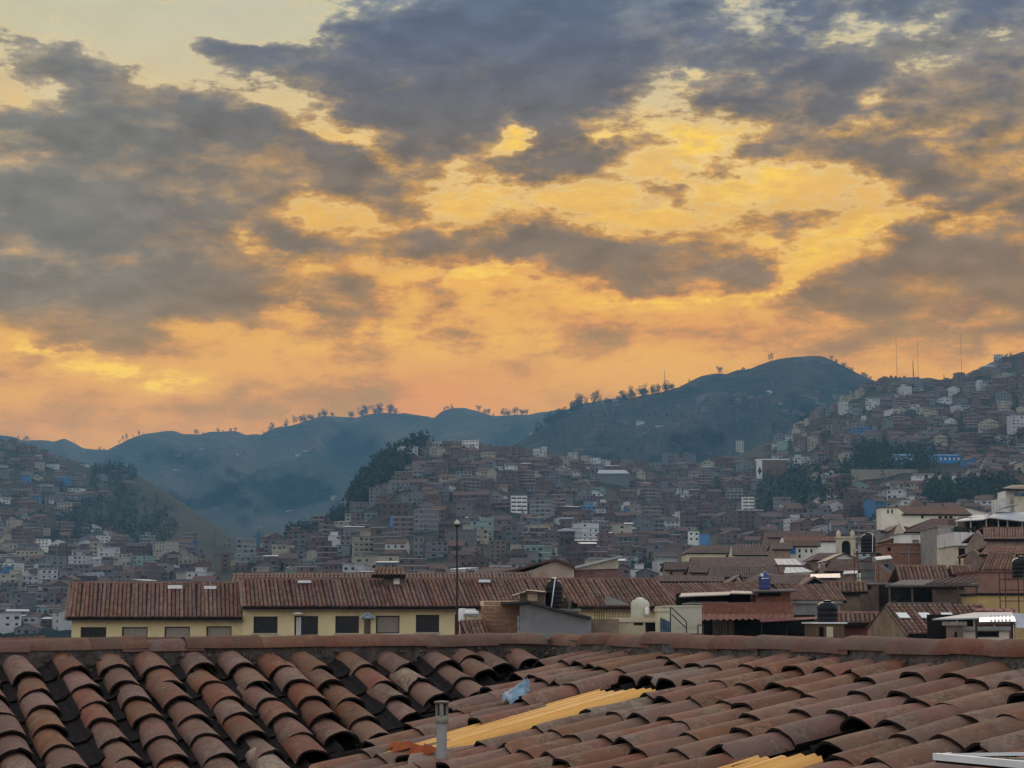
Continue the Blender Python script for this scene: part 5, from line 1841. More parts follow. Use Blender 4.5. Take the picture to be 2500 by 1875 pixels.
# a white curtain half drawn in the tall window
mb = MB()
for i in range(4):
    mb.box(yb_.X(722 + i * 3), yb_.X(724.2 + i * 3), .17, .19, yb_.Z(1575), yb_.Z(1506))
mb.build('curtain', M_WHITEP, yb_.root)
# soffits (dark) and tiled slopes
for (a, b, ye, yr, dep, ra, rb, sd) in ((163, 592, 1508, 1425, 6.0, 172, 588, 11), (593, 1654, 1482, 1416, 6.0, 587, 1606, 12)):
    e0, e1 = yb_.L(a, ye, -.55), yb_.L(b, ye, -.55)
    r0, r1 = yb_.L(ra, yr, dep), yb_.L(rb, yr, dep)
    tiled_slope(yb_.root, e0, e1, r1, r0, .245, M_RTILE, parts=True, seed=sd)
    bk = MB()
    bk.slab([r1 + Vector((0, .02, 0)), r0 + Vector((0, .02, 0)), r0 + Vector((0, 6.5, -2.0)), r1 + Vector((0, 6.5, -2.0))], .15)
    bk.build('far_slope', M_RTILE_BROWN, yb_.root)
    rg = MB()
    nn = int((r1 - r0).length / .42)
    rr_ = random.Random(sd)
    for i in range(nn):
        p, q = r0.lerp(r1, i / nn), r0.lerp(r1, (i + 1.1) / nn)
        rg.bar(p + Vector((0, 0, rr_.uniform(.0, .03))), q + Vector((0, 0, rr_.uniform(-.01, .02))), .115, 7, r2=.10)
    tag(rg.build('ridge_tiles', M_RTILE, yb_.root), kind='stuff')
    ev = MB()
    ev.box(e0.x, e1.x, -.5, -.02, e0.z - .20, e0.z - .145)
    ev.build('eave_boards', M_WOOD, yb_.root)
    g = MB()      # gable end board at the left
    g.slab([e0 + Vector((-.12, 0, .05)), e0 + Vector((.06, 0, .05)), r0 + Vector((.06, 0, .05)), r0 + Vector((-.12, 0, .05))], .2)
    g.build('verge', M_RTILE_BROWN, yb_.root)
# pale skylights let into the slopes
for (a, b, c, d, dd) in ((371, 407, 1431, 1438, 5.2), (463, 494, 1433, 1438.5, 5.2), (704, 737, 1419.5, 1424, 5.0), (1165, 1195, 1417.5, 1422.5, 5.0)):
    m = MB()
    m.box(yb_.X(a), yb_.X(b), dd - .7, dd - .5, yb_.L(0, d, dd - .7).z + .02, yb_.L(0, c, dd - .7).z + .06)
    f = m.build('skylight', M_WHITEP, yb_.root)
    m = MB()
    m.box(yb_.X(a) - .1, yb_.X(b) + .1, dd - .49, dd + .3, yb_.L(0, d, dd - .7).z - .1, yb_.L(0, c, dd - .7).z + .14)
    m.build('hood', M_RTILE_BROWN, f)
# roof lantern
lt = MB()
lt.box(yb_.X(922), yb_.X(978), 4.4, 6.4, yb_.L(0, 1430, 4.4).z - .6, yb_.L(0, 1407, 4.4).z)
lan = lt.build('roof_lantern', M_WOOD, yb_.root)
tiled_slope(lan, yb_.L(908, 1406, 3.9), yb_.L(990, 1406, 3.9), yb_.L(984, 1386, 5.5), yb_.L(918, 1386, 5.5), .245, M_RTILE, parts=False, seed=3)
m = MB()
m.box(yb_.X(948), yb_.X(963), 4.36, 4.398, yb_.L(0, 1426, 4.36).z, yb_.L(0, 1410, 4.36).z)
m.build('lantern_window', M_WHITEP, lan)
# little gabled hood between two windows, lamp over the tall window
h0 = MB()
x0, x1, xm = yb_.X(882), yb_.X(915), yb_.X(898)
z0, z1 = yb_.Z(1508), yb_.Z(1494)
h0.slab([(x0 - .05, -.5, z0), (xm, -.5, z1), (xm, -.02, z1), (x0 - .05, -.02, z0)], .06)
h0.slab([(xm, -.5, z1), (x1 + .05, -.5, z0), (x1 + .05, -.02, z0), (xm, -.02, z1)], .06)
h0.prism([(x0 + .06, z0 - .03), (x1 - .06, z0 - .03), (xm, z1 - .09)], 'y', -.4, -.03)
hd = h0.build('door_hood', mat('pale_blue_tin', (0.38, 0.47, 0.52), .6, .15), yb_.root)
m = MB()
m.box(yb_.X(889), yb_.X(904), -.1, -.012, LOW, yb_.Z(1512))
m.build('door', M_WOOD, yb_.root)
m = MB()
m.lathe([(.38, 0), (.34, .06), (.2, .13), (.02, .16)], 12, (yb_.X(729), -.25, yb_.Z(1500)))
m.build('lamp_hood', M_CREAMTANK, yb_.root, True)

# a second tiled range close behind it
bk = B('tiled_range', 'second long tiled roof showing just above the ridge of the yellow building', 'building', 566, 1300, 1440, 124)
tiled_slope(bk.root, bk.L(563, 1424, 0), bk.L(1310, 1424, 0), bk.L(1300, 1401, 5), bk.L(568, 1403, 5), .26, M_RTILE_BROWN, parts=False, seed=21)
bk.box('wall', M_CREAM, 570, 1296, 1426, 1440, .4, 7, low=GROUND_Z - bk.o.z)
m = MB()
m.slab([bk.L(1300, 1401, 5.02), bk.L(568, 1403, 5.02), bk.L(568, 1403, 5.02) + Vector((0, 5, -2)), bk.L(1300, 1401, 5.02) + Vector((0, 5, -2))], .15)
m.build('far_slope', M_RTILE_BROWN, bk.root)

# tall lamp pole
lp = B('lamp_pole', 'tall thin dark pole topped by a round white lamp in front of the yellow building', 'street lamp', 1115, 1116, 1560, 101)
m = MB()
m.bar((0, 0, GROUND_Z - lp.o.z), (0, 0, lp.Z(1420)), .075, 8, r2=.06)
m.bar((0, 0, lp.Z(1420)), (-.02, 0, lp.Z(1285)), .055, 8, r2=.04)
m.build('pole', mat('dark_red_pole', (0.035, 0.012, 0.014), .6, .2), lp.root, True)
m = MB()
m.lathe([(.05, -.16), (.13, -.1), (.15, -.02), (.15, .0)], 14, (-.02, 0, lp.Z(1280)))
m.build('lamp_holder', M_DARKMET, lp.root, True)
m = MB()
m.lathe([(.148, .0), (.16, .07), (.12, .16), (.05, .23), (.015, .26)], 14, (-.02, 0, lp.Z(1280)))
m.build('lamp_globe', M_CREAMTANK, lp.root, True)


# ------------------------------------------------------------------ the old town roofs and the yards behind the ridge
def roofhouse(label, x0, x1, ridge, eave, base, Y, dep=8.0, wm=M_ADOBE, rm=M_RTILE_BROWN, holes=(), ribs=True, over=.45, sp=.27, ridge_x=None, name='tiled_house', pane=M_VOID, cat='house', hip=0.0, seed=0):
    """House whose roof slope faces us: eave in front, ridge behind."""
    b = B(name, label, cat, x0, x1, base, Y)
    hs = [b.window(*h, .15, pane) for h in holes]
    mb = MB()
    X0, X1 = b.X(x0), b.X(x1)
    ze = b.L(x0, eave, 0).z
    rx0, rx1 = ridge_x or (x0, x1)
    half = dep / 2
    r0, r1 = b.L(rx0, ridge, half), b.L(rx1, ridge, half)
    facade(mb, X0, X1, GROUND_Z - b.o.z, ze - .15, dep, hs)
    # gable walls up under the roof
    for x, rr_ in ((X0, r0), (X1 - .2, r1)):
        if hip < .5:
            mb.prism([(0.01, ze - .15), (dep - .01, ze - .15), (half, rr_.z - .2)], 'x', x, x + .2)
    mb.build('wall', wm, b.root)
    e0, e1 = Vector((X0 - over, -over, ze)), Vector((X1 + over, -over, ze))
    rl, rr2 = Vector((r0.x - over * (1 - hip * 2), half, r0.z)), Vector((r1.x + over * (1 - hip * 2), half, r1.z))
    if ribs:
        tiled_slope(b.root, e0, e1, rr2, rl, sp, rm, parts=Y < 130, seed=seed)
    else:
        m = MB()
        m.slab([e0, e1, rr2, rl], .14)
        m.build('roof', rm, b.root)
    m = MB()
    m.slab([rr2 + Vector((0, .02, 0)), rl + Vector((0, .02, 0)), Vector((X0 - over, dep + over, ze)), Vector((X1 + over, dep + over, ze))], .14)
    m.bar(rl + Vector((0, 0, .02)), rr2 + Vector((0, 0, .02)), .13, 6)
    if hip >= .5:
        m.add([e0, rl, (X0 - over, dep + over, ze)], [(0, 1, 2)])
        m.add([e1, (X1 + over, dep + over, ze), rr2], [(0, 1, 2)])
    m.build('far_slope', rm, b.root)
    return b


def gablehouse(label, x0, x1, peak, xp, eave0, eave1, base, Y, dep=9.0, wm=M_WHITE, rm=M_RTILE_BROWN, holes=(), over=.35, name='gabled_house', cat='house', thick=.16, pane=M_VOID):
    """House whose gable end faces us."""
    b = B(name, label, cat, x0, x1, base, Y)
    X0, X1, XP = b.X(x0), b.X(x1), b.X(xp)
    z0, z1, zp, lo = b.Z(eave0), b.Z(eave1), b.Z(peak), GROUND_Z - b.o.z
    mb = MB()
    mb.prism([(X0, lo), (X1, lo), (X1, z1 - thick), (XP, zp - thick), (X0, z0 - thick)], 'y', 0, dep)
    mb.build('wall', wm, b.root)
    for i, h in enumerate(holes):
        b.window(*h, .0, pane, y=-.02 + .01)
    m = MB()
    s0, s1 = (zp - z0) / max(.1, XP - X0), (zp - z1) / max(.1, X1 - XP)
    m.slab([(X0 - over, -over, z0 - over * s0), (XP, -over, zp), (XP, dep + over, zp), (X0 - over, dep + over, z0 - over * s0)], thick - .01)
    m.slab([(XP, -over, zp), (X1 + over, -over, z1 - over * s1), (X1 + over, dep + over, z1 - over * s1), (XP, dep + over, zp)], thick - .01)
    m.build('roof', rm, b.root)
    return b


def block(label, x0, x1, yt, base, Y, dep=6.0, wm=M_WHITE, holes=(), name='house', cat='house', roof=M_CONC, rh=.14, over=.12, pane=M_VOID, low=None, frame=None):
    b = B(name, label, cat, x0, x1, base, Y)
    hs = [b.window(*h, .18, pane, frame) for h in holes]
    mb = MB()
    facade(mb, b.X(x0), b.X(x1), GROUND_Z - b.o.z if low is None else low, b.Z(yt) - rh, dep, hs, .18)
    mb.build('wall', wm, b.root)
    m = MB()
    m.box(b.X(x0) - over, b.X(x1) + over, -over, dep + over, b.Z(yt) - rh, b.Z(yt))
    m.build('roof_slab', roof, b.root)
    return b


def tank(label, x0, x1, yt, yb, Y, m, lid=None, pipe=None, ribs=4):
    b = B('water_tank', label, 'water tank', x0, x1, yb, Y)
    r, h = (b.X(x1) - b.X(x0)) / 2, b.Z(yt)
    pr = [(r * .99, 0)]
    body = h * .74
    for i in range(ribs):
        z0, z1 = body * i / ribs, body * (i + 1) / ribs
        pr += [(r * .985, z0 + .02), (r, z0 + .045), (r, z1 - .045), (r * .985, z1 - .02)]
    pr += [(r * .95, body + h * .03), (r * .78, body + h * .12), (r * .5, body + h * .17), (r * .42, body + h * .175)]
    q = MB()
    q.lathe(pr, 28)
    q.build('tank_body', m, b.root, True)
    q = MB()
    q.lathe([(r * .4, body + h * .175), (r * .42, body + h * .2), (r * .38, h * .985), (r * .1, h)], 20)
    q.build('lid', lid or m, b.root, True)
    if pipe:
        q = MB()
        q.bar((r * pipe[0], -r - .05, 0), (r * pipe[1], -r - .03, h * .93), .028, 6)
        q.bar((r * pipe[1], -r - .03, h * .93), (r * .2, -r * .3, h * .99), .028, 6)
        q.build('pipe', M_WHITEP, b.root)
    return b


def stand(label, x0, x1, yt, yb, Y, dep, m=M_RUST, steps=2, r=.035):
    b = B('tank_stand', label, 'stand', x0, x1, yb, Y)
    X0, X1, h = b.X(x0), b.X(x1), b.Z(yt)
    lo = GROUND_Z * .0 - .6
    for x in (X0, X1):
        for y in (0, dep):
            q = MB()
            q.bar((x, y, lo), (x, y, h + .35), r, 4)
            q.build('leg', m, b.root)
    q = MB()
    for i in range(steps + 1):
        z = h - .04 - i * (h / (steps + .7))
        for (p, s) in (((X0, 0, z), (X1, 0, z)), ((X0, dep, z), (X1, dep, z)), ((X0, 0, z), (X0, dep, z)), ((X1, 0, z), (X1, dep, z))):
            q.bar(p, s, r * .8, 4)
    q.build('rails', m, b.root)
    q = MB()
    q.box(X0, X1, 0, dep, h - .03, h)
    q.build('platform', M_WOOD, b.root)
    return b


# --- far part of the old town, back to front
roofhouse('long brown roof on the rise behind the arched bell gable', 1876, 2012, 1297, 1313, 1330, 460, 12, M_ADOBE, M_RTILE_BROWN, seed=1)
roofhouse('dark red roof just above the white arcaded house', 1918, 2042, 1311, 1322, 1332, 430, 12, M_WHITE, M_RTILE, seed=2)
jb = roofhouse('white arcaded house with dark openings and one bright blue panel', 1924, 1998, 1321, 1334, 1364, 385, 9, M_WHITE, M_RTILE, holes=[(1950, 1955, 1341, 1349), (1966, 1971, 1341, 1349), (1979, 1984, 1341, 1349), (1950, 1955, 1354, 1362)], seed=3)
jb.box('blue_panel', M_BLUE, 1926, 1943, 1336, 1352, -.12, -.02)
roofhouse('low dark-red roof left of the white arcaded house', 1889, 1930, 1326, 1342, 1362, 380, 8, M_ADOBE, M_RTILE_BROWN, seed=4)
roofhouse('long tiled roof with a cream wall strip in the middle of the old town', 1676, 1850, 1333, 1351, 1366, 420, 12, M_CREAM, M_RTILE_BROWN, ridge_x=(1692, 1838), hip=.6, seed=5)
roofhouse('tiled roof with a pale band, overlapping the long one', 1792, 1916, 1334, 1356, 1366, 395, 11, M_CREAM, M_RTILE_BROWN, seed=6)
roofhouse('wide sloping roof face below the cream wall strip', 1698, 1895, 1362, 1388, 1395, 350, 12, M_ADOBE, M_RTILE_BROWN, ridge_x=(1690, 1870), seed=7)
roofhouse('small reddish roof at the town edge, beside the broad dark tree', 1626, 1702, 1373, 1392, 1408, 330, 8, M_ADOBE, M_RTILE_BROWN, holes=[(1636, 1642, 1396, 1403), (1668, 1676, 1396, 1404)], seed=8)
roofhouse('crooked brown roof with a low wall beneath it', 1688, 1780, 1381, 1399, 1412, 308, 8, M_ADOBE, M_RTILE_BROWN, holes=[(1720, 1728, 1402, 1410)], seed=9)
roofhouse('brown roof sloping down towards the blue tank', 1740, 1890, 1386, 1410, 1420, 286, 9, M_ADOBE, M_RTILE_BROWN, seed=10)
roofhouse('flat-pitched brown roof behind the lower end of the yellow building roof', 1610, 1760, 1408, 1421, 1432, 250, 8, M_CREAM, M_RTILE_BROWN, seed=11)
roofhouse('brown roof along the lane under the tin roofs', 1880, 2010, 1380, 1402, 1412, 300, 8, M_CREAM, M_RTILE_BROWN, seed=12)
roofhouse('hipped dark roof in front of the white gable', 1985, 2100, 1352, 1368, 1380, 300, 8, M_ADOBE, M_RTILE_BROWN, ridge_x=(1998, 2060), hip=.6, seed=13)


def tinroof(label, quad, Y, dep, base, wm=M_ADOBE, m=M_TIN, name='tin_roofed_shed'):
    """quad: eave-left, eave-right, ridge-right, ridge-left in photograph pixels."""
    xs = [q[0] for q in quad]
    b = B(name, label, 'shed', min(xs), max(xs), base, Y)
    pts = [b.L(*quad[0], 0), b.L(*quad[1], 0), b.L(*quad[2], dep), b.L(*quad[3], dep)]
    q = MB()
    q.slab(pts, .08)
    n = max(4, int((pts[1] - pts[0]).length / .9))
    nz = Vector((0, 0, .035))
    for i in range(n + 1):
        f = i / n
        q.bar(pts[0].lerp(pts[1], f) + nz, pts[3].lerp(pts[2], f) + nz, .03, 4)
    q.build('tin_roof', m, b.root)
    w = MB()
    inset = .35
    a, c, d, e = pts
    lo = GROUND_Z - b.o.z
    vs = [(a.x + inset, inset, lo), (c.x - inset, inset, lo), (d.x - inset, dep - inset, lo), (e.x + inset, dep - inset, lo),
          (a.x + inset, inset, a.z - .1), (c.x - inset, inset, c.z - .1), (d.x - inset, dep - inset, d.z - .1), (e.x + inset, dep - inset, e.z - .1)]
    w.add(vs, [(0, 1, 5, 4), (1, 2, 6, 5), (2, 3, 7, 6), (3, 0, 4, 7)])
    w.build('wall', wm, b.root)
    return b


tinroof('pale blue tin roof catching the sky among the brown roofs', [(1898, 1378), (1960, 1379), (1942, 1364), (1890, 1364)], 300, 7, 1392, M_ADOBE)
tinroof('whitish tin roof on a white wall just below the pale blue tin roof', [(1914, 1399), (1985, 1396), (1958, 1385), (1918, 1385)], 270, 5, 1410, M_WHITE)
tinroof('dark blue tarpaulin roof below the reddish roofs', [(1964, 1411), (2052, 1410), (2050, 1400), (1966, 1402)], 215, 3, 1420, M_ADOBE, M_BLUETANK)
gablehouse('white gable with a dark roof edge left of the tank tower', 2024, 2101, 1349, 2061, 1366, 1368, 1378, 262, 9, M_WHITE, M_DARKMET, name='gabled_house')
roofhouse('bright red-brown roof under the white gable', 2018, 2092, 1368, 1396, 1404, 235, 7, M_ADOBE, M_RTILE, ridge_x=(2040, 2092), seed=15)
tinroof('scrap of pale tin beside the tank tower', [(2058, 1401), (2092, 1399), (2094, 1393), (2062, 1394)], 205, 3, 1412)
roofhouse('broad pinkish roof behind the blue tank', 1812, 1962, 1405, 1428, 1440, 190, 8, M_ADOBE, M_RTILE_BROWN, ridge_x=(1858, 1968), seed=16)
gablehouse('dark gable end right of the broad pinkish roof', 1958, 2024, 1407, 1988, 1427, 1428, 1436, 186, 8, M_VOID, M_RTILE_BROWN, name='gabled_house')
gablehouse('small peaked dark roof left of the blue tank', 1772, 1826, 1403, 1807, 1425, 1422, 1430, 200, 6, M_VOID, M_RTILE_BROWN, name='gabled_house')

# arched bell gable
bg = B('bell_gable', 'cream arched bell gable with two small finials among the roofs', 'bell gable', 2042, 2090, 1336, 360)
q = MB()
X0, X1 = bg.X(2043), bg.X(2089)
zt, zs = bg.Z(1314), bg.Z(1322)
xa, xb = bg.X(2055), bg.X(2077)
xm, rad = (xa + xb) / 2, (xb - xa) / 2
out = [(X0, -14), (xa, -14), (xa, bg.Z(1330))] + [(xm - rad * math.cos(math.pi * i / 10), bg.Z(1330) + rad * math.sin(math.pi * i / 10) * .95) for i in range(1, 10)] + [(xb, bg.Z(1330)), (xb, -14), (X1, -14), (X1, zt), (X0, zt)]
q.prism(out, 'y', 0, 1.2)
q.box(X0 - .2, X1 + .2, -.2, 1.4, zt + .002, zt + .35)
q.build('gable_wall', M_CREAM, bg.root)
for px in (2049, 2083):
    q = MB()
    x = bg.X(px)
    q.lathe([(.42, zt + .35), (.42, zt + .7), (.5, zt + .75), (.42, zt + 1.1), (.2, zt + 1.45), (.03, zt + 1.7)], 12, (x, .6, 0))
    q.build('finial', M_CREAM, bg.root, True)
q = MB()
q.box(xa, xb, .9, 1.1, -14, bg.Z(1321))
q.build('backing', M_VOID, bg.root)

# the church and the houses around it
ch = B('church', 'cream church with a belfry front of two dark openings and a long brown roof', 'church', 2152, 2372, 1290, 345)
hs = [ch.window(2167, 2171.5, 1244, 1254, .5, M_VOID), (ch.window(2177, 2181.5, 1244, 1254, .5, M_VOID)), ch.window(2190, 2195, 1268, 1279, .4, M_VOID)]
q = MB()
facade(q, ch.X(2152), ch.X(2193), GROUND_Z - ch.o.z, ch.Z(1240), 4.5, hs[:2], .5)
q.build('belfry_wall', M_CHURCH, ch.root)
q = MB()
facade(q, ch.X(2193) + .003, ch.X(2207), GROUND_Z - ch.o.z, ch.Z(1252), 4.5, [(max(ch.X(2193) + .003, hs[2][0]), hs[2][1], hs[2][2], hs[2][3])] if False else [], .4)
q.prism([(ch.X(2193) + .003, ch.Z(1252)), (ch.X(2207), ch.Z(1252)), (ch.X(2193) + .003, ch.Z(1241))], 'y', .01, 4.4)
q.build('shoulder_wall', M_CHURCH, ch.root)
q = MB()
q.box(ch.X(2151), ch.X(2194), -.25, 4.7, ch.Z(1240), ch.Z(1237.5))
q.build('belfry_coping', M_RTILE_BROWN, ch.root)
hs = [ch.window(2250, 2256, 1255, 1266, .4, M_VOID)]
q = MB()
facade(q, ch.X(2207) + .003, ch.X(2279), GROUND_Z - ch.o.z, ch.Z(1255), 10, hs, .4)
q.build('nave_wall', M_CHURCH, ch.root)
q = MB()
facade(q, ch.X(2279) + .003, ch.X(2400), GROUND_Z - ch.o.z, ch.Z(1257), 10, [], .4)
q.build('side_wall', M_CHURCH, ch.root)
for i, (px) in enumerate((2292, 2306, 2318)):
    ch.window(px, px + 8, 1260, 1267, .0, M_VOID, y=-.02)
tiled_slope(ch.root, ch.L(2203, 1256, -.5), ch.L(2374, 1257, -.5), ch.L(2350, 1237, 7), ch.L(2190, 1238, 7), .3, M_RTILE_BROWN, parts=False, seed=31)
q = MB()
q.slab([ch.L(2350, 1237, 7.02), ch.L(2190, 1238, 7.02), ch.L(2190, 1238, 7.02) + Vector((0, 7, -3)), ch.L(2350, 1237, 7.02) + Vector((0, 7, -3))], .2)
q.build('far_slope', M_RTILE_BROWN, ch.root)
gablehouse('white gabled wing joined behind the right end of the church', 2341, 2412, 1236, 2352, 1240, 1250, 1262, 352, 9, M_WHITE, M_RTILE_BROWN)
roofhouse('dark peaked roof rising behind the church roof', 2222, 2252, 1219, 1236, 1245, 420, 7, M_ADOBE, M_RTILE_BROWN, ridge_x=(2234, 2240), hip=.6, seed=32)
gablehouse('brown gabled house below the church front', 2174, 2232, 1281, 2192, 1293, 1290, 1312, 318, 8, M_ADOBE, M_RTILE_BROWN, holes=[(2189, 2199, 1294, 1305)])
block('low dark house left of the church foot', 2147, 2176, 1293, 1305, 322, 6, M_GREY, [(2150, 2158, 1296, 1302)])
roofhouse('long brown roof stepping up below the church nave', 2212, 2330, 1268, 1300, 1318, 262, 9, M_CREAM, M_RTILE_BROWN, holes=[(2250, 2282, 1304, 1314)], ridge_x=(2282, 2345), seed=33)
block('small white box house with a grey opening below the church', 2197, 2246, 1302, 1332, 232, 6, M_WHITE, [(2228, 2244, 1318, 1329)], pane=M_GREY)
gablehouse('brown lean-to roof left of the white box house', 2166, 2199, 1308, 2196, 1318, 1312, 1326, 236, 6, M_BRICK, M_RTILE_BROWN)
bw = block('red brick house wall framed by pale concrete columns', 2165, 2296, 1326, 1376, 215, 8, M_BRICK, [(2168, 2176, 1336, 1346)], roof=M_BRICK, name='brick_house')
for px in (2217, 2265):
    bw.box('column', M_CONC, px, px + 4, 1330, 1376, -.08, -.01)
bw.box('beam', M_CONC, 2195, 2296, 1347, 1350, -.1, -.09 + .08)
block('grey concrete house of three storeys beside the balcony house', 2293, 2336, 1283, 1383, 205, 9, M_CONC, [(2305, 2314, 1325, 1345), (2298, 2310, 1366, 1377), (2322, 2330, 1322, 1345)], name='concrete_house')
bal = B('balcony_house', 'white house with a streaked overhanging balcony and plants on its terrace', 'house', 2332, 2426, 1383, 196)
q = MB()
q.box(bal.X(2336), bal.X(2420), .9, 9, GROUND_Z - bal.o.z, bal.Z(1333))
q.build('wall', M_CREAM, bal.root)
q = MB()
q.box(bal.X(2332), bal.X(2364), 0, 8, bal.Z(1332), bal.Z(1299))
q.box(bal.X(2364) + .003, bal.X(2424), .25, 8, bal.Z(1331), bal.Z(1300))
q.build('balcony', mat('streaked_white_wall', (0.66, 0.62, 0.57), .9, .08, 0, 1.0, (0.16, 0.14, 0.13), .9, .9, stretch=(2.5, 2.5, .35)), bal.root)
bal.box('column', M_CREAM, 2337, 2344, 1333, 1383, .5, .89, low=bal.Z(1383))
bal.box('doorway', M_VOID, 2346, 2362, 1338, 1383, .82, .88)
bal.box('lower_wall', M_YELLOW, 2349, 2364, 1355, 1383, .3, .8)
q = MB()
rp = random.Random(8)
for i in range(9):
    px = rp.uniform(2338, 2422)
    leaf_cloud(q, rp, [(bal.X(px), .8, bal.Z(1299) + .15, rp.uniform(.3, .6))], 60, .13)
pl = q.build('terrace_plants', M_LEAF, bal.root)
pl['kind'] = 'stuff'
up = B('terrace_house', 'upper house with wide grey tin roofs and a dark open terrace', 'house', 2335, 2500, 1302, 215)
q = MB()
q.box(up.X(2370), up.X(2560), 3, 11, GROUND_Z - up.o.z, up.Z(1262, 218))
q.build('wall', M_WOOD, up.root)
q = MB()
q.box(up.X(2336), up.X(2560), 0, 3, up.Z(1302) - .25, up.Z(1300))
q.build('terrace_slab', M_CONC, up.root)
q = MB()
for px in (2338, 2372, 2410, 2440, 2462, 2498):
    q.bar((up.X(px), .3, up.Z(1300)), (up.X(px), .3, up.Z(1264)), .09, 4)
q.build('posts', M_CREAM, up.root)
q = MB()
q.box(up.X(2376), up.X(2406), 2.8, 2.95, up.Z(1296), up.Z(1272))
q.box(up.X(2444), up.X(2500), 2.8, 2.95, up.Z(1296), up.Z(1272))
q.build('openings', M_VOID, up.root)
q = MB()
q.slab([up.L(2330, 1272, -.6), up.L(2400, 1268, -.6), up.L(2470, 1252, 6), up.L(2376, 1258, 6)], .1)
q.slab([up.L(2412, 1263, -1.0), up.L(2560, 1278, -1.0), up.L(2560, 1250, 5), up.L(2432, 1250, 5)], .1)
q.slab([up.L(2402, 1256, 3.5), up.L(2466, 1232, 3.5), up.L(2492, 1228, 8), up.L(2430, 1246, 8)], .1)
q.build('tin_roofs', M_TIN, up.root)
tw = B('tower_house', 'cream house at the right edge under a black overhanging roof', 'house', 2440, 2560, 1262, 240)
q = MB()
facade(q, tw.X(2478), tw.X(2570), GROUND_Z - tw.o.z, tw.Z(1212), 8, [])
q.build('wall', M_CREAM, tw.root)
q = MB()
q.box(tw.X(2462), tw.X(2484), 1, 5, tw.Z(1262), tw.Z(1197))
q.box(tw.X(2446), tw.X(2470), .5, 5, tw.Z(1262), tw.Z(1216))
q.build('stair_tower', M_WHITE, tw.root)
q = MB()
q.slab([tw.L(2446, 1192, -1), tw.L(2570, 1196, -1), tw.L(2570, 1182, 6), tw.L(2470, 1184, 6)], .25)
q.build('black_roof', M_DARKMET, tw.root)

# tank on the steel tower, solar heater
st = stand('rusty steel tower carrying a black tank', 2096, 2146, 1349, 1424, 165, 1.8, steps=3)
tank('black water tank on the steel tower', 2102, 2138, 1300, 1348, 166, M_BLACKTANK, pipe=(.35, .45))
sh = B('solar_heater', 'solar water heater with a gold-lit tank and a sloping dark collector', 'solar heater', 2133, 2233, 1420, 135)
q = MB()
a, c = sh.L(2134, 1367, 0), sh.L(2173, 1363, .9)
q.bar(a, c, .2, 16)
q.build('heater_tank', mat('polished_steel', (0.75, 0.7, 0.62), .22, .06, 0, 3, metallic=.9), sh.root, True)
q = MB()
q.slab([sh.L(2200, 1421, -1.0), sh.L(2234, 1419, -.4), sh.L(2174, 1372, 1.2), sh.L(2150, 1374, .6)], .05)
q.build('collector', M_GLASS, sh.root)
q = MB()
for (p, s) in (((2150, 1374, .6), (2200, 1421, -1.0)), ((2174, 1372, 1.2), (2234, 1419, -.4)), ((2162, 1372, .9), (2180, 1421, .6)), ((2140, 1371, .2), (2196, 1421, -.6)), ((2150, 1374, .6), (2150, 1421, .6)), ((2137, 1370, .0), (2137, 1421, .0))):
    q.bar(sh.L(*p), sh.L(*s), .035, 4)
q.build('frame', mat('grey_steel', (0.2, 0.2, 0.2), .5, .2), sh.root)
tank('small dark header tank with a white patch above the gold heater tank', 2138, 2152, 1347, 1357, 137, M_BLACKTANK, ribs=2)
block('dark flat-roofed shed under the solar heater', 2096, 2182, 1422, 1450, 132, 4, M_WOOD, [(2100, 2128, 1428, 1440)], roof=M_CONC)

# tiled roofs round the veranda
for (lab, x0, x1, rg, ev, rx, Y, sd) in (('red tiled roof with deep tile rows behind the solar collector', 2196, 2322, 1384, 1420, (2186, 2310), 128, 41), ('small tiled roof between the collector and the terracotta wall', 2326, 2392, 1384, 1404, (2318, 2376), 130, 42),
                                       ('tiled roof rising at the right over the terracotta wall', 2394, 2470, 1353, 1392, (2414, 2480), 142, 43)):
    b = B('tiled_roof', lab, 'roof', x0, x1, ev + 22, Y)
    tiled_slope(b.root, b.L(x0, ev, 0), b.L(x1, ev, 0), b.L(rx[1], rg, 4.0), b.L(rx[0], rg, 4.0), .27, M_RTILE, parts=True, seed=sd)
    q = MB()
    q.box(b.X(x0) + .3, b.X(x1) - .3, .4, 7.5, GROUND_Z - b.o.z, b.L(0, ev, 0).z - .25)
    q.build('wall', M_ADOBE, b.root)
    q = MB()
    p0, p1 = b.L(rx[0], rg, 4.02), b.L(rx[1], rg, 4.02)
    q.slab([p1, p0, p0 + Vector((0, 4, -1.4)), p1 + Vector((0, 4, -1.4))], .14)
    q.bar(p0 + Vector((0, 0, .04)), p1 + Vector((0, 0, .04)), .11, 6)
    q.build('far_slope', M_RTILE, b.root)
roofhouse('long red-brown roof across the back right, below the tin terrace roofs', 2410, 2540, 1290, 1318, 1334, 182, 8, M_ADOBE, M_RTILE, seed=44)
roofhouse('red-brown roof just under the streaked balcony', 2400, 2540, 1335, 1356, 1372, 160, 7, M_ADOBE, M_RTILE, ridge_x=(2422, 2540), seed=45)
tc = block('bare terracotta wall at the right edge', 2388, 2560, 1392, 1452, 122, 6, mat('terracotta_wall', (0.27, 0.145, 0.105), .9, .16, 0, 1.2, (.18, .1, .08), .6, .8), roof=M_RTILE, name='house')
block('ochre yellow wall below the terracotta wall', 2388, 2560, 1448, 1492, 112, 4, mat('ochre_plaster', (0.5, 0.34, 0.14), .9, .1, 0, 1.2, (.3, .2, .1), .5, .8), roof=M_VOID, name='house')
ve = B('veranda', 'open dark veranda with heavy timber beams', 'veranda', 2170, 2388, 1474, 116)
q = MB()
X0, X1 = ve.X(2172), ve.X(2386)
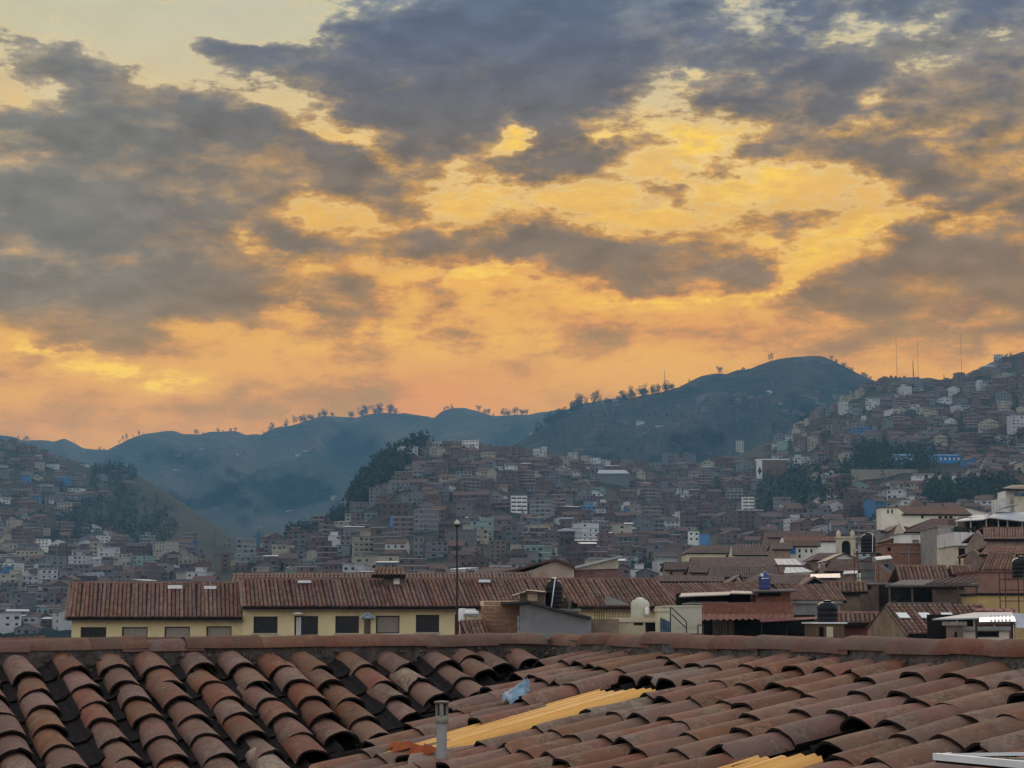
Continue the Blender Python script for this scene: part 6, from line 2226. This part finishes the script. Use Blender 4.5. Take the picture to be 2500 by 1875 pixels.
q.box(X0, X1, 3.2, 3.4, GROUND_Z - ve.o.z, ve.Z(1428))
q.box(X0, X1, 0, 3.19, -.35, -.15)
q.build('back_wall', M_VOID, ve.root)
for px in (2171, 2226, 2338, 2384):
    ve.box('post', M_WOOD, px, px + 4, 1430, 1473, 0, .14)
q = MB()
q.box(X0 - .2, X1 + .1, -.05, .2, ve.Z(1434), ve.Z(1427))
q.box(X0 - .1, X1, -.12, .1, ve.Z(1475), ve.Z(1470))
q.slab([ve.L(2168, 1429, -.3), ve.L(2392, 1426, -.3), ve.L(2330, 1414, 2.5), ve.L(2200, 1416, 2.5)], .1)
q.build('beams', mat('grey_timber', (0.14, 0.115, 0.1), .9, .3), ve.root)
q = MB()
for i in range(18):
    p = ve.L(2260 + i * 6, 1427 - (i % 3), -.3)
    q.bar(p, p + Vector((1.4, 2.2, .45)), .05, 5)
q.build('canes', M_WOOD, ve.root)
q = MB()
q.box(ve.X(2304), ve.X(2382), 2.2, 3.1, 0, ve.Z(1438))
q.build('inner_wall', M_ADOBE, ve.root)
q = MB()
leaf_cloud(q, rp, [(ve.X(2190) + i * .25, .6, .2 + .2 * (i % 3), .3) for i in range(5)], 140, .07)
q.build('potted_plants', M_LEAF, ve.root)['kind'] = 'stuff'
stand('steel stand at the right edge holding a black tank', 2456, 2502, 1412, 1484, 103, 1.2, steps=2)
tank('black water tank on the stand at the right edge', 2472, 2520, 1357, 1411, 104, M_BLACKTANK)

# --- the middle: big shed behind the yellow roof
sd_ = B('big_shed', 'big cream gabled shed with rusty dark roof edges behind the yellow building', 'shed', 1206, 1516, 1420, 178)
lo = GROUND_Z - sd_.o.z
q = MB()
pts = [(1262, 1398), (1300, 1388), (1330, 1376), (1356, 1367), (1380, 1376), (1402, 1385)]
q.prism([(sd_.X(1215), lo), (sd_.X(1402), lo)] + [(sd_.X(x), sd_.Z(y) - .12) for x, y in pts[::-1]] + [(sd_.X(1215), sd_.Z(1408))], 'y', 0, 14)
q.build('gable_wall', mat('rust_streaked_wall', (0.45, 0.34, 0.26), .9, .14, 0, .7, (0.25, 0.1, 0.06), .7, .5), sd_.root)
q = MB()
edge = [(1200, 1402), (1262, 1388), (1310, 1374), (1356, 1364), (1384, 1374), (1404, 1384)]
for i in range(5):
    a, c = edge[i], edge[i + 1]
    q.slab([(sd_.X(a[0]), -.5, sd_.Z(a[1])), (sd_.X(c[0]), -.5, sd_.Z(c[1])), (sd_.X(c[0]), 15, sd_.Z(c[1])), (sd_.X(a[0]), 15, sd_.Z(a[1]))], .22)
q.build('roof', M_RUST, sd_.root)
q = MB()
q.prism([(sd_.X(1404) + .02, lo), (sd_.X(1510), lo), (sd_.X(1510), sd_.Z(1388)), (sd_.X(1404) + .02, sd_.Z(1391))], 'y', .5, 12)
q.build('side_wall', M_BRICK, sd_.root)
q = MB()
q.prism([(sd_.X(1404) + .02, sd_.Z(1391)), (sd_.X(1510), sd_.Z(1388)), (sd_.X(1510), sd_.Z(1358)), (sd_.X(1404) + .02, sd_.Z(1382))], 'y', .3, 11)
n = 18
for i in range(n):
    x = sd_.X(1410 + i * 5.6)
    q.box(x, x + .08, .24, .298, sd_.Z(1388.5), sd_.Z(1380 - i * 1.25))
q.build('upper_cladding', M_CREAM, sd_.root)
q = MB()
q.slab([sd_.L(1402, 1385, -.2), sd_.L(1518, 1356, -.2), sd_.L(1518, 1356, -.2) + Vector((0, 12, 0)), sd_.L(1402, 1385, -.2) + Vector((0, 12, 0))], .15)
q.build('side_roof', M_TIN, sd_.root)
roofhouse('low brown roof left of the big shed', 1158, 1250, 1388, 1402, 1410, 185, 8, M_CREAM, M_RTILE_BROWN, ridge_x=(1190, 1262), seed=51)

# --- yards right behind the near ridge
# lower continuation of the red roof
rf2 = B('tiled_house', 'lower red roof running on to the right from the yellow building', 'house', 1608, 1860, 1480, 113)
tiled_slope(rf2.root, rf2.L(1652, 1474, 0), rf2.L(1905, 1449, 0), rf2.L(1860, 1424, 5), rf2.L(1604, 1427, 5), .26, M_RTILE, parts=True, seed=61)
q = MB()
q.box(rf2.X(1652), rf2.X(1900), .5, 8, GROUND_Z - rf2.o.z, rf2.L(0, 1478, 0).z)
q.build('wall', M_CREAM, rf2.root)
rf3 = B('tiled_house', 'red tiled roof right of the blue tank, over the grey wall', 'house', 1936, 2062, 1470, 118)
tiled_slope(rf3.root, rf3.L(1932, 1467, 0), rf3.L(2068, 1467, 0), rf3.L(2040, 1427, 6), rf3.L(1890, 1430, 6), .26, M_RTILE, parts=True, seed=62)
q = MB()
q.box(rf3.X(1938), rf3.X(2056), .5, 8, GROUND_Z - rf3.o.z, rf3.L(0, 1471, 0).z)
q.build('wall', M_ADOBE, rf3.root)
roofhouse('tiled roof low between the blue tank and the steel tower', 2040, 2100, 1424, 1446, 1456, 122, 6, M_ADOBE, M_RTILE, seed=63)

# white tank box and small red roof
wb_ = block('rough orange brick house wall with a yellow strip along its top', 1174, 1268, 1467, 1560, 84, 6, mat('rough_orange_brick', (0.36, 0.2, 0.125), .92, .22, .01, 2.4, (.2, .12, .085), .7, 1.3, bump=.5, bump_scale=8), roof=M_YELLOW, rh=.22, over=.02, name='brick_house')
rb2 = random.Random(12)
_b = MB()
_b.box(0, 1, -1, 0, 0, 1)
BRICK_MESH = {}


def bricks(b, x0, x1, z0, rows, bh, step, lw, m, keep, proud, parent=None):
    """Courses of single bricks standing a little proud of the wall behind them."""
    if m.name not in BRICK_MESH:
        BRICK_MESH[m.name] = _b.mesh('brick', m)
    for j in range(rows):
        x = x0 + (j % 2) * lw[0] * .5
        while x < x1 - lw[0]:
            L = rb2.uniform(*lw)
            if rb2.random() < keep:
                put('brick', BRICK_MESH[m.name], parent or b.root, (x, -.002, z0 + j * step), (0, 0, 0), (min(L, x1 - x) - .025, rb2.uniform(*proud), bh))
            x += L


bricks(wb_, wb_.X(1174), wb_.X(1268), wb_.Z(1550), 8, .16, .19, (.26, .5), MATS['rough_orange_brick'], .85, (.012, .04))
pp = B('drain_pipe', 'white drain pipe on the corner of the orange brick house', 'pipe', 1264, 1268, 1560, 83.7)
q = MB()
q.bar((0, 0, -.2), (0, 0, pp.Z(1503)), .045, 8)
q.build('pipe', M_WHITEP, pp.root, True)
q = MB()
for py in (1515, 1535):
    q.box(-.07, .07, -.06, .06, pp.Z(py), pp.Z(py) + .04)
q.build('brackets', M_CONC, pp.root)
gy = B('grey_house', 'grey rendered gable wall under a dark sagging roof edge', 'house', 1268, 1460, 1560, 80)
lo = GROUND_Z - gy.o.z
edge = [(1262, 1470), (1290, 1468), (1312, 1474), (1345, 1484), (1390, 1495), (1444, 1508)]
q = MB()
q.prism([(gy.X(1269), lo), (gy.X(1442), lo)] + [(gy.X(x), gy.Z(y) - .1) for x, y in edge[1:][::-1]] + [(gy.X(1269), gy.Z(1478))], 'y', 0, 6)
q.build('wall', M_GREY, gy.root)
q = MB()
edge2 = [(1222, 1472)] + edge
for i in range(len(edge2) - 1):
    a, c = edge2[i], edge2[i + 1]
    q.slab([(gy.X(a[0]), -.3, gy.Z(a[1] - 2)), (gy.X(c[0]), -.3, gy.Z(c[1] - 2)), (gy.X(c[0]), 6.3, gy.Z(c[1] - 2)), (gy.X(a[0]), 6.3, gy.Z(a[1] - 2))], .11)
q.build('roof', M_DARKMET, gy.root)
q = MB()
q.box(gy.X(1442) + .003, gy.X(1512), .2, 5, lo, gy.Z(1511))
q.build('low_wall', M_ADOBE, gy.root)
sr = B('tiled_lean_to', 'small red tiled lean-to roof with bold tile rows in front of the orange brick wall', 'roof', 1123, 1198, 1560, 82)
tiled_slope(sr.root, sr.L(1140, 1556, 0), sr.L(1200, 1556, 0), sr.L(1184, 1512, 2.2), sr.L(1122, 1516, 2.2), .19, M_RTILE, parts=True, seed=71)
q = MB()
q.box(sr.X(1140), sr.X(1196), .3, 2.4, GROUND_Z - sr.o.z, sr.Z(1562))
q.build('wall', M_ADOBE, sr.root)
wt = B('solar_tank', 'white boxy solar tank with a sloping grey lid beside the small red roof', 'water tank', 1123, 1171, 1516, 86)
q = MB()
q.lathe([(.17, 0), (.17, .52), (.14, .58)], 14, (wt.X(1128), 0, 0))
q.bar((wt.X(1128), 0, .36), (wt.X(1168), 0, .30), .15, 14)
q.build('tank_body', M_WHITEP, wt.root, True)
q = MB()
q.slab([wt.L(1132, 1499, -.2), wt.L(1171, 1499, -.2), wt.L(1160, 1486, .5), wt.L(1136, 1486, .5)], .04)
q.build('lid', M_TIN, wt.root)
q = MB()
q.box(wt.X(1124), wt.X(1172), -.1, .6, -.9, 0)
q.build('base', M_MAROON, wt.root)
# black tank with white pipe, shack left of it
bt = B('roof_shack', 'dark little roof-top shack left of the black tank with the white pipe', 'shed', 1262, 1335, 1480, 90)
q = MB()
q.slab([bt.L(1248, 1456, -.3), bt.L(1288, 1443, -.3), bt.L(1290, 1441, 2), bt.L(1252, 1452, 2)], .06)
q.slab([bt.L(1284, 1441, -.3), bt.L(1334, 1446, -.3), bt.L(1332, 1443, 2), bt.L(1284, 1439, 2)], .06)
q.build('roof', M_DARKMET, bt.root)
q = MB()
q.box(bt.X(1270), bt.X(1330), 0, 2, -1.5, bt.Z(1447))
q.build('wall', M_WOOD, bt.root)
q = MB()
q.box(bt.X(1288), bt.X(1312), -.05, -.01, bt.Z(1467), bt.Z(1449))
q.build('board', mat('tan_board', (.36, .27, .18), .9, .15), bt.root)
tank('black water tank with a white pipe down its front, behind the grey gable', 1331, 1374, 1410, 1486, 92, M_BLACKTANK, pipe=(-.35, .1), ribs=5)
block('dark parapet that the black tank with the white pipe stands on', 1322, 1412, 1486, 1510, 91, 3, M_GREY, roof=M_CONC, name='parapet', cat='wall')
jk = B('junk_heap', 'dark heap of buckets and scrap right of the black tank with the white pipe', 'scrap', 1376, 1410, 1486, 90)
for i in range(6):
    q = MB()
    x = jk.X(1378 + i * 5.4)
    h = rb2.uniform(.2, .55)
    q.lathe([(.09, 0), (.14, h), (.12, h + .02)], 10, (x, rb2.uniform(0, .5), 0))
    q.build('bucket', rb2.choice([M_BLACKTANK, M_DARKMET, M_WOOD]), jk.root, True)
# rebar columns and fence with grey sheet
rb_ = B('rebar_cage', 'tall bare reinforcing bars of an unfinished column beside the cream tank', 'steel bars', 1452, 1542, 1512, 88)
q = MB()
for i in range(5):
    x = rb_.X(1453 + i * 5.4)
    q.bar((x, .0, -.2), (x, .0, rb_.Z(1449 + (i % 2) * 3)), .014, 4)
    q.bar((x, .35, -.2), (x, .35, rb_.Z(1450 + (i % 3) * 2)), .014, 4)
for j in range(7):
    z = j * .17
    q.bar((rb_.X(1452), -.01, z), (rb_.X(1476), -.01, z), .008, 4)
q.build('bars', M_RUST, rb_.root)
q = MB()
for i in range(9):
    x = rb_.X(1482 + i * 6.8)
    q.bar((x, .0, -.2), (x, .0, rb_.Z(1478)), .012, 4)
for py in (1479, 1492, 1506):
    q.bar((rb_.X(1479), 0, rb_.Z(py)), (rb_.X(1540), 0, rb_.Z(py)), .012, 4)
q.build('railing', M_RUST, rb_.root)
q = MB()
q.prism([(rb_.X(1480), rb_.Z(1477)), (rb_.X(1538), rb_.Z(1475)), (rb_.X(1480), rb_.Z(1452))], 'y', .5, .54)
q.build('sheet', M_GREY, rb_.root)
# cream house with grille, tank
ch_ = block('low cream house with a flat slab roof and a dark barred doorway', 1505, 1612, 1508, 1560, 84, 5, M_CREAM, [(1576, 1603, 1520, 1556)], roof=M_CREAM, rh=.2, over=.08)
ch_.box('wall_vent', M_VOID, 1548, 1570, 1520, 1526, -.03, -.012)
q = MB()
for i in range(6):
    x = ch_.X(1577 + i * 5)
    q.bar((x, .02, ch_.Z(1556)), (x, .02, ch_.Z(1520)), .012, 4)
q.build('door_bars', M_DARKMET, ch_.root)
ct = tank('cream water tank with a white cap on the cream house roof', 1540, 1586, 1459, 1508, 86, M_CREAMTANK, lid=M_WHITEP, ribs=2)
q = MB()
q.lathe([(.1, .15), (.1, .42), (.04, .48)], 12, (.28, -.5, 0))
q.build('side_float', M_WHITEP, ct.root, True)
# beige wall house, blue tarps and railings
bh = block('plain beige house wall with an iron stair rail across it', 1627, 1714, 1478, 1560, 82, 6, mat('beige_wall', (0.50, 0.45, 0.35), .9, .1, 0, 1.1, (.32, .28, .21), .6, .7), roof=M_CREAM, over=.03, rh=.08)
pb = block('narrow pale yellow pillar wall left of the beige house', 1607, 1635, 1485, 1560, 79, 1.5, mat('pale_yellow', (.62, .56, .36), .9, .08), roof=M_CREAM, over=.05)
q = MB()
for i in range(4):
    x = pb.X(1612 + i * 6)
    q.slab([(x, -.12, pb.Z(1555)), (x + .09, -.14, pb.Z(1555)), (x + .09, -.1, pb.Z(1508 + 3 * i)), (x, -.08, pb.Z(1508 + 3 * i))], .01)
q.build('blue_cloth', mat('dark_blue_cloth', (.05, .09, .15), .9, .3), pb.root)
ra = B('stair_rail', 'black iron stair rail sloping down in front of the beige wall', 'railing', 1634, 1720, 1552, 78)
q = MB()
for (a, c) in (((1634, 1484), (1640, 1484)), ((1640, 1484), (1676, 1518)), ((1676, 1518), (1676, 1550)), ((1640, 1500), (1676, 1534)), ((1637, 1484), (1637, 1550))):
    q.bar(ra.L(*a), ra.L(*c), .025, 5)
q.build('rails', M_DARKMET, ra.root)
ra = B('hoop_rail', 'small black iron hoop standing before the right end of the beige wall', 'railing', 1702, 1720, 1552, 78)
q = MB()
for (a, c) in (((1704, 1526), (1717, 1526)), ((1704, 1526), (1704, 1552)), ((1717, 1526), (1717, 1552))):
    q.bar(ra.L(*a), ra.L(*c), .025, 5)
q.build('rails', M_DARKMET, ra.root)
# loft, brick parapet, awnings
lf = B('loft_house', 'brick house with a dark open loft, a rippled red awning and a maroon sheet', 'house', 1662, 1996, 1560, 92)
lo = GROUND_Z - lf.o.z
q = MB()
q.box(lf.X(1714), lf.X(1938), 0, .25, lf.Z(1500), lf.Z(1471))
br_ = q.build('brick_parapet', mat('red_brick_near', (0.25, 0.105, 0.07), .92, .35, .01, 5.0, (.13, .07, .055), .7, 1.6), lf.root)
bricks(lf, lf.X(1715), lf.X(1937), lf.Z(1500) + .02, 6, .075, .1, (.24, .26), MATS['red_brick_near'], .75, (.008, .03), br_)
q = MB()
q.box(lf.X(1852), lf.X(1936), .6, 3, lf.Z(1474), lf.Z(1441))
q.build('brick_room', MATS['red_brick_near'], lf.root)
q = MB()
q.slab([lf.L(1836, 1443, -.2), lf.L(1942, 1441, -.2), lf.L(1942, 1438, 3.6), lf.L(1840, 1439, 3.6)], .08)
q.build('room_slab', mat('dark_slab', (.09, .08, .075), .9, .2), lf.root)
q = MB()
q.box(lf.X(1856), lf.X(1912), .55, .595, lf.Z(1456), lf.Z(1444))
q.build('room_opening', M_VOID, lf.root)
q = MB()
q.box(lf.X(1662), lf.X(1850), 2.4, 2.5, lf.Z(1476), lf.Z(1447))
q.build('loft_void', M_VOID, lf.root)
q = MB()
q.slab([lf.L(1658, 1456, .2), lf.L(1780, 1451, .2), lf.L(1790, 1444, 2.6), lf.L(1664, 1448, 2.6)], .05)
q.slab([lf.L(1784, 1448, .2), lf.L(1853, 1449, .2), lf.L(1853, 1444, 2.6), lf.L(1786, 1442, 2.6)], .05)
q.slab([lf.L(1664, 1474, .0), lf.L(1776, 1472, .0), lf.L(1776, 1468, .8), lf.L(1690, 1468, .8)], .04)
q.build('loft_sheets', M_TIN if False else mat('dull_tin', (.25, .22, .21), .6, .25, 0, 2, (.1, .07, .06), .7, 1.2), lf.root)
q = MB()
n = 60
top0, top1 = lf.L(1716, 1499, -.1), lf.L(1940, 1499, -.1)
b0, b1 = lf.L(1706, 1514, -1.3), lf.L(1936, 1510, -1.3)
vs = []
for i in range(n + 1):
    f = i / n
    dz = Vector((0, 0, .045 * math.cos(i * math.pi / 2 * 1.0)))
    vs += [top0.lerp(top1, f) + dz, b0.lerp(b1, f) + dz]
q.add(vs, [(2 * i, 2 * i + 1, 2 * i + 3, 2 * i + 2) for i in range(n)])
q.build('rippled_awning', mat('red_ripple_sheet', (.27, .12, .085), .8, .2, 0, 2), lf.root)
q = MB()
q.slab([lf.L(1858, 1518, -2.0), lf.L(1994, 1510, -2.0), lf.L(1996, 1506, -1.0), lf.L(1852, 1508, -1.0)], .03)
q.build('maroon_sheet', M_MAROON, lf.root)
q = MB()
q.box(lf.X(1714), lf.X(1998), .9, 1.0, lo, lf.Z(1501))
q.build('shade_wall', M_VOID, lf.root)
for i in range(9):
    q = MB()
    x = lf.X(1743 + i * 5.9)
    q.box(x, x + .1, .4, .46, lo, lf.Z(1513))
    q.build('board', M_WOOD, lf.root)
q = MB()
for px in (1738, 1852, 1912, 1986):
    q.bar((lf.X(px), -1.2, lo), (lf.X(px), -1.2, lf.Z(1511)), .035, 5)
q.build('posts', M_DARKMET, lf.root)
bl = tank('blue water tank with a small white mark, on the brick room roof', 1852, 1882, 1396, 1439, 95, M_BLUETANK, ribs=3)
q = MB()
for (dx, dz, w) in ((-.2, .52, .1), (-.08, .54, .05), (0.0, .52, .07), (.1, .53, .06)):
    q.box(dx, dx + w, -.345, -.335, dz, dz + .05)
q.build('white_mark', M_WHITEP, bl.root)
q = MB()
q.box(-.24, -.1, -.335, -.3, .66, .8)
q.build('pale_label', M_WHITEP, bl.root)
gw = block('grey-brown rendered wall behind the squat black tank', 1939, 2052, 1467, 1506, 97, 3, M_CONC, name='wall', cat='wall')
tank('squat black tank in front of the grey-brown wall', 1996, 2046, 1465, 1519, 86, M_BLACKTANK, ribs=3)
q2 = block('plank-walled yard with pale posts under the squat black tank', 1990, 2062, 1519, 1560, 85, 3, M_WOOD, [(2000, 2012, 1531, 1555)], name='shed', cat='shed', roof=M_WHITEP, rh=.07)
q2.box('pale_panel', M_CREAM, 2018, 2034, 1530, 1556, -.05, -.01)
roofhouse('small tiled roof over a red wall right of the squat black tank', 2052, 2122, 1500, 1522, 1560, 88, 4, M_MAROON, M_RTILE, sp=.22, seed=72)
# gabled house with three skylights
gs = B('skylight_house', 'brown gabled house with three bright skylights in its red tiled roof', 'house', 2117, 2380, 1560, 78)
lo = GROUND_Z - gs.o.z
q = MB()
gv = [gs.L(2117, 1532, 5.5), gs.L(2164, 1482, 2.6), gs.L(2215, 1546, -.1)]
lo_v = [Vector((p.x, p.y, lo)) for p in (gv[0], gv[2])]
vs = [lo_v[0], lo_v[1], gv[2], gv[1], gv[0]]
back = Vector((.25, .28, 0))
q.add(vs + [p + back for p in vs], [(0, 1, 2, 3, 4), (9, 8, 7, 6, 5), (0, 5, 6, 1), (1, 6, 7, 2), (2, 7, 8, 3), (3, 8, 9, 4), (4, 9, 5, 0)])
q.build('gable_wall', M_ADOBE, gs.root)
tiled_slope(gs.root, gs.L(2218, 1549, -.3), gs.L(2452, 1549, -.3), gs.L(2398, 1478, 2.6), gs.L(2164, 1478, 2.6), .215, M_RTILE, parts=True, seed=73)
q = MB()
q.slab([gs.L(2218, 1549, -.3), gs.L(2164, 1479, 2.6), gs.L(2160, 1481, 2.55), gs.L(2213, 1552, -.35)], .1)
q.slab([gs.L(2112, 1535, 5.5), gs.L(2118, 1537, 5.4), gs.L(2167, 1480, 2.6), gs.L(2162, 1477, 2.65)], .1)
q.build('verge', M_RTILE_BROWN, gs.root)
for (a, c) in ((2188, 0), (2242, 1), (2297, 2)):
    q = MB()
    q.slab([gs.L(a + 9, 1507.5, .95), gs.L(a + 35, 1507.5, .95), gs.L(a + 25, 1495.5, 1.5), gs.L(a - 1, 1495.5, 1.5)], .03)
    f = q.build('skylight', M_WHITEP, gs.root)
# pale metal roof and clutter at the right
mr = B('metal_canopy', 'long low canopy of pale metal sheets at the right', 'canopy', 2278, 2474, 1560, 72)
q = MB()
q.slab([mr.L(2276, 1511, -.8), mr.L(2474, 1506, -.8), mr.L(2472, 1494, 1.6), mr.L(2380, 1495, 1.6)], .05)
q.build('sheet', M_TIN, mr.root)
q = MB()
for px in (2330, 2372, 2420, 2466):
    q.bar((mr.X(px), -.5, GROUND_Z - mr.o.z), (mr.X(px), -.5, mr.Z(1510)), .04, 6)
q.build('posts', M_CREAM, mr.root)
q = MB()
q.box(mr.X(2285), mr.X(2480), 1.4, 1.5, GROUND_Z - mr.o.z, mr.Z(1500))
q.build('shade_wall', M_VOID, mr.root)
sk = tinroof('red painted roof edge along the top of the metal canopy', [(2376, 1490), (2478, 1492), (2470, 1486), (2380, 1485)], 78, 1.5, 1500, M_ADOBE, M_MAROON)
cl = block('broken brick wall with pale posts under the metal canopy', 2326, 2352, 1518, 1560, 69, 1, M_ADOBE, [(2331, 2337, 1543, 1556)], name='brick_pier', cat='wall')
block('low plastered counter with a dark opening under the canopy', 2352, 2464, 1530, 1560, 70, 1.2, M_CREAM, [(2384, 2440, 1541, 1556)], name='counter', cat='wall')
block('narrow plank screen with a red-brown top at the far right', 2388, 2478, 1516, 1532, 71.5, .3, M_MAROON, name='screen', cat='wall', roof=M_WOOD)
gl = B('glass_canopy', 'tilted blue-white glazed canopy at the right edge', 'canopy', 2386, 2520, 1540, 67)
q = MB()
q.slab([gl.L(2390, 1518, -.3), gl.L(2480, 1517, -.3), gl.L(2476, 1503, .8), gl.L(2392, 1508, .8)], .03)
q.build('blue_panel', mat('blue_glass', (.09, .16, .28), .15, .15, 0, 2, spec=.6), gl.root)
q = MB()
q.slab([gl.L(2482, 1532, -.5), gl.L(2530, 1534, -.5), gl.L(2530, 1500, 1), gl.L(2472, 1496, 1)], .03)
q.build('white_panel', M_TIN, gl.root)
q = MB()
for i in range(6):
    p = gl.L(2418 + i * 9, 1505, .3)
    q.box(p.x, p.x + .07, p.y, p.y + .02, p.z - .03, p.z + .06)
q.build('white_tags', M_WHITEP, gl.root)
q = MB()
for px in (2392, 2480, 2515):
    q.bar((gl.X(px), .5, GROUND_Z - gl.o.z), (gl.X(px), .5, gl.Z(1512)), .04, 6)
q.build('posts', M_DARKMET, gl.root)
# neighbour's tile fringe over the left end of the near ridge
nb = B('tiled_roof', 'row of tile ends of a lower neighbouring roof at the left edge', 'roof', -60, 112, 1575, 24)
tiled_slope(nb.root, nb.L(-60, 1580, 0), nb.L(118, 1574, 0), nb.L(112, 1559, 1.2), nb.L(-60, 1563, 1.2), .055 * 24 / 14, M_RTILE, parts=True, seed=81)
q = MB()
q.box(nb.X(-60), nb.X(110), .2, 3, GROUND_Z - nb.o.z, nb.Z(1586))
q.build('wall', M_ADOBE, nb.root)
